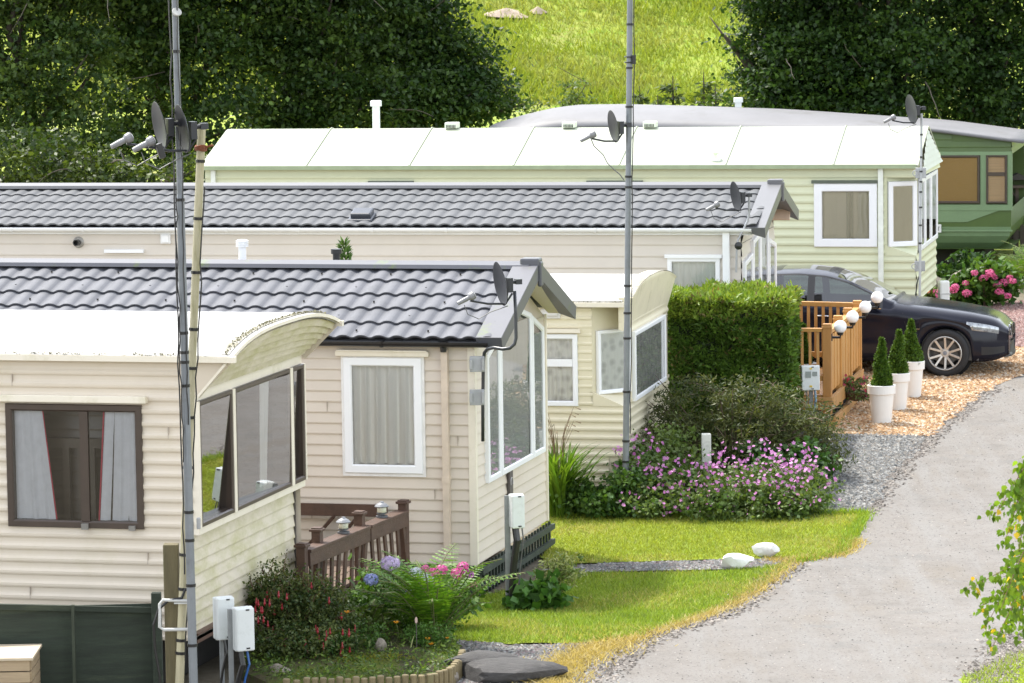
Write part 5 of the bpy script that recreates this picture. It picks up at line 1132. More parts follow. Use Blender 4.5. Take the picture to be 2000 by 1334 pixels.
# ------------------------------------------------------------------ topiary in white pots, basket
PLF = leafmat('plant_leaves', .3, .5); POTW = pm('white_pot', (.74, .73, .70), .4, .02, 4)
def topiary(px, py, Y, wt, hp_, ch, cb, label, z=None, lean=.0):
    P = atY(px, py, Y); z = hgt(0, Y) if z is None else z; t = empty('potted_topiary', (P.x, Y, z), 0, label, 'topiary', 'cone topiaries in white pots'); r = wt/2
    MB().lathe([(r*.66, 0), (r*.70, .01), (r*.88, hp_*.76), (r, hp_*.77), (r*1.02, hp_*.99), (r*.97, hp_), (r*.9, hp_*.99), (r*.88, hp_*.9), (0, hp_*.9)], 36).build('pot', POTW, t, smooth=False, bevel=.004)
    n = 5200; h = rng.random(n)**1.35*.985; a = rng.random(n)*2*PI; rad = cb/2*(1-h)**.92+.008; rad = rad*(.80+.24*rng.random(n)); rad *= 1+.06*np.sin(5*a+9*h)
    P = np.column_stack([rad*np.cos(a)+lean*h+.010*np.sin(9*h+20*lean), rad*np.sin(a), hp_*.93+h*ch*(1+.03*rng.random(n))]); tone = rng.random((n, 1)); D = np.column_stack([np.cos(a), np.sin(a), .6+0*a])+.7*rng.normal(size=(n, 3))
    polymesh('foliage', leaf_quads(P, .032*(.6+.7*rng.random(n)), .6, .3, 0, D), 4, leafcols(n, (.045, .105, .012), (.115, .20, .025), .22), PLF, t)
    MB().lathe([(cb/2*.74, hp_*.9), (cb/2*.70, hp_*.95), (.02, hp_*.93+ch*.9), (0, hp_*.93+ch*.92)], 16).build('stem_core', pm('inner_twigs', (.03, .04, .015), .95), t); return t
topiary(1722, 830, 49.0, .355, .49, .62, .24, 'cone topiary in white pot nearest the road, first of the row')
topiary(1752, 805, 50.1, .34, .49, .58, .25, 'cone topiary in white pot in the middle of the row of three', lean=.03)
topiary(1781, 780, 51.2, .34, .49, .57, .28, 'cone topiary in white pot beside the front wheel of the car', lean=-.015)
topiary(1568, 715, 50.6, .36, .20, .52, .2, 'cone topiary in a low white pot standing on the orange deck', .14+.42)
def flower_pts(P, size, col1, col2, mat, parent, name='blossoms', k=5, up=.6):
    n = len(P); nrm = unit(rng.normal(size=(n, 3))*.5+np.array([0, -.5, up])); a = unit(np.cross(nrm, rng.normal(size=(n, 3)))); b = np.cross(nrm, a); V = []
    s = (size*(.7+.5*rng.random(n)))[:, None]; C = leafcols(n, col1, col2, .1)
    for j in range(k):
        an = 2*PI*j/k; d = a*math.cos(an)+b*math.sin(an); w = np.cross(nrm, d); V.append(np.stack([P, P+d*s*.6+w*s*.38, P+d*s+nrm*s*.15, P+d*s*.6-w*s*.38], 1))
    return polymesh(name, np.stack(V, 1).reshape(-1, 3), 4, np.repeat(C, k, 0), mat, parent)
FLM = leafmat('petals', .3, .5, (1, 1, 1))
c = o+ex*fL*.40-ey*.2; t = empty('flower_basket', (c.x, c.y, gzz+.30), 0, 'dark trough of trailing red flowers hung on the orange decking', 'flower basket')
m = MB(); m.lathe([(.02, -.12), (.12, -.09), (.17, 0), (.16, .01), (0, -.01)], 18); m.build('trough', pm('dark_trough', (.10, .055, .035), .6, .2, 9), t, smooth=False)
P, ids, cl = clumps([((0, 0, .09), (.2, .26, .13)), ((.05, -.12, .0), (.14, .2, .1))], 60, 16, .04, spread=.035, shell=.3)
polymesh('foliage', leaf_quads(P, .045, .5, .4, .2), 4, leafcols(len(P), (.05, .09, .02), (.16, .22, .08), .2), PLF, t); flower_pts(cl[:34]+np.array([0, -.03, .03]), .03, (.45, .03, .07), (.5, .08, .18), FLM, t)
# ------------------------------------------------------------------ hedge, shrubs, flowers
HA = (1.86, 47.15); HL, HD, HH = 1.52, 1.75, 1.90
t = empty('hedge', (HA[0], HA[1], 0), -.12, 'square clipped green hedge between the cream caravan and the orange decking', 'hedge')
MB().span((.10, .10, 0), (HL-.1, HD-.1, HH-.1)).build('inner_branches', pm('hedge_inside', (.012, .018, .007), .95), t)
def face_pts(n, f): q = rng.random((n, 2)); return f(q[:, 0], q[:, 1])
bul = lambda a, b: .04*np.sin(5*a+2*np.sin(4*b))+.03*np.sin(9*b+3*a)
Pf = face_pts(15000, lambda a, b: np.column_stack([a*HL, .03+bul(a*2, b*2)+.09*rng.random(len(a))**2, b**.8*HH]))
Pr = face_pts(9000, lambda a, b: np.column_stack([HL-.02-bul(a*2, b*2)-.09*rng.random(len(a))**2, a*HD, b*HH]))
Pt = face_pts(15000, lambda a, b: np.column_stack([a*HL, b*HD, HH+.035*np.sin(7*a+5*b)+.025*np.sin(17*a+3*b)+.02*np.sin(31*a-9*b)-.10*rng.random(len(a))**2+.07*rng.random(len(a))**8]))
Pl = face_pts(3500, lambda a, b: np.column_stack([.03+bul(a, b), a*HD, b*HH])); Pk = face_pts(3500, lambda a, b: np.column_stack([a*HL, HD-.03+bul(a, b), b*HH]))
P = np.vstack([Pf, Pr, Pt, Pl, Pk]); D = np.vstack([np.tile([0, -.5, .5], (len(Pf), 1)), np.tile([.6, 0, .5], (len(Pr), 1)), np.tile([0, -.2, 1], (len(Pt), 1)), np.tile([-.6, 0, .4], (len(Pl), 1)), np.tile([0, .6, .4], (len(Pk), 1))])+.5*rng.normal(size=(len(P), 3))
C = leafcols(len(P), (.050, .11, .014), (.11, .19, .026), .22); new = P[:, 2] > HH-.22; C[new] = leafcols(new.sum(), (.11, .20, .022), (.24, .31, .045), .22); brn = rng.random(len(P)) < .05*(1+np.sin(P[:, 0]*6+2*P[:, 2]*3)); C[brn] = leafcols(int(brn.sum()), (.12, .09, .03), (.22, .17, .07))  # leaves near the top coloured lighter to paint in light from above
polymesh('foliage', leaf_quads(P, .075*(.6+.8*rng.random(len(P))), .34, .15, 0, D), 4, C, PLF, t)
def shrub(name, x, y, z, blobs, ncl, m, size, c1, c2, label, cat='shrub', spread=.06, flat=.6, aspect=.5, shell=.4, stems=14, mat=None, stemr=.008, group=None, up=.4, sc=None):
    t = empty(name, (x, y, z), 0, label, cat, group)
    P, ids, cl = clumps(blobs, ncl, m, size, spread=spread, shell=shell, flat=flat); P[:, 2] = np.maximum(P[:, 2], .01)
    tone = rng.random((len(cl), 1)); C = (np.array(c1)*(1-tone)+np.array(c2)*tone)[ids]; C = np.clip(C*(1+.18*rng.normal(size=(len(P), 1))), .004, 1)
    polymesh('foliage', leaf_quads(P, size*(.6+.8*rng.random(len(P))), aspect, up, .2), 4, C, mat or PLF, t)
    mb = MB()
    for i in range(stems):
        c = Vector(cl[random.randrange(len(cl))]); b = Vector((c.x*.25, c.y*.25, 0)); mid = b.lerp(c, .5)+Vector((0, 0, .12*c.length)); mb.tube([b, mid, c, c+(c-mid)*.35], [stemr*1.6, stemr, stemr*.7, .002], 5)
    mb.build('stems', sc or pm('shrub_stems', (.10, .07, .045), .8), t); return t, cl
B_ = lambda *L: [((x, y, z), (r, s, h)) for x, y, z, r, s, h in L]
# dark spreading yew-like shrub in front of the hedge
t, cl = shrub('evergreen_shrub', 2.55, 45.2, hgt(0, 45.2), B_((-.35, .2, .82, .55, .5, .36), (.3, .1, .82, .6, .5, .34), (.85, .1, .58, .45, .5, .38), (-.75, .1, .55, .35, .4, .35), (.05, -.1, .45, .9, .5, .35), (1.0, 0, .35, .3, .4, .3), (.4, -.2, .25, 1.0, .4, .25)), 700, 30, .06, (.035, .055, .016), (.12, .135, .042), 'dark spreading evergreen shrub in front of the clipped hedge', flat=.35, spread=.075, aspect=.28, stems=60, stemr=.009)
q = MB()
for _ in range(70):
    c = Vector(cl[random.randrange(len(cl))]); d = Vector((random.uniform(-1, 1), random.uniform(-.8, .2), random.uniform(-.1, .7))).normalized(); q.tube([c, c+d*.12, c+d*.24+Vector((0, 0, -.05))], [.006, .004, .0015], 4)
q.each('twig', pm('pale_twigs', (.20, .15, .10), .8), t)
# geranium mass: uncountable ground cover with pink blossoms
t, cl = shrub('flower_border', 2.3, 43.45, -.13, B_((-.85, .35, .30, .35, .5, .38), (-.3, 0, .22, .6, .65, .28), (.4, -.1, .22, .6, .65, .30), (.85, .1, .2, .5, .6, .26), (-.9, -.3, .12, .4, .45, .2), (.1, -.55, .14, .9, .35, .2), (.7, -.4, .12, .5, .4, .18), (-.55, .9, .35, .5, .4, .5)), 900, 26, .05, (.055, .11, .022), (.135, .19, .05), 'mass of wild pink geraniums under the evergreen shrub', 'flower bed', spread=.065, flat=.7, aspect=.75, stems=40, stemr=.004, sc=pm('green_stems', (.09, .13, .03), .7))
t['kind'] = 'stuff'
P, _, c2_ = clumps(B_((-.3, -.1, .38, .7, .6, .22), (.45, -.15, .38, .75, .6, .22), (.85, 0, .32, .5, .6, .22), (-.85, .3, .5, .35, .4, .35), (.35, -.55, .2, .85, .3, .2), (-.6, -.5, .16, .6, .3, .16), (.5, .4, .5, .7, .4, .2)), 760, 3, .05, spread=.03, shell=.55)
flower_pts(c2_[:760]+np.array([0, -.05, .05]), .024, (.46, .13, .40), (.64, .30, .58), FLM, t); 
# strap-leaved clump beside the cream caravan
def straps(name, x, y, n, H, wd, label, c1, c2, spread=.35, cat='plant', flat=False, bend=.8, az=(0, 2*PI)):
    t = empty(name, (x, y, hgt(x, y)), 0, label, cat); V = []; C = []
    for i in range(n):
        a = random.uniform(*az); h = H*random.uniform(.55, 1.05); out = spread*random.uniform(.2, 1.2); b = Vector((random.gauss(0, .07), random.gauss(0, .07), 0)); d = Vector((math.cos(a), math.sin(a), 0)); w = Vector((-d.y, d.x, 0)); pts = []
        for k in range(7):
            g = k/6; pts.append((b+d*out*(g**1.7)+Vector((0, 0, h*(g-bend*.35*g**3))), wd*(1-g**2.2)*.5+.001))
        col = leafcols(1, c1, c2, .15)[0]
        for (p, r), (q, s) in zip(pts, pts[1:]): V += [p-w*r, p+w*r, q+w*s, q-w*s]; C.append(col)
    polymesh('leaves', np.array([tuple(v) for v in V]), 4, np.array(C), PLF, t); return t
straps('strap_leaf_plant', .50, 43.25, 220, 1.08, .04, 'tall clump of bright green sword shaped leaves against the cream caravan', (.07, .16, .012), (.17, .27, .03), .6)
q = MB(); tt = bpy.data.objects['strap_leaf_plant']
for i in range(16):
    a = random.uniform(0, 2*PI); d = Vector((math.cos(a), math.sin(a)*.4, 0)); h = random.uniform(.95, 1.25); q.tube([(0, 0, .3), d*.08+Vector((0, 0, h*.8)), d*.18+Vector((0, 0, h)), d*.26+Vector((0, 0, h-.03))], [.004, .003, .002, .006], 4)
q.build('seed_stems', pm('dry_stem', (.16, .10, .05), .8), tt)
# climber and dark leafy cover at the foot of the mast / in the shade of the shrub
shrub('ivy_clump', 1.0, 43.15, -.15, B_((0, 0, .18, .45, .3, .22), (-.35, .2, .2, .3, .3, .25), (.3, .2, .3, .3, .3, .3)), 200, 22, .055, (.03, .08, .015), (.08, .15, .025), 'green leafy plants at the foot of the straight grey mast', 'plant', spread=.06, aspect=.8, stems=10)
shrub('leafy_plant', 3.35, 44.6, -.03, B_((0, 0, .25, .35, .35, .28), (-.5, .1, .25, .35, .3, .25)), 130, 20, .07, (.02, .06, .015), (.05, .11, .025), 'dark green broad leaves low at the right end of the evergreen shrub', 'plant', spread=.07, aspect=.85, stems=8)
# variegated shrub by the lattice
t, _ = shrub('variegated_shrub', .36, 37.35, -.13, B_((.05, 0, .27, .2, .18, .18), (.14, 0, .36, .14, .14, .12), (-.08, -.02, .16, .17, .15, .14)), 170, 20, .034, (.10, .17, .03), (.36, .38, .16), 'small cream and green variegated shrub at the end of the dark lattice', spread=.03, stems=10, stemr=.004)
shrub('broadleaf_plant', .10, 37.05, -.15, B_((0, 0, .12, .16, .12, .12), (.22, .02, .14, .14, .12, .13)), 60, 8, .11, (.035, .10, .015), (.08, .18, .03), 'broad green leaves at the foot of the grey meter post', 'plant', spread=.05, aspect=.7, stems=6, stemr=.004)
# raised flower bed in front of the nearest caravan
pts = [(560, 1364), (600, 1362), (680, 1360), (760, 1357), (840, 1352), (878, 1342), (899, 1322), (904, 1300)]
LOGM = pm('treated_log', (.19, .15, .075), .75, .25, 8, .3, 30, dirt=(.17, .16, .07), dscale=5)
W_ = [G(*p) for p in pts]; t = empty('log_edging', W_[3], 0, 'curved edging of upright round logs around the flower bed', 'edging'); o = W_[3].copy(); k = 0; m = MB()
for a, b in zip(W_, W_[1:]):
    n = max(1, int((b-a).length/.062))
    for i in range(n): p = a.lerp(b, i/n)-o; h = .16+random.uniform(-.012, .012); m.lathe([(.031, -.02), (.031, h-.008), (.026, h), (0, h+.002)], 9, Matrix.Translation(p))
m.build('logs', LOGM, t)
bm = bmesh.new(); bp_ = [(p.x, p.y) for p in W_]+[(-.50, 33.9), (-.62, 34.9), (-.8, 35.8), (-1.4, 36.0), (-2.0, 35.2), (-2.4, 33.4), (-2.35, 32.9)]
cx = sum(p[0] for p in bp_)/len(bp_); cy = sum(p[1] for p in bp_)/len(bp_); rings = []
for s, z in ((1, .07), (.92, .10), (.6, .12), (.25, .12)): rings.append([bm.verts.new((cx+(x-cx)*s, cy+(y-cy)*s, z+random.uniform(-.015, .015))) for x, y in bp_])
for r0, r1_ in zip(rings, rings[1:]):
    for i in range(len(bp_)): bm.faces.new((r0[i], r0[(i+1) % len(bp_)], r1_[(i+1) % len(bp_)], r1_[i]))
bm.faces.new(rings[-1]); rb = [bm.verts.new((x, y, -.02)) for x, y in bp_]
for i in range(len(bp_)): bm.faces.new((rb[i], rb[(i+1) % len(bp_)], rings[0][(i+1) % len(bp_)], rings[0][i]))
bmesh.ops.recalc_face_normals(bm, faces=bm.faces[:]); me = bpy.data.meshes.new('flower_bed'); bm.to_mesh(me); bm.free()
setp(link('flower_bed', me, groundmat('bed_soil', [(.3, (.05, .045, .03)), (.7, (.10, .085, .05))], 8, .9, (.5, .6), (.07, .10, .025), .8, (.12, .15, .02), (.45, .6), 9)), kind='structure')
def lawn_moss(n, x, y, rx, ry, z): return np.column_stack([x+rx*rng.normal(size=n), y+ry*rng.normal(size=n), z+.01*rng.random(n)])
P = lawn_moss(2600, -1.35, 33.25, .2, .09, .125)
o = polymesh('moss_patch', leaf_quads(P-np.array([0, 0, .02]), .03, .6, .8), 4, leafcols(2600, (.14, .17, .015), (.28, .27, .03)), GRASS); setp(o, 'yellow green moss patch behind the log edging', 'moss', None, 'stuff')
q = np.array(bp_); Pb = sample_poly(q*.97+.03*q.mean(0), 9000); tn = np.sin(Pb[:, 0]*9+2*np.sin(Pb[:, 1]*6))+np.sin(Pb[:, 1]*8); Pb = Pb[tn > -.9]
Pz = np.column_stack([Pb, .10+.10*rng.random(len(Pb))**1.5]); setp(polymesh('bed_greenery', leaf_quads(Pz, .036*(.5+rng.random(len(Pz))), .4, .5, .1), 4, leafcols(len(Pz), (.035, .085, .014), (.13, .19, .03), .3), PLF), 'low mixed greenery covering the soil of the flower bed', 'ground cover', None, 'stuff')
# fuchsia
t, cl = shrub('fuchsia_bush', -1.93, 33.75, .12, B_((0, .1, .28, .38, .3, .26), (-.22, .2, .40, .24, .25, .2), (.3, 0, .2, .28, .25, .2), (-.1, .25, .50, .26, .22, .16), (.22, .2, .40, .24, .2, .17), (-.05, -.2, .12, .40, .22, .13), (.0, -.5, .1, .42, .2, .13), (.3, -.3, .12, .3, .2, .12)), 640, 26, .038, (.025, .055, .012), (.115, .14, .04), 'bushy fuchsia with drooping red flowers beside the meter boxes', spread=.055, aspect=.5, stems=60, stemr=.006, sc=pm('fuchsia_stems', (.13, .07, .04), .7))
q = MB(); SP = []
for _ in range(110):
    b = Vector(cl[random.randrange(len(cl))]); d = Vector((random.uniform(-.6, .6), random.uniform(-.5, .2), 1)).normalized(); 
    if b.z > .3: SP += [tuple(b+d*(.03+.15*g)+Vector((random.gauss(0, .012), random.gauss(0, .012), 0))) for g in [k/8 for k in range(9)] for _2 in range(2)]
    if b.z > .3: q.tube([b, b+d*.1, b+d*.18+Vector((random.uniform(-.04, .04), 0, -.01))], [.004, .003, .001], 4)
q.each('twig', MATS['fuchsia_stems'], t); SP = np.array(SP); polymesh('shoot_leaves', leaf_quads(SP, .03*(.6+.7*rng.random(len(SP))), .45, .4, .2), 4, leafcols(len(SP), (.06, .085, .02), (.16, .17, .05), .2), PLF, t)
fm = MB(); REDF = pm('fuchsia_red', (.27, .008, .018), .45, .2, 20)
def fuch(p):
    M = Matrix.Translation(p)@Matrix.Rotation(random.uniform(-.25, .25), 4, 'X'); fm.lathe([(.003, .03), (.006, .02), (.007, .0), (.012, -.018), (.007, -.025), (.0, -.042)], 6, M)
for cxp, cyp in ((500, 1180), (520, 1185), (516, 1178), (552, 1168), (505, 1195), (523, 1222)):
    for _ in range(2): p = atY(cxp+random.uniform(-9, 9), cyp+random.uniform(-18, 18), 33.35)-t.location; fuch(p)
for _ in range(34): p = Vector(cl[random.randrange(len(cl))]); fuch(p+Vector((random.uniform(-.05, .1), -.12, random.uniform(-.05, .03))))
for _ in range(20): p = atY(random.uniform(590, 700), random.uniform(1230, 1310), 33.2)-t.location; fuch(p)
fm.build('blossoms', REDF, t)
# hydrangea with blue/lilac/pink heads
t, cl = shrub('hydrangea', -.95, 35.4, .1, B_((0, 0, .20, .40, .3, .22), (-.25, .0, .24, .25, .25, .2), (.3, .0, .2, .3, .25, .2)), 240, 14, .085, (.045, .11, .015), (.12, .22, .03), 'garden hydrangea with lilac, blue and pink heads behind the large fern', spread=.07, aspect=.65, stems=16, stemr=.006)
def head(t, px, py, Y, r, c1, c2, label=None, n=150, flat=.75):
    p = atY(px, py, Y)-t.location; d = unit(rng.normal(size=(n, 3))+np.array([0, -.15, .45])); P = np.array(p)+d*np.array([r, r, r*flat])*(.85+.2*rng.random((n, 1)))
    nr = d+.25*rng.normal(size=d.shape); a = unit(np.cross(nr, rng.normal(size=(n, 3)))); nr = unit(nr); V = []; s = r*.20
    for j in range(4):
        an = PI/2*j; e = a*math.cos(an)+np.cross(nr, a)*math.sin(an); w = np.cross(nr, e); V.append(np.stack([P, P+e*s*.6+w*s*.45, P+e*s*1.1, P+e*s*.6-w*s*.45], 1))
    C = leafcols(n, c1, c2, .1); o = polymesh('flower_head', np.stack(V, 1).reshape(-1, 3), 4, np.repeat(C, 4, 0), FLM, t)
    if label: o['label'] = label
    return o
LIL = ((.50, .40, .62), (.66, .56, .72)); BLU = ((.26, .31, .60), (.40, .44, .70)); PNK = ((.55, .06, .28), (.70, .16, .42)); PUR = ((.42, .10, .44), (.55, .2, .5)); PALE = ((.5, .55, .62), (.62, .64, .66))
head(t, 762, 1101, 34.15, .085, *LIL, 'large lilac flower head'); head(t, 725, 1132, 34.1, .066, *BLU, 'violet blue flower head')
q = MB()
for x, y in ((762, 1108), (725, 1138), (862, 1118), (905, 1112), (893, 1125), (915, 1126)): p = atY(x, y, 34.2)-t.location; q.tube([Vector((p.x*.5, -.1, .1)), Vector((p.x*.8, p.y*.6, p.z*.6)), p], .005, 5)
q.each('flower_stem', MATS['green_stems'], t)
for x, y, r, c in ((862, 1113, .06, PNK), (905, 1107, .058, PNK), (893, 1120, .06, PNK), (915, 1122, .05, PUR), (845, 1118, .05, PNK), (830, 1110, .04, PNK), (812, 1118, .06, PALE), (835, 1128, .06, PALE), (798, 1155, .03, BLU), (842, 1160, .035, PALE), (780, 1168, .03, PALE), (726, 1190, .03, BLU), (925, 1143, .035, PNK)): head(t, x, y, 34.35, r, *c, n=70)
# ferns
def fern(name, P, n, L, label, c1, c2, az=(0, 2*PI), up=(.5, 1.2), seed=3, wd=.17):
    r = random.Random(seed); t = empty(name, P, 0, label, 'fern'); pos = []; dirs = []; siz = []; tan = []; st = MB()
    for i in range(n):
        a = r.uniform(*az); l = L*r.uniform(.65, 1.1); e = r.uniform(*up); d = Vector((math.cos(a), math.sin(a), 0)); w = Vector((-d.y, d.x, 0)); p = Vector((r.gauss(0, .04), r.gauss(0, .04), 0)); pts = [p.copy()]; K = 24; tw = r.uniform(-.5, .5)
        for k in range(K):
            g = k/K; ang = e*(1-g*.55)-.55*g*g*g*r.uniform(.8, 1.2); s = d*math.cos(ang)+Vector((0, 0, math.sin(ang))); p = p+s*l/K; pts.append(p.copy())
            if g > .16:
                ln = l*wd*(math.sin(PI*min(1, (g-.10)/.9*.93+.07))**.8)
                for sg in (-1, 1): pos.append(tuple(p)); dirs.append(tuple((w*sg+s*.35+Vector((0, 0, tw*sg*.4-.12)))*1.0)); siz.append(max(.012, ln)); tan.append(tuple(s))
        st.tube(pts[::4]+[pts[-1]], [.006]*len(pts[::4])+[.002], 4)
    pos = np.array(pos); dirs = unit(np.array(dirs)); siz = np.array(siz)
    # every pinna: a stalk of small leaflets, drawn as three tapering lobes
    V = []
    tan = np.array(tan); nrm = unit(tan-dirs*(tan*dirs).sum(1, keepdims=True)+.12*rng.normal(size=dirs.shape))
    for f0, f1, wv in ((0, .48, .125), (.28, .76, .115), (.58, 1.0, .08)):
        a = pos+dirs*(siz*f0)[:, None]; b = pos+dirs*(siz*f1)[:, None]; mdl = (a+b)/2; sw = nrm*(siz*wv*.75)[:, None]; V.append(np.stack([a, mdl+sw, b, mdl-sw], 1))
    C = leafcols(len(pos), c1, c2, .15); o = polymesh('fronds', np.stack(V, 1).reshape(-1, 3), 4, np.repeat(C[:, None], 3, 1).reshape(3, -1, 3).reshape(-1, 3) if False else np.tile(C, (3, 1)), PLF, t); st.build('stalks', pm('fern_stalk', (.13, .14, .05), .7), t); return t
P = G(848, 1262); fern('large_fern', (P.x, P.y-.1, .06), 50, 1.0, 'large green fern with arching fronds at the edge of the flower bed', (.045, .13, .010), (.14, .27, .022), up=(.9, 1.55), seed=5)
fern('small_fern', (-1.3, 34.4, .16), 20, .42, 'pale fern between the fuchsia and the large fern', (.09, .18, .02), (.17, .27, .04), up=(.5, 1.3), seed=8)
fern('corner_fern', (-3.70, 30.75, .12), 9, .42, 'bright young fern tip beside the timber box in the corner', (.16, .28, .03), (.26, .38, .05), up=(.5, 1.2), seed=2)
fern('far_fern', (8.6, 63.2, .55), 46, 1.0, 'tall green ferns growing in front of the old green caravan', (.07, .15, .02), (.16, .24, .04), up=(.7, 1.45), seed=4)
shrub('low_plant', -.72, 33.75, .14, B_((0, 0, .09, .17, .12, .10), (-.15, .1, .06, .14, .1, .08)), 80, 18, .03, (.05, .13, .02), (.11, .21, .04), 'feathery low green plant just inside the curved log edging', 'plant', spread=.03, aspect=.4, stems=4, stemr=.003)
shrub('low_plant', -1.62, 33.35, .14, B_((0, 0, .08, .2, .12, .09), (.3, .3, .10, .25, .15, .12)), 90, 18, .03, (.03, .09, .015), (.08, .16, .03), 'dark low green plants under the fuchsia, behind the logs', 'plant', spread=.03, aspect=.5, stems=4, stemr=.003)
shrub('bed_foliage', -1.15, 34.9, .14, B_((0, 0, .15, .45, .4, .16), (.35, -.3, .1, .3, .3, .12)), 200, 18, .045, (.03, .08, .012), (.08, .16, .025), 'mixed green foliage filling the middle of the flower bed', 'plant', spread=.05, aspect=.5, stems=8, stemr=.003)
straps('striped_grass_plant', G(768, 1300).x, 33.6, 14, .3, .014, 'small clump of striped grassy leaves near the log edging', (.28, .32, .12), (.5, .5, .25), .12)
ORF = pm('orange_petal', (.85, .36, .02), .5, .08, 20); GS = MATS['green_stems']
for i, (x, y, Y, lb) in enumerate(((678, 1198, 33.6, 'orange poppy by the fuchsia, highest of the orange flowers'), (774, 1218, 33.9, 'orange poppy in front of the left side of the large fern'), (836, 1250, 33.7, 'orange poppy below the large fern, upper of a close pair'), (842, 1260, 33.65, 'orange poppy below the large fern, lower of a close pair'), (874, 1248, 33.7, 'small orange poppy furthest right under the large fern'))):
    p = atY(x, y, Y); t = empty('orange_poppy', (p.x, Y, .13), 0, lb, 'flower', 'orange poppies in the flower bed'); h = p.z-.13
    MB().tube([(0, .0, 0), (.02, .01, h*.5), (0, 0, h)], .003, 5).build('stem', GS, t); s = .03 if i < 4 else .02
    m = MB()
    for k in range(5): a = 2*PI*k/5; M = Matrix.Translation((0, 0, h))@Matrix.Rotation(a, 4, 'Z')@Matrix.Rotation(-.55, 4, 'Y'); m.add([M@Vector(q) for q in ((0, 0, 0), (s*.6, -s*.42, 0), (s*1.1, -s*.3, .004), (s*1.1, s*.3, .004), (s*.6, s*.42, 0))], [(0, 1, 2, 3, 4)])
    m.build('petals', ORF, t, fix=False)
p = atY(813, 1216, 33.5); t = empty('garden_stake', (p.x, 33.5, .12), 0, 'thin metal garden stake with an oval tag in front of the large fern', 'stake')
MB().tube([(0, 0, 0), (0, 0, p.z-.12)], .004, 6).build('rod', pm('rod_dark', (.08, .07, .06), .6), t); MB().lathe([(0, -.004), (.02, -.003), (.02, .003), (0, .004)], 14, Matrix.Translation((0, 0, p.z-.1))@Matrix.Rotation(PI/2, 4, 'X')@Matrix.Diagonal((.6, 1.5, 1, 1))).build('tag', pm('tag_pink', (.55, .4, .34), .5), t)
# rocks
STN = pm('white_painted_stone', (.70, .70, .69), .7, .08, 8, .5, 18, dirt=(.45, .43, .38), dscale=6, dlo=.6, dhi=.8); SLT = pm('dark_slate_rock', (.055, .052, .05), .8, .3, 9, .7, 22, dirt=(.13, .12, .11), dscale=6, stretch=(1, 3, 3)); GRS = pm('grey_brown_rock', (.24, .21, .17), .85, .25, 8, .6, 22)
def stone(px, py, d, seed, mat, label, rz=0, dz=0.0, grp=None, cut=.52):
    p = G(px, py); o = rock('stone', (p.x, p.y+d[1]*.35, p.z+d[2]*.32+dz), d, seed, mat, rz, cut=cut); setp(o, label, 'stone', grp); 
    for q in o.data.polygons: q.use_smooth = True
    o.modifiers.new('edges', 'EDGE_SPLIT').split_angle = math.radians(28); return o
stone(1440, 1113, (.40, .24, .19), 11, STN, 'left white painted stone on the gravel strip between the lawns', .2, grp='white stones by the road')
stone(1498, 1091, (.34, .24, .24), 23, STN, 'right white painted stone, taller, at the road end of the gravel strip', -.3, grp='white stones by the road')
stone(935, 1322, (.66, .5, .24), 31, SLT, 'flat dark slate rock behind, half under the front slab', .3, .0, 'dark rocks beside the log edging', .78)
stone(996, 1334, (.86, .46, .22), 37, SLT, 'flat dark slate slab in front, pointing to the road', -.1, .0, 'dark rocks beside the log edging', .80)
stone(880, 1338, (.17, .15, .15), 41, GRS, 'round grey stone at the foot of the log edging corner'); stone(740, 1340, (.26, .16, .12), 43, GRS, 'buff flat stone in front of the log edging')
stone(741, 1300, (.12, .10, .17), 47, GRS, 'small brown stone inside the flower bed', 0, .12); stone(548, 1336, (.2, .16, .14), 53, GRS, 'brown stone under the fuchsia at the bed corner', 0, .05)
# far right: hydrangea, low wall, bird table, fence
hx, hy = 7.42, 60.9
t, cl = shrub('pink_hydrangea', hx, hy, hgt(0, hy), B_((-.12, 0, .33, .36, .34, .28), (.2, 0, .36, .34, .34, .28), (-.3, 0, .28, .25, .28, .22), (.05, -.1, .5, .4, .3, .22)), 220, 15, .11, (.03, .085, .012), (.09, .17, .025), 'bushy hydrangea with bright pink heads at the car park edge', spread=.075, aspect=.65, stems=10)
for x, y in ((1886, 553), (1903, 533), (1921, 543), (1942, 541), (1935, 536), (1960, 552), (1978, 549), (1972, 542), (1889, 573), (1952, 570), (1948, 556), (1968, 578), (1862, 566), (1866, 560), (1933, 533)): head(t, x, y, hy-.45+random.uniform(-.1, .15), random.uniform(.055, .085), (.58, .06, .22), (.75, .22, .40), n=90, flat=.7)
shrub('marigold_clump', 6.55, 60.6, hgt(0, 60.6), B_((0, 0, .18, .28, .2, .2),), 70, 14, .07, (.06, .12, .02), (.14, .2, .04), 'low yellow and red flowering plant left of the white bollard', 'plant', spread=.05, stems=4)
t = bpy.data.objects['marigold_clump']; flower_pts(np.column_stack([-.12+.1*rng.normal(size=14), -.2+.05*rng.normal(size=14), .33+.05*rng.normal(size=14)]), .05, (.8, .45, .02), (.85, .55, .05), FLM, t); flower_pts(np.column_stack([.1+.12*rng.normal(size=12), -.2+.05*rng.normal(size=12), .22+.06*rng.normal(size=12)]), .035, (.55, .06, .2), (.65, .15, .3), FLM, t, 'red_blossoms')
for i, (x, s) in enumerate(((6.75, .4), (7.15, .42), (6.45, .34))):
    o = rock('wall_stone', (x, 61.7, hgt(0, 61.7)+.24), (.5, .4, .5), 60+i, GRS, .3*i); setp(o, ['buff wall stone behind the white bollard', 'buff wall stone nearest the pink hydrangea', 'buff wall stone under the corner of the pale green caravan'][i], 'stone', 'rough stones behind the bollard')
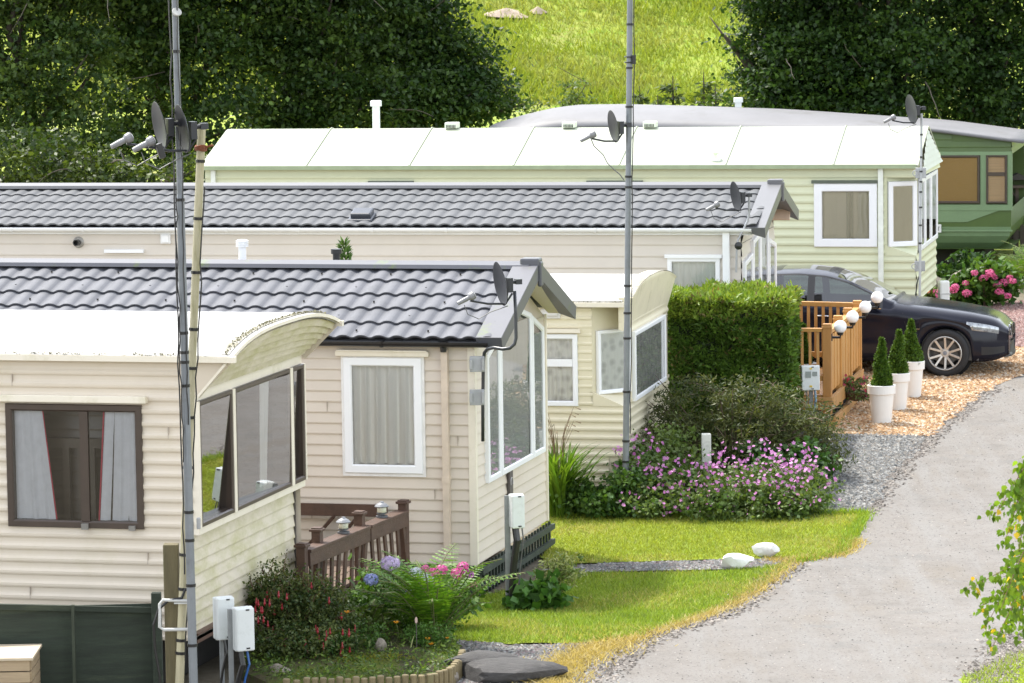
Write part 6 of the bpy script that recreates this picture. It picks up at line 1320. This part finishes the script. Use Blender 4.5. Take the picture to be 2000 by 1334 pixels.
shrub('dark_shrub', 7.6, 64.2, .25, B_((0, 0, .4, .5, .4, .4), (.7, 0, .3, .5, .4, .35), (-.5, 0, .3, .35, .3, .3)), 200, 18, .12, (.02, .055, .012), (.06, .12, .02), 'dark green shrub under the body of the old green caravan', spread=.1, aspect=.7, stems=8)
shrub('leafy_bush', 9.4, 64.5, .2, B_((0, 0, .45, .5, .4, .5), (.5, .2, .6, .5, .4, .5), (-.5, -.2, .3, .4, .3, .3)), 230, 18, .12, (.05, .11, .02), (.13, .21, .04), 'bright leafy bush at the right edge behind the hydrangea', spread=.1, aspect=.6, stems=8)
P = atY(1986, 470, 69); t = empty('bird_table', (P.x, 69, hgt(0, 69)), 0, 'brown wooden bird table with pitched roof at the right edge', 'bird table'); o = t.location.copy(); BT = pm('weathered_brown_wood', (.11, .085, .065), .8, .2, 8); Z = lambda y: atY(1986, y, 69).z-o.z
MB().span((-.03, -.03, 0), (.03, .03, Z(366))).build('post', BT, t); m = MB(); m.span((-.2, -.2, Z(366)), (.2, .2, Z(361))); m.beam((0, 0, Z(375)-.1), (-.15, 0, Z(366)), .03, .03); m.build('tray', BT, t)
m = MB(); [m.span((x-.015, y-.015, Z(361)), (x+.015, y+.015, Z(348))) for x in (-.14, .14) for y in (-.14, .14)]; m.build('upright', BT, t); MB().prism([(-.25, -.24, Z(350)), (.25, -.24, Z(350)), (0, -.24, Z(337))], (0, .48, 0)).build('roof', pm('dark_shingle', (.06, .055, .05), .8), t)
P = atY(1979, 470, 68); t = empty('picket_fence', (P.x, 68, hgt(0, 68)), 0, 'dark picket fence beside the old green caravan', 'fence'); o = t.location.copy(); zt = atY(1985, 438, 68).z-o.z; m = MB()
for k in range(14): x = k*.12; m.prism([(x, 0, 0), (x+.075, 0, 0), (x+.075, 0, zt-.04), (x+.0375, 0, zt), (x, 0, zt-.04)], (0, .02, 0))
m.build('pickets', pm('dark_stained_wood', (.05, .04, .03), .8, .2, 8), t); m = MB(); m.span((-.05, .02, zt*.7), (1.7, .05, zt*.78)); m.span((-.05, .02, .3), (1.7, .05, .38)); m.build('rail', MATS['dark_stained_wood'], t)
# pots and conifer tip in the gap behind the tiled roof
o = c2.W(-1.95, 2.2, 0); p = atY(657, 490, o.y); t = empty('flue_pipe', (p.x, o.y, 2.7), 0, 'short black capped flue rising behind the dark tiled roof ridge', 'flue'); MB().lathe([(.04, 0), (.04, p.z-2.73), (.058, p.z-2.73), (.058, p.z-2.68), (0, p.z-2.68)], 14).build('pipe', BLACKP, t)
p = atY(473, 476, o.y); t = empty('vent_pipe', (p.x, o.y, 2.6), 0, 'short white vent pipe with ribbed cap behind the dark tiled roof ridge', 'vent'); h = p.z-2.6; MB().lathe([(.04, 0), (.04, h-.03)]+[(r, h-.03+.018*i+d) for i in range(4) for r, d in ((.066, 0), (.066, .009), (.052, .01), (.052, .018))]+[(0, h+.045)], 18).build('pipe', WHITE, t)
p = atY(672, 474, 45.6); t = empty('garden_conifer', (p.x, 45.6, 0), 0, 'green conifer tip poking up behind the dark tiled roof', 'tree'); n = 1600; h = rng.random(n); a = rng.random(n)*2*PI; r = (1-h)*.42*np.sqrt(rng.random(n))+.01; Pn = np.column_stack([r*np.cos(a), r*np.sin(a), .1+h*(p.z-.1)])
polymesh('crown', leaf_quads(Pn, .10, .3, .2, 0, np.column_stack([np.cos(a), np.sin(a), 1.2+0*a])), 4, leafcols(n, (.04, .09, .02), (.10, .17, .04)), PLF, t); MB().tube([(0, 0, 0), (0, 0, p.z*.8)], [.04, .01], 6).build('trunk', BARK, t)
# birch branches hanging in from the right, near the camera
BY = 21.0; base = Vector((4.3, BY+.3, 0)); t = empty('birch_tree', base, 0, 'birch tree with hanging leafy twigs at the right edge in front of the road', 'tree')
mb = MB(); mb.tube([(0, 0, -.1), (.05, 0, 1.5), (.0, 0, 3.2), (.1, 0, 5.6)], [.09, .075, .05, .015], 10); P = []; D = []; tw = MB()
strands = [((2030, 860), (1975, 960), (1940, 1010)), ((2020, 880), (1985, 990), (1962, 1060)), ((2040, 900), (1995, 1010), (1985, 1110)), ((2040, 1000), (1990, 1085), (1955, 1190)), ((2040, 1030), (1985, 1110), (1925, 1225)), ((2030, 1050), (1995, 1130), (1962, 1235)), ((2040, 1060), (1960, 1118), (1890, 1150)), ((2040, 1080), (1990, 1150), (1940, 1262)), ((2045, 900), (2005, 1040), (1998, 1200)), ((2050, 950), (2000, 1100), (1990, 1225)), ((2060, 1000), (2015, 1110), (2000, 1240)), ((2010, 900), (1990, 930), (1985, 1000)), ((2040, 1090), (1975, 1140), (1915, 1185)), ((2050, 1050), (1990, 1120), (1975, 1170))]
for k, (a, b, c) in enumerate(strands):
    Y = BY+random.uniform(-.35, .35); a, b, c = (atY(x, y, Y)-base for x, y in (a, b, c)); pts = [(1-s)*(1-s)*a+2*s*(1-s)*b+s*s*c for s in [i/12 for i in range(13)]]
    r0 = Vector((.05, 0, min(5, a.z+.9))); tw.tube([r0, r0.lerp(a, .6)+Vector((0, 0, .15)), a]+pts[1:], [.014, .010, .006]+[.004-.0002*i for i in range(12)], 5)
    for i, p in enumerate(pts):
        for _ in range(8):
            P.append(tuple(p+Vector((random.gauss(0, .026), random.gauss(0, .03), random.gauss(0, .02))))); D.append((random.gauss(0, .45), random.gauss(0, .4), -1))
for _ in range(900):   # the rest of the crown, beyond the frame
    c = Vector((random.gauss(.3, .45), random.gauss(0, .6), random.uniform(2.2, 5.4)))
    if c.x+base.x > 2.95: P.append(tuple(c)); D.append((random.gauss(0, .5), random.gauss(0, .5), -1))
P = np.array(P); N = len(P); C = leafcols(N, (.085, .17, .012), (.17, .27, .03), .18); yl = rng.random(N) < .05; C[yl] = leafcols(int(yl.sum()), (.55, .42, .03), (.6, .38, .04), .1)
D = unit(np.array(D)); n_ = unit(rng.normal(size=(N, 3))+np.array([0, -.9, .2])); w = unit(np.cross(n_, D)); S = (.036*(.65+.6*rng.random(N)))[:, None]
polymesh('crown', np.stack([P, P+D*S*.22+w*S*.40, P+D*S*.5+w*S*.36, P+D*S*1.05, P+D*S*.5-w*S*.36, P+D*S*.22-w*S*.40], 1).reshape(-1, 3), 6, C, leafmat('birch_leaves', .45, .4), t)
mb.build('trunk', pm('birch_bark', (.42, .40, .37), .7, .2, 4, .2, 20, dirt=(.06, .055, .05), dscale=5, stretch=(1, 1, 4)), t, smooth=True); tw.build('twigs', pm('birch_twig', (.16, .09, .055), .7), t)
# ------------------------------------------------------------------ the car
P = G(1847, 735); yaw = -.215
cu = Vector((math.cos(yaw), math.sin(yaw), 0)); cv_ = Vector((-math.sin(yaw), math.cos(yaw), 0)); CP = P+cv_*.80
car = empty('parked_car', CP, yaw, 'dark blue grey saloon car parked on orange gravel behind the decking', 'car')
PAINT = pm('dark_blue_grey_paint', (.009, .010, .018), .16, .05, 2, metal=.0, coat=.0, spec=.28)
CGL = glassmat('car_glass', (.30, .36, .36), 1.3, .10); CHR = pm('chrome', (.6, .6, .62), .12, .02, 2, metal=1.0); TYRE = pm('tyre_rubber', (.018, .018, .019), .8, .15, 20); ALLOY = pm('alloy', (.50, .48, .45), .3, .04, 4, metal=.6)
N_ = 197; ss = np.linspace(0, 4.9, N_)
def crv(keys, k=9):
    a = np.interp(ss, [q[0] for q in keys], [q[1] for q in keys]); pad = np.pad(a, k, mode='edge'); ker = np.hanning(2*k+3)[1:-1]; ker /= ker.sum(); return np.convolve(pad, ker, 'same')[k:-k]
topz = crv([(0, .60), (.04, .68), (.12, .76), (.25, .815), (.5, .875), (.9, .935), (1.3, .985), (1.52, 1.01), (1.6, 1.035), (1.9, 1.20), (2.2, 1.345), (2.45, 1.425), (2.8, 1.462), (3.2, 1.452), (3.6, 1.40), (3.9, 1.31), (4.2, 1.18), (4.4, 1.11), (4.6, 1.09), (4.82, 1.07), (4.9, .98)], 5)
belt = crv([(0, .58), (.1, .665), (.3, .72), (.6, .765), (1.0, .835), (1.5, .905), (2.0, .945), (3.0, .975), (3.9, 1.01), (4.5, 1.02), (4.9, .93)], 7)
hw = crv([(0, .50), (.05, .60), (.15, .70), (.3, .79), (.5, .855), (.8, .905), (1.2, .925), (3.8, .93), (4.3, .90), (4.7, .82), (4.85, .74), (4.9, .66)], 5)
low = crv([(0, .30), (.1, .22), (.3, .20), (1.4, .21), (3.4, .22), (4.5, .26), (4.9, .36)], 7)
railz = crv([(1.40, 1.0), (1.6, 1.02), (1.9, 1.165), (2.2, 1.30), (2.5, 1.375), (2.9, 1.405), (3.3, 1.39), (3.65, 1.335), (3.95, 1.24), (4.2, 1.13), (4.4, 1.08)], 4); raily = crv([(1.4, .80), (1.6, .78), (2.0, .70), (2.4, .625), (3.0, .605), (3.6, .60), (4.0, .63), (4.4, .70)], 7)
WR = .352
for i, s in enumerate(ss):
    for wc in (.84, 3.81):
        d = abs(s-wc)
        if d < WR: low[i] = max(low[i], .325+math.sqrt(WR*WR-d*d))
rows = []
for i, s in enumerate(ss):
    h, b, l, tz = hw[i], belt[i], low[i], topz[i]; cab = 1.56 < s < 4.36; nose = min(1, s/.35)
    L0 = max(l, .0); mid = lambda g: L0+(b-L0)*g
    if cab: g = min(1, (s-1.56)/.06, (4.36-s)/.06); rz_, ry = max(railz[i], b+.012), raily[i]
    pts = [(h*.55, L0+.002), (h*.93, L0), (h*.975, mid(.18)), (h*.995, mid(.40)), (h*.997, mid(.58)), (h*.972, mid(.80)), (h*.995, mid(.86)), (h*.955, b)]
    if cab:
        c = [(h*.935, b+.010), (h*.925, b+.022), (ry+.045+.0, rz_-.03), (ry+.025, rz_-.008), (ry-.03, rz_+.008), (ry*.6, max(rz_+.012, tz-.018)), (ry*.3, max(rz_+.014, tz-.004)), (0, max(rz_+.015, tz))]
        if rz_-b < .06: c[1] = (h*.92, b+.012); c[2] = (h*.90-.02, max(b+.014, rz_-.03))
    else:
        top_ = max(tz, b+.02); c = [(h*.925, b+.25*(top_-b)), (h*.88, b+.52*(top_-b)), (h*.80, b+.74*(top_-b)), (h*.70, b+.86*(top_-b)), (h*.58, b+.93*(top_-b)), (h*.40, b+.98*(top_-b)), (h*.2, top_), (0, top_)]
    rows.append(pts+c)
R3 = np.array(rows); M_ = R3.shape[1]
vs = []; 
for sg in (-1, 1):
    for i in range(N_):
        for j in range(M_): vs.append((.84-ss[i], sg*R3[i, j, 0], R3[i, j, 1]))
groups = {'body': [], 'side_window': [], 'windscreen': [], 'rear_window': [], 'headlight': [], 'pillar': [], 'sunroof': [], 'bumper_intake': []}
off = N_*M_
for i in range(N_-1):
    s = (ss[i]+ss[i+1])/2
    for j in range(M_-1):
        key = 'body'; zc = R3[i:i+2, j:j+2, 1].mean()
        if j == 9 and 1.70 < s < 4.18:
            key = 'side_window' if (1.78 < s < 2.66 or 2.76 < s < 3.62 or 3.66 < s < 4.05) else 'pillar'
        elif j in (8, 10) and 1.70 < s < 4.2: key = 'pillar'
        elif j in (12, 13, 14) and 1.60 < s < 2.36: key = 'windscreen'
        elif j in (12, 13, 14) and 3.66 < s < 4.30: key = 'rear_window'
        elif j in (13, 14) and 2.50 < s < 3.15: key = 'sunroof'
        elif j in (5, 6) and .13 < s < .50+.04*(j-5): key = 'headlight'
        elif j in (2,) and .05 < s < .34: key = 'bumper_intake'
        for sg in (0, 1):
            a = sg*off+i*M_+j; f = (a, a+1, a+M_+1, a+M_); groups[key].append(f if sg else f[::-1])
# close nose, tail
for i, rev in ((0, False), (N_-1, True)):
    for j in range(M_-1):
        a, b = i*M_+j, off+i*M_+j; f = (a, b, b+1, a+1); groups['body'].append(f[::-1] if rev else f)
cmat = dict(body=PAINT, side_window=CGL, windscreen=CGL, rear_window=CGL, pillar=BLACKP, sunroof=pm('dark_roof_glass', (.008, .009, .010), .08, .0, 2, coat=1.0), headlight=pm('headlamp_lens', (.30, .32, .34), .12, .6, 22, metal=.5, coat=1.0), bumper_intake=pm('intake_black', (.012, .012, .013), .5))
for k, fs in groups.items():
    if not fs: continue
    sides = (0, 1) if k in ('side_window', 'headlight', 'bumper_intake', 'pillar') else (None,)
    for sd in sides:
        ff = fs if sd is None else [f for f in fs if (f[0] >= off) == bool(sd)]
        used = sorted({i for f in ff for i in f}); mp = {u: n for n, u in enumerate(used)}
        m = MB(); m.add([vs[u] for u in used], [tuple(mp[i] for i in f) for f in ff]); ob = m.build(k, cmat[k], car, smooth=True, fix=False)
        if k == 'body':
            bm = bmesh.new(); bm.from_mesh(ob.data); bmesh.ops.remove_doubles(bm, verts=bm.verts[:], dist=.0015); bm.to_mesh(ob.data); bm.free()
            for p in ob.data.polygons: p.use_smooth = True
            body = ob
m = MB(); m.span((-3.9, -.78, .22), (.45, .78, .62)); m.span((-2.6, -.7, .6), (-2.3, -.12, 1.12)); m.span((-2.6, .12, .6), (-2.3, .7, 1.12)); m.span((-2.52, -.5, 1.12), (-2.42, -.28, 1.3)); m.span((-2.52, .28, 1.12), (-2.42, .5, 1.3)); m.span((-3.5, -.66, .6), (-3.3, .66, 1.1)); m.span((-.95, -.7, .6), (-.75, .7, .92)); m.build('cabin', pm('cabin_grey', (.10, .095, .09), .7), car)
m = MB()
for w in (-2.97, 0):
    for sg in (-1, 1): m.lathe([(.37, 0), (.37, .22), (0, .22)], 28, Matrix.Translation((w, sg*.62, .325))@Matrix.Rotation(-sg*PI/2, 4, 'X')@Matrix.Translation((0, 0, -.12)))
m.each('wheel_arch_liner', pm('liner_black', (.008, .008, .008), .9), car)
def seam(pts, r=.004):  # dark panel gaps lying on the near and far sides
    for sg in (-1, 1):
        q = MB(); out = []
        for s, g in pts:
            i = min(N_-1, int(round(s/4.9*(N_-1)))); zt = belt[i]; l = low[i]; z = .24+(zt-.24)*g; y = np.interp(z, R3[i, 1:8, 1], R3[i, 1:8, 0]); out.append((.84-s, sg*(y+.0005), z))
        q.tube(out, r, 5); q.build('door_gap', BLACKP, body)
seam([(1.36, .02), (1.34, .3), (1.36, .6), (1.42, .98)]); seam([(2.70, .02), (2.71, .5), (2.72, .99)]); seam([(3.68, .3), (3.70, .6), (3.74, .99)])
for sg in (-1, 1):
    for s in (2.52, 3.50):
        i = int(round(s/4.9*(N_-1))); z = belt[i]-.13; y = np.interp(z, R3[i, 1:8, 1], R3[i, 1:8, 0]); q = MB(); q.tube([(.84-s+.10, sg*(y+.004), z), (.84-s+.06, sg*(y+.025), z+.004), (.84-s-.07, sg*(y+.025), z+.006), (.84-s-.10, sg*(y+.004), z+.006)], .011, 8); q.build('door_handle', CHR, car, smooth=True)
    q = MB(); y = .925; q.lathe([(0, -.10), (.05, -.085), (.075, -.03), (.078, .04), (.06, .09), (0, .105)], 14, Matrix.Translation((-.98, sg*(y+.09), 1.0))@Matrix.Rotation(PI/2, 4, 'Y')@Matrix.Rotation(PI/2, 4, 'Z')@Matrix.Diagonal((1.25, .85, 1.0, 1))); q.tube([(-.95, sg*.86, .95), (-.97, sg*.96, .965)], .022, 8); q.build('wing_mirror', PAINT, car, smooth=True)
    q = MB(); i = int(round(1.22/4.9*(N_-1))); z = .66; y = np.interp(z, R3[i, 1:8, 1], R3[i, 1:8, 0]); q.box((.84-1.22, sg*(y+.003), z), (.09, .012, .022)); q.build('side_marker', CHR, body)
    # chrome window line
    q = MB(); out = []
    for s in np.linspace(1.72, 4.12, 24): i = int(round(s/4.9*(N_-1))); out.append((.84-s, sg*(R3[i, 8, 0]+.004), R3[i, 8, 1]))
    q.tube(out, .008, 5); q.build('window_trim', CHR, body)
m = MB()
for sg in (-1, 1):
    m.prism([(.835, sg*.035, .50), (.835, sg*.21, .51), (.83, sg*.23, .60), (.805, sg*.19, .665), (.80, sg*.05, .67)], (.02, 0, 0))
gr = m.build('grille', CHR, car, bevel=.01); m = MB()
for sg in (-1, 1):
    for k in range(8): m.span((.85, sg*(.055+.02*k)-.006, .515), (.86, sg*(.055+.02*k)+.006, .65))
m.build('grille_bar', BLACKP, gr)
m = MB(); m.prism([(.78, -.55, .24), (.86, -.35, .24), (.88, 0, .24), (.86, .35, .24), (.78, .55, .24), (.74, .55, .40), (.84, .35, .42), (.86, 0, .42), (.84, -.35, .42), (.74, -.55, .40)], (0, 0, .02)); m.build('lower_grille', cmat['bumper_intake'], car)
def wheel():
    w = empty('wheel'); w.parent = car
    prof = [(.225, -.115), (.30, -.12), (.322, -.095), (.328, -.05), (.328, .05), (.322, .095), (.30, .12), (.225, .115)]
    Rx = Matrix.Rotation(PI/2, 4, 'X'); ty = MB(); ty.lathe(prof+[prof[0]], 48, Rx); ty.build('tyre', TYRE, w, smooth=True)
    q = MB(); q.lathe([(.222, -.11), (.235, -.10), (.236, .118), (.226, .124), (.214, .11), (.212, -.10), (.222, -.11)], 48, Rx)
    for k in range(10):
        a = 2*PI*(k//2)/5+(.30 if k % 2 else -.30)*1.0; a0 = 2*PI*(k//2)/5+(.16 if k % 2 else -.16)
        p0 = Vector((.055*math.cos(a0), -.085, .055*math.sin(a0))); p1 = Vector((.218*math.cos(a), -.112, .218*math.sin(a))); q.beam(p0, p1, .030, .022, (0, -1, 0))
    q.lathe([(0, .095), (.05, .095), (.065, .08), (.07, .03), (0, .03)], 24, Rx); q.build('rim', ALLOY, w, bevel=.003)
    q = MB(); q.lathe([(0, .101), (.028, .10), (.031, .094), (0, .094)], 18, Rx); q.build('hub_cap', pm('hub_grey', (.2, .22, .26), .3, metal=.4), w)
    q = MB(); q.lathe([(0, .0), (.17, .0), (.17, -.02), (0, -.02)], 28, Rx); q.build('brake_disc', pm('disc_steel', (.12, .115, .11), .5, metal=.6), w); return w
w0_ = wheel(); w0_.location = (0, -.80, .328)
for x, y in ((-2.97, -.80), (0, .80), (-2.97, .80)):
    w = copy_tree(w0_, car); w.location = (x, y, .328); w.rotation_euler = (0, random.uniform(0, 1), 0 if y < 0 else PI)
# ------------------------------------------------------------------ camera, sun, sky
cam = bpy.data.cameras.new('camera'); co = bpy.data.objects.new('camera', cam); COL.objects.link(co); bpy.context.scene.camera = co
cam.sensor_width = 36; cam.lens = 36*FPX/2000; cam.clip_end = 1000; cam.clip_start = .5
Fd = Vector((0, math.cos(PIT), -math.sin(PIT))); U = Vector((0, math.sin(PIT), math.cos(PIT))); Rr = Vector((1, 0, 0))
R2 = Rr*math.cos(ROLL)-U*math.sin(ROLL); U2 = Rr*math.sin(ROLL)+U*math.cos(ROLL)
Mx = Matrix((R2, U2, -Fd)).transposed().to_4x4(); Mx.translation = (0, 0, CH); co.matrix_world = Mx
cam.dof.use_dof = True; cam.dof.focus_distance = 39; cam.dof.aperture_fstop = 13
SUN = Vector((-.42, .50, 1.12)).normalized()
sl = bpy.data.lights.new('sun', 'SUN'); sl.energy = 1.9; sl.angle = math.radians(4); sl.color = (1, .95, .86); so = bpy.data.objects.new('sun', sl); COL.objects.link(so)
so.rotation_euler = SUN.to_track_quat('Z', 'Y').to_euler(); so.location = (0, 0, 30)
w = bpy.data.worlds.new('World'); bpy.context.scene.world = w; w.use_nodes = True; nt = w.node_tree; nt.nodes.clear()
sk = nt.nodes.new('ShaderNodeTexSky'); sk.sky_type = 'NISHITA'; sk.sun_disc = False; sk.sun_elevation = math.asin(SUN.z); sk.sun_rotation = math.atan2(SUN.x, SUN.y); sk.dust_density = 1; sk.air_density = 1.0
hs = nt.nodes.new('ShaderNodeHueSaturation'); hs.inputs['Saturation'].default_value = .3
bg = nt.nodes.new('ShaderNodeBackground'); bg.inputs[1].default_value = .15; ow = nt.nodes.new('ShaderNodeOutputWorld')
nt.links.new(sk.outputs[0], hs.inputs['Color']); nt.links.new(hs.outputs[0], bg.inputs[0]); nt.links.new(bg.outputs[0], ow.inputs[0])
sc = bpy.context.scene; sc.view_settings.view_transform = 'Standard'; sc.view_settings.look = 'None'; sc.view_settings.exposure = 1.85; sc.view_settings.gamma = 1
sc.cycles.use_denoising = True; sc.cycles.max_bounces = 8; sc.cycles.transparent_max_bounces = 16; sc.cycles.sample_clamp_indirect = 6; sc.cycles.caustics_reflective = False; sc.cycles.caustics_refractive = False
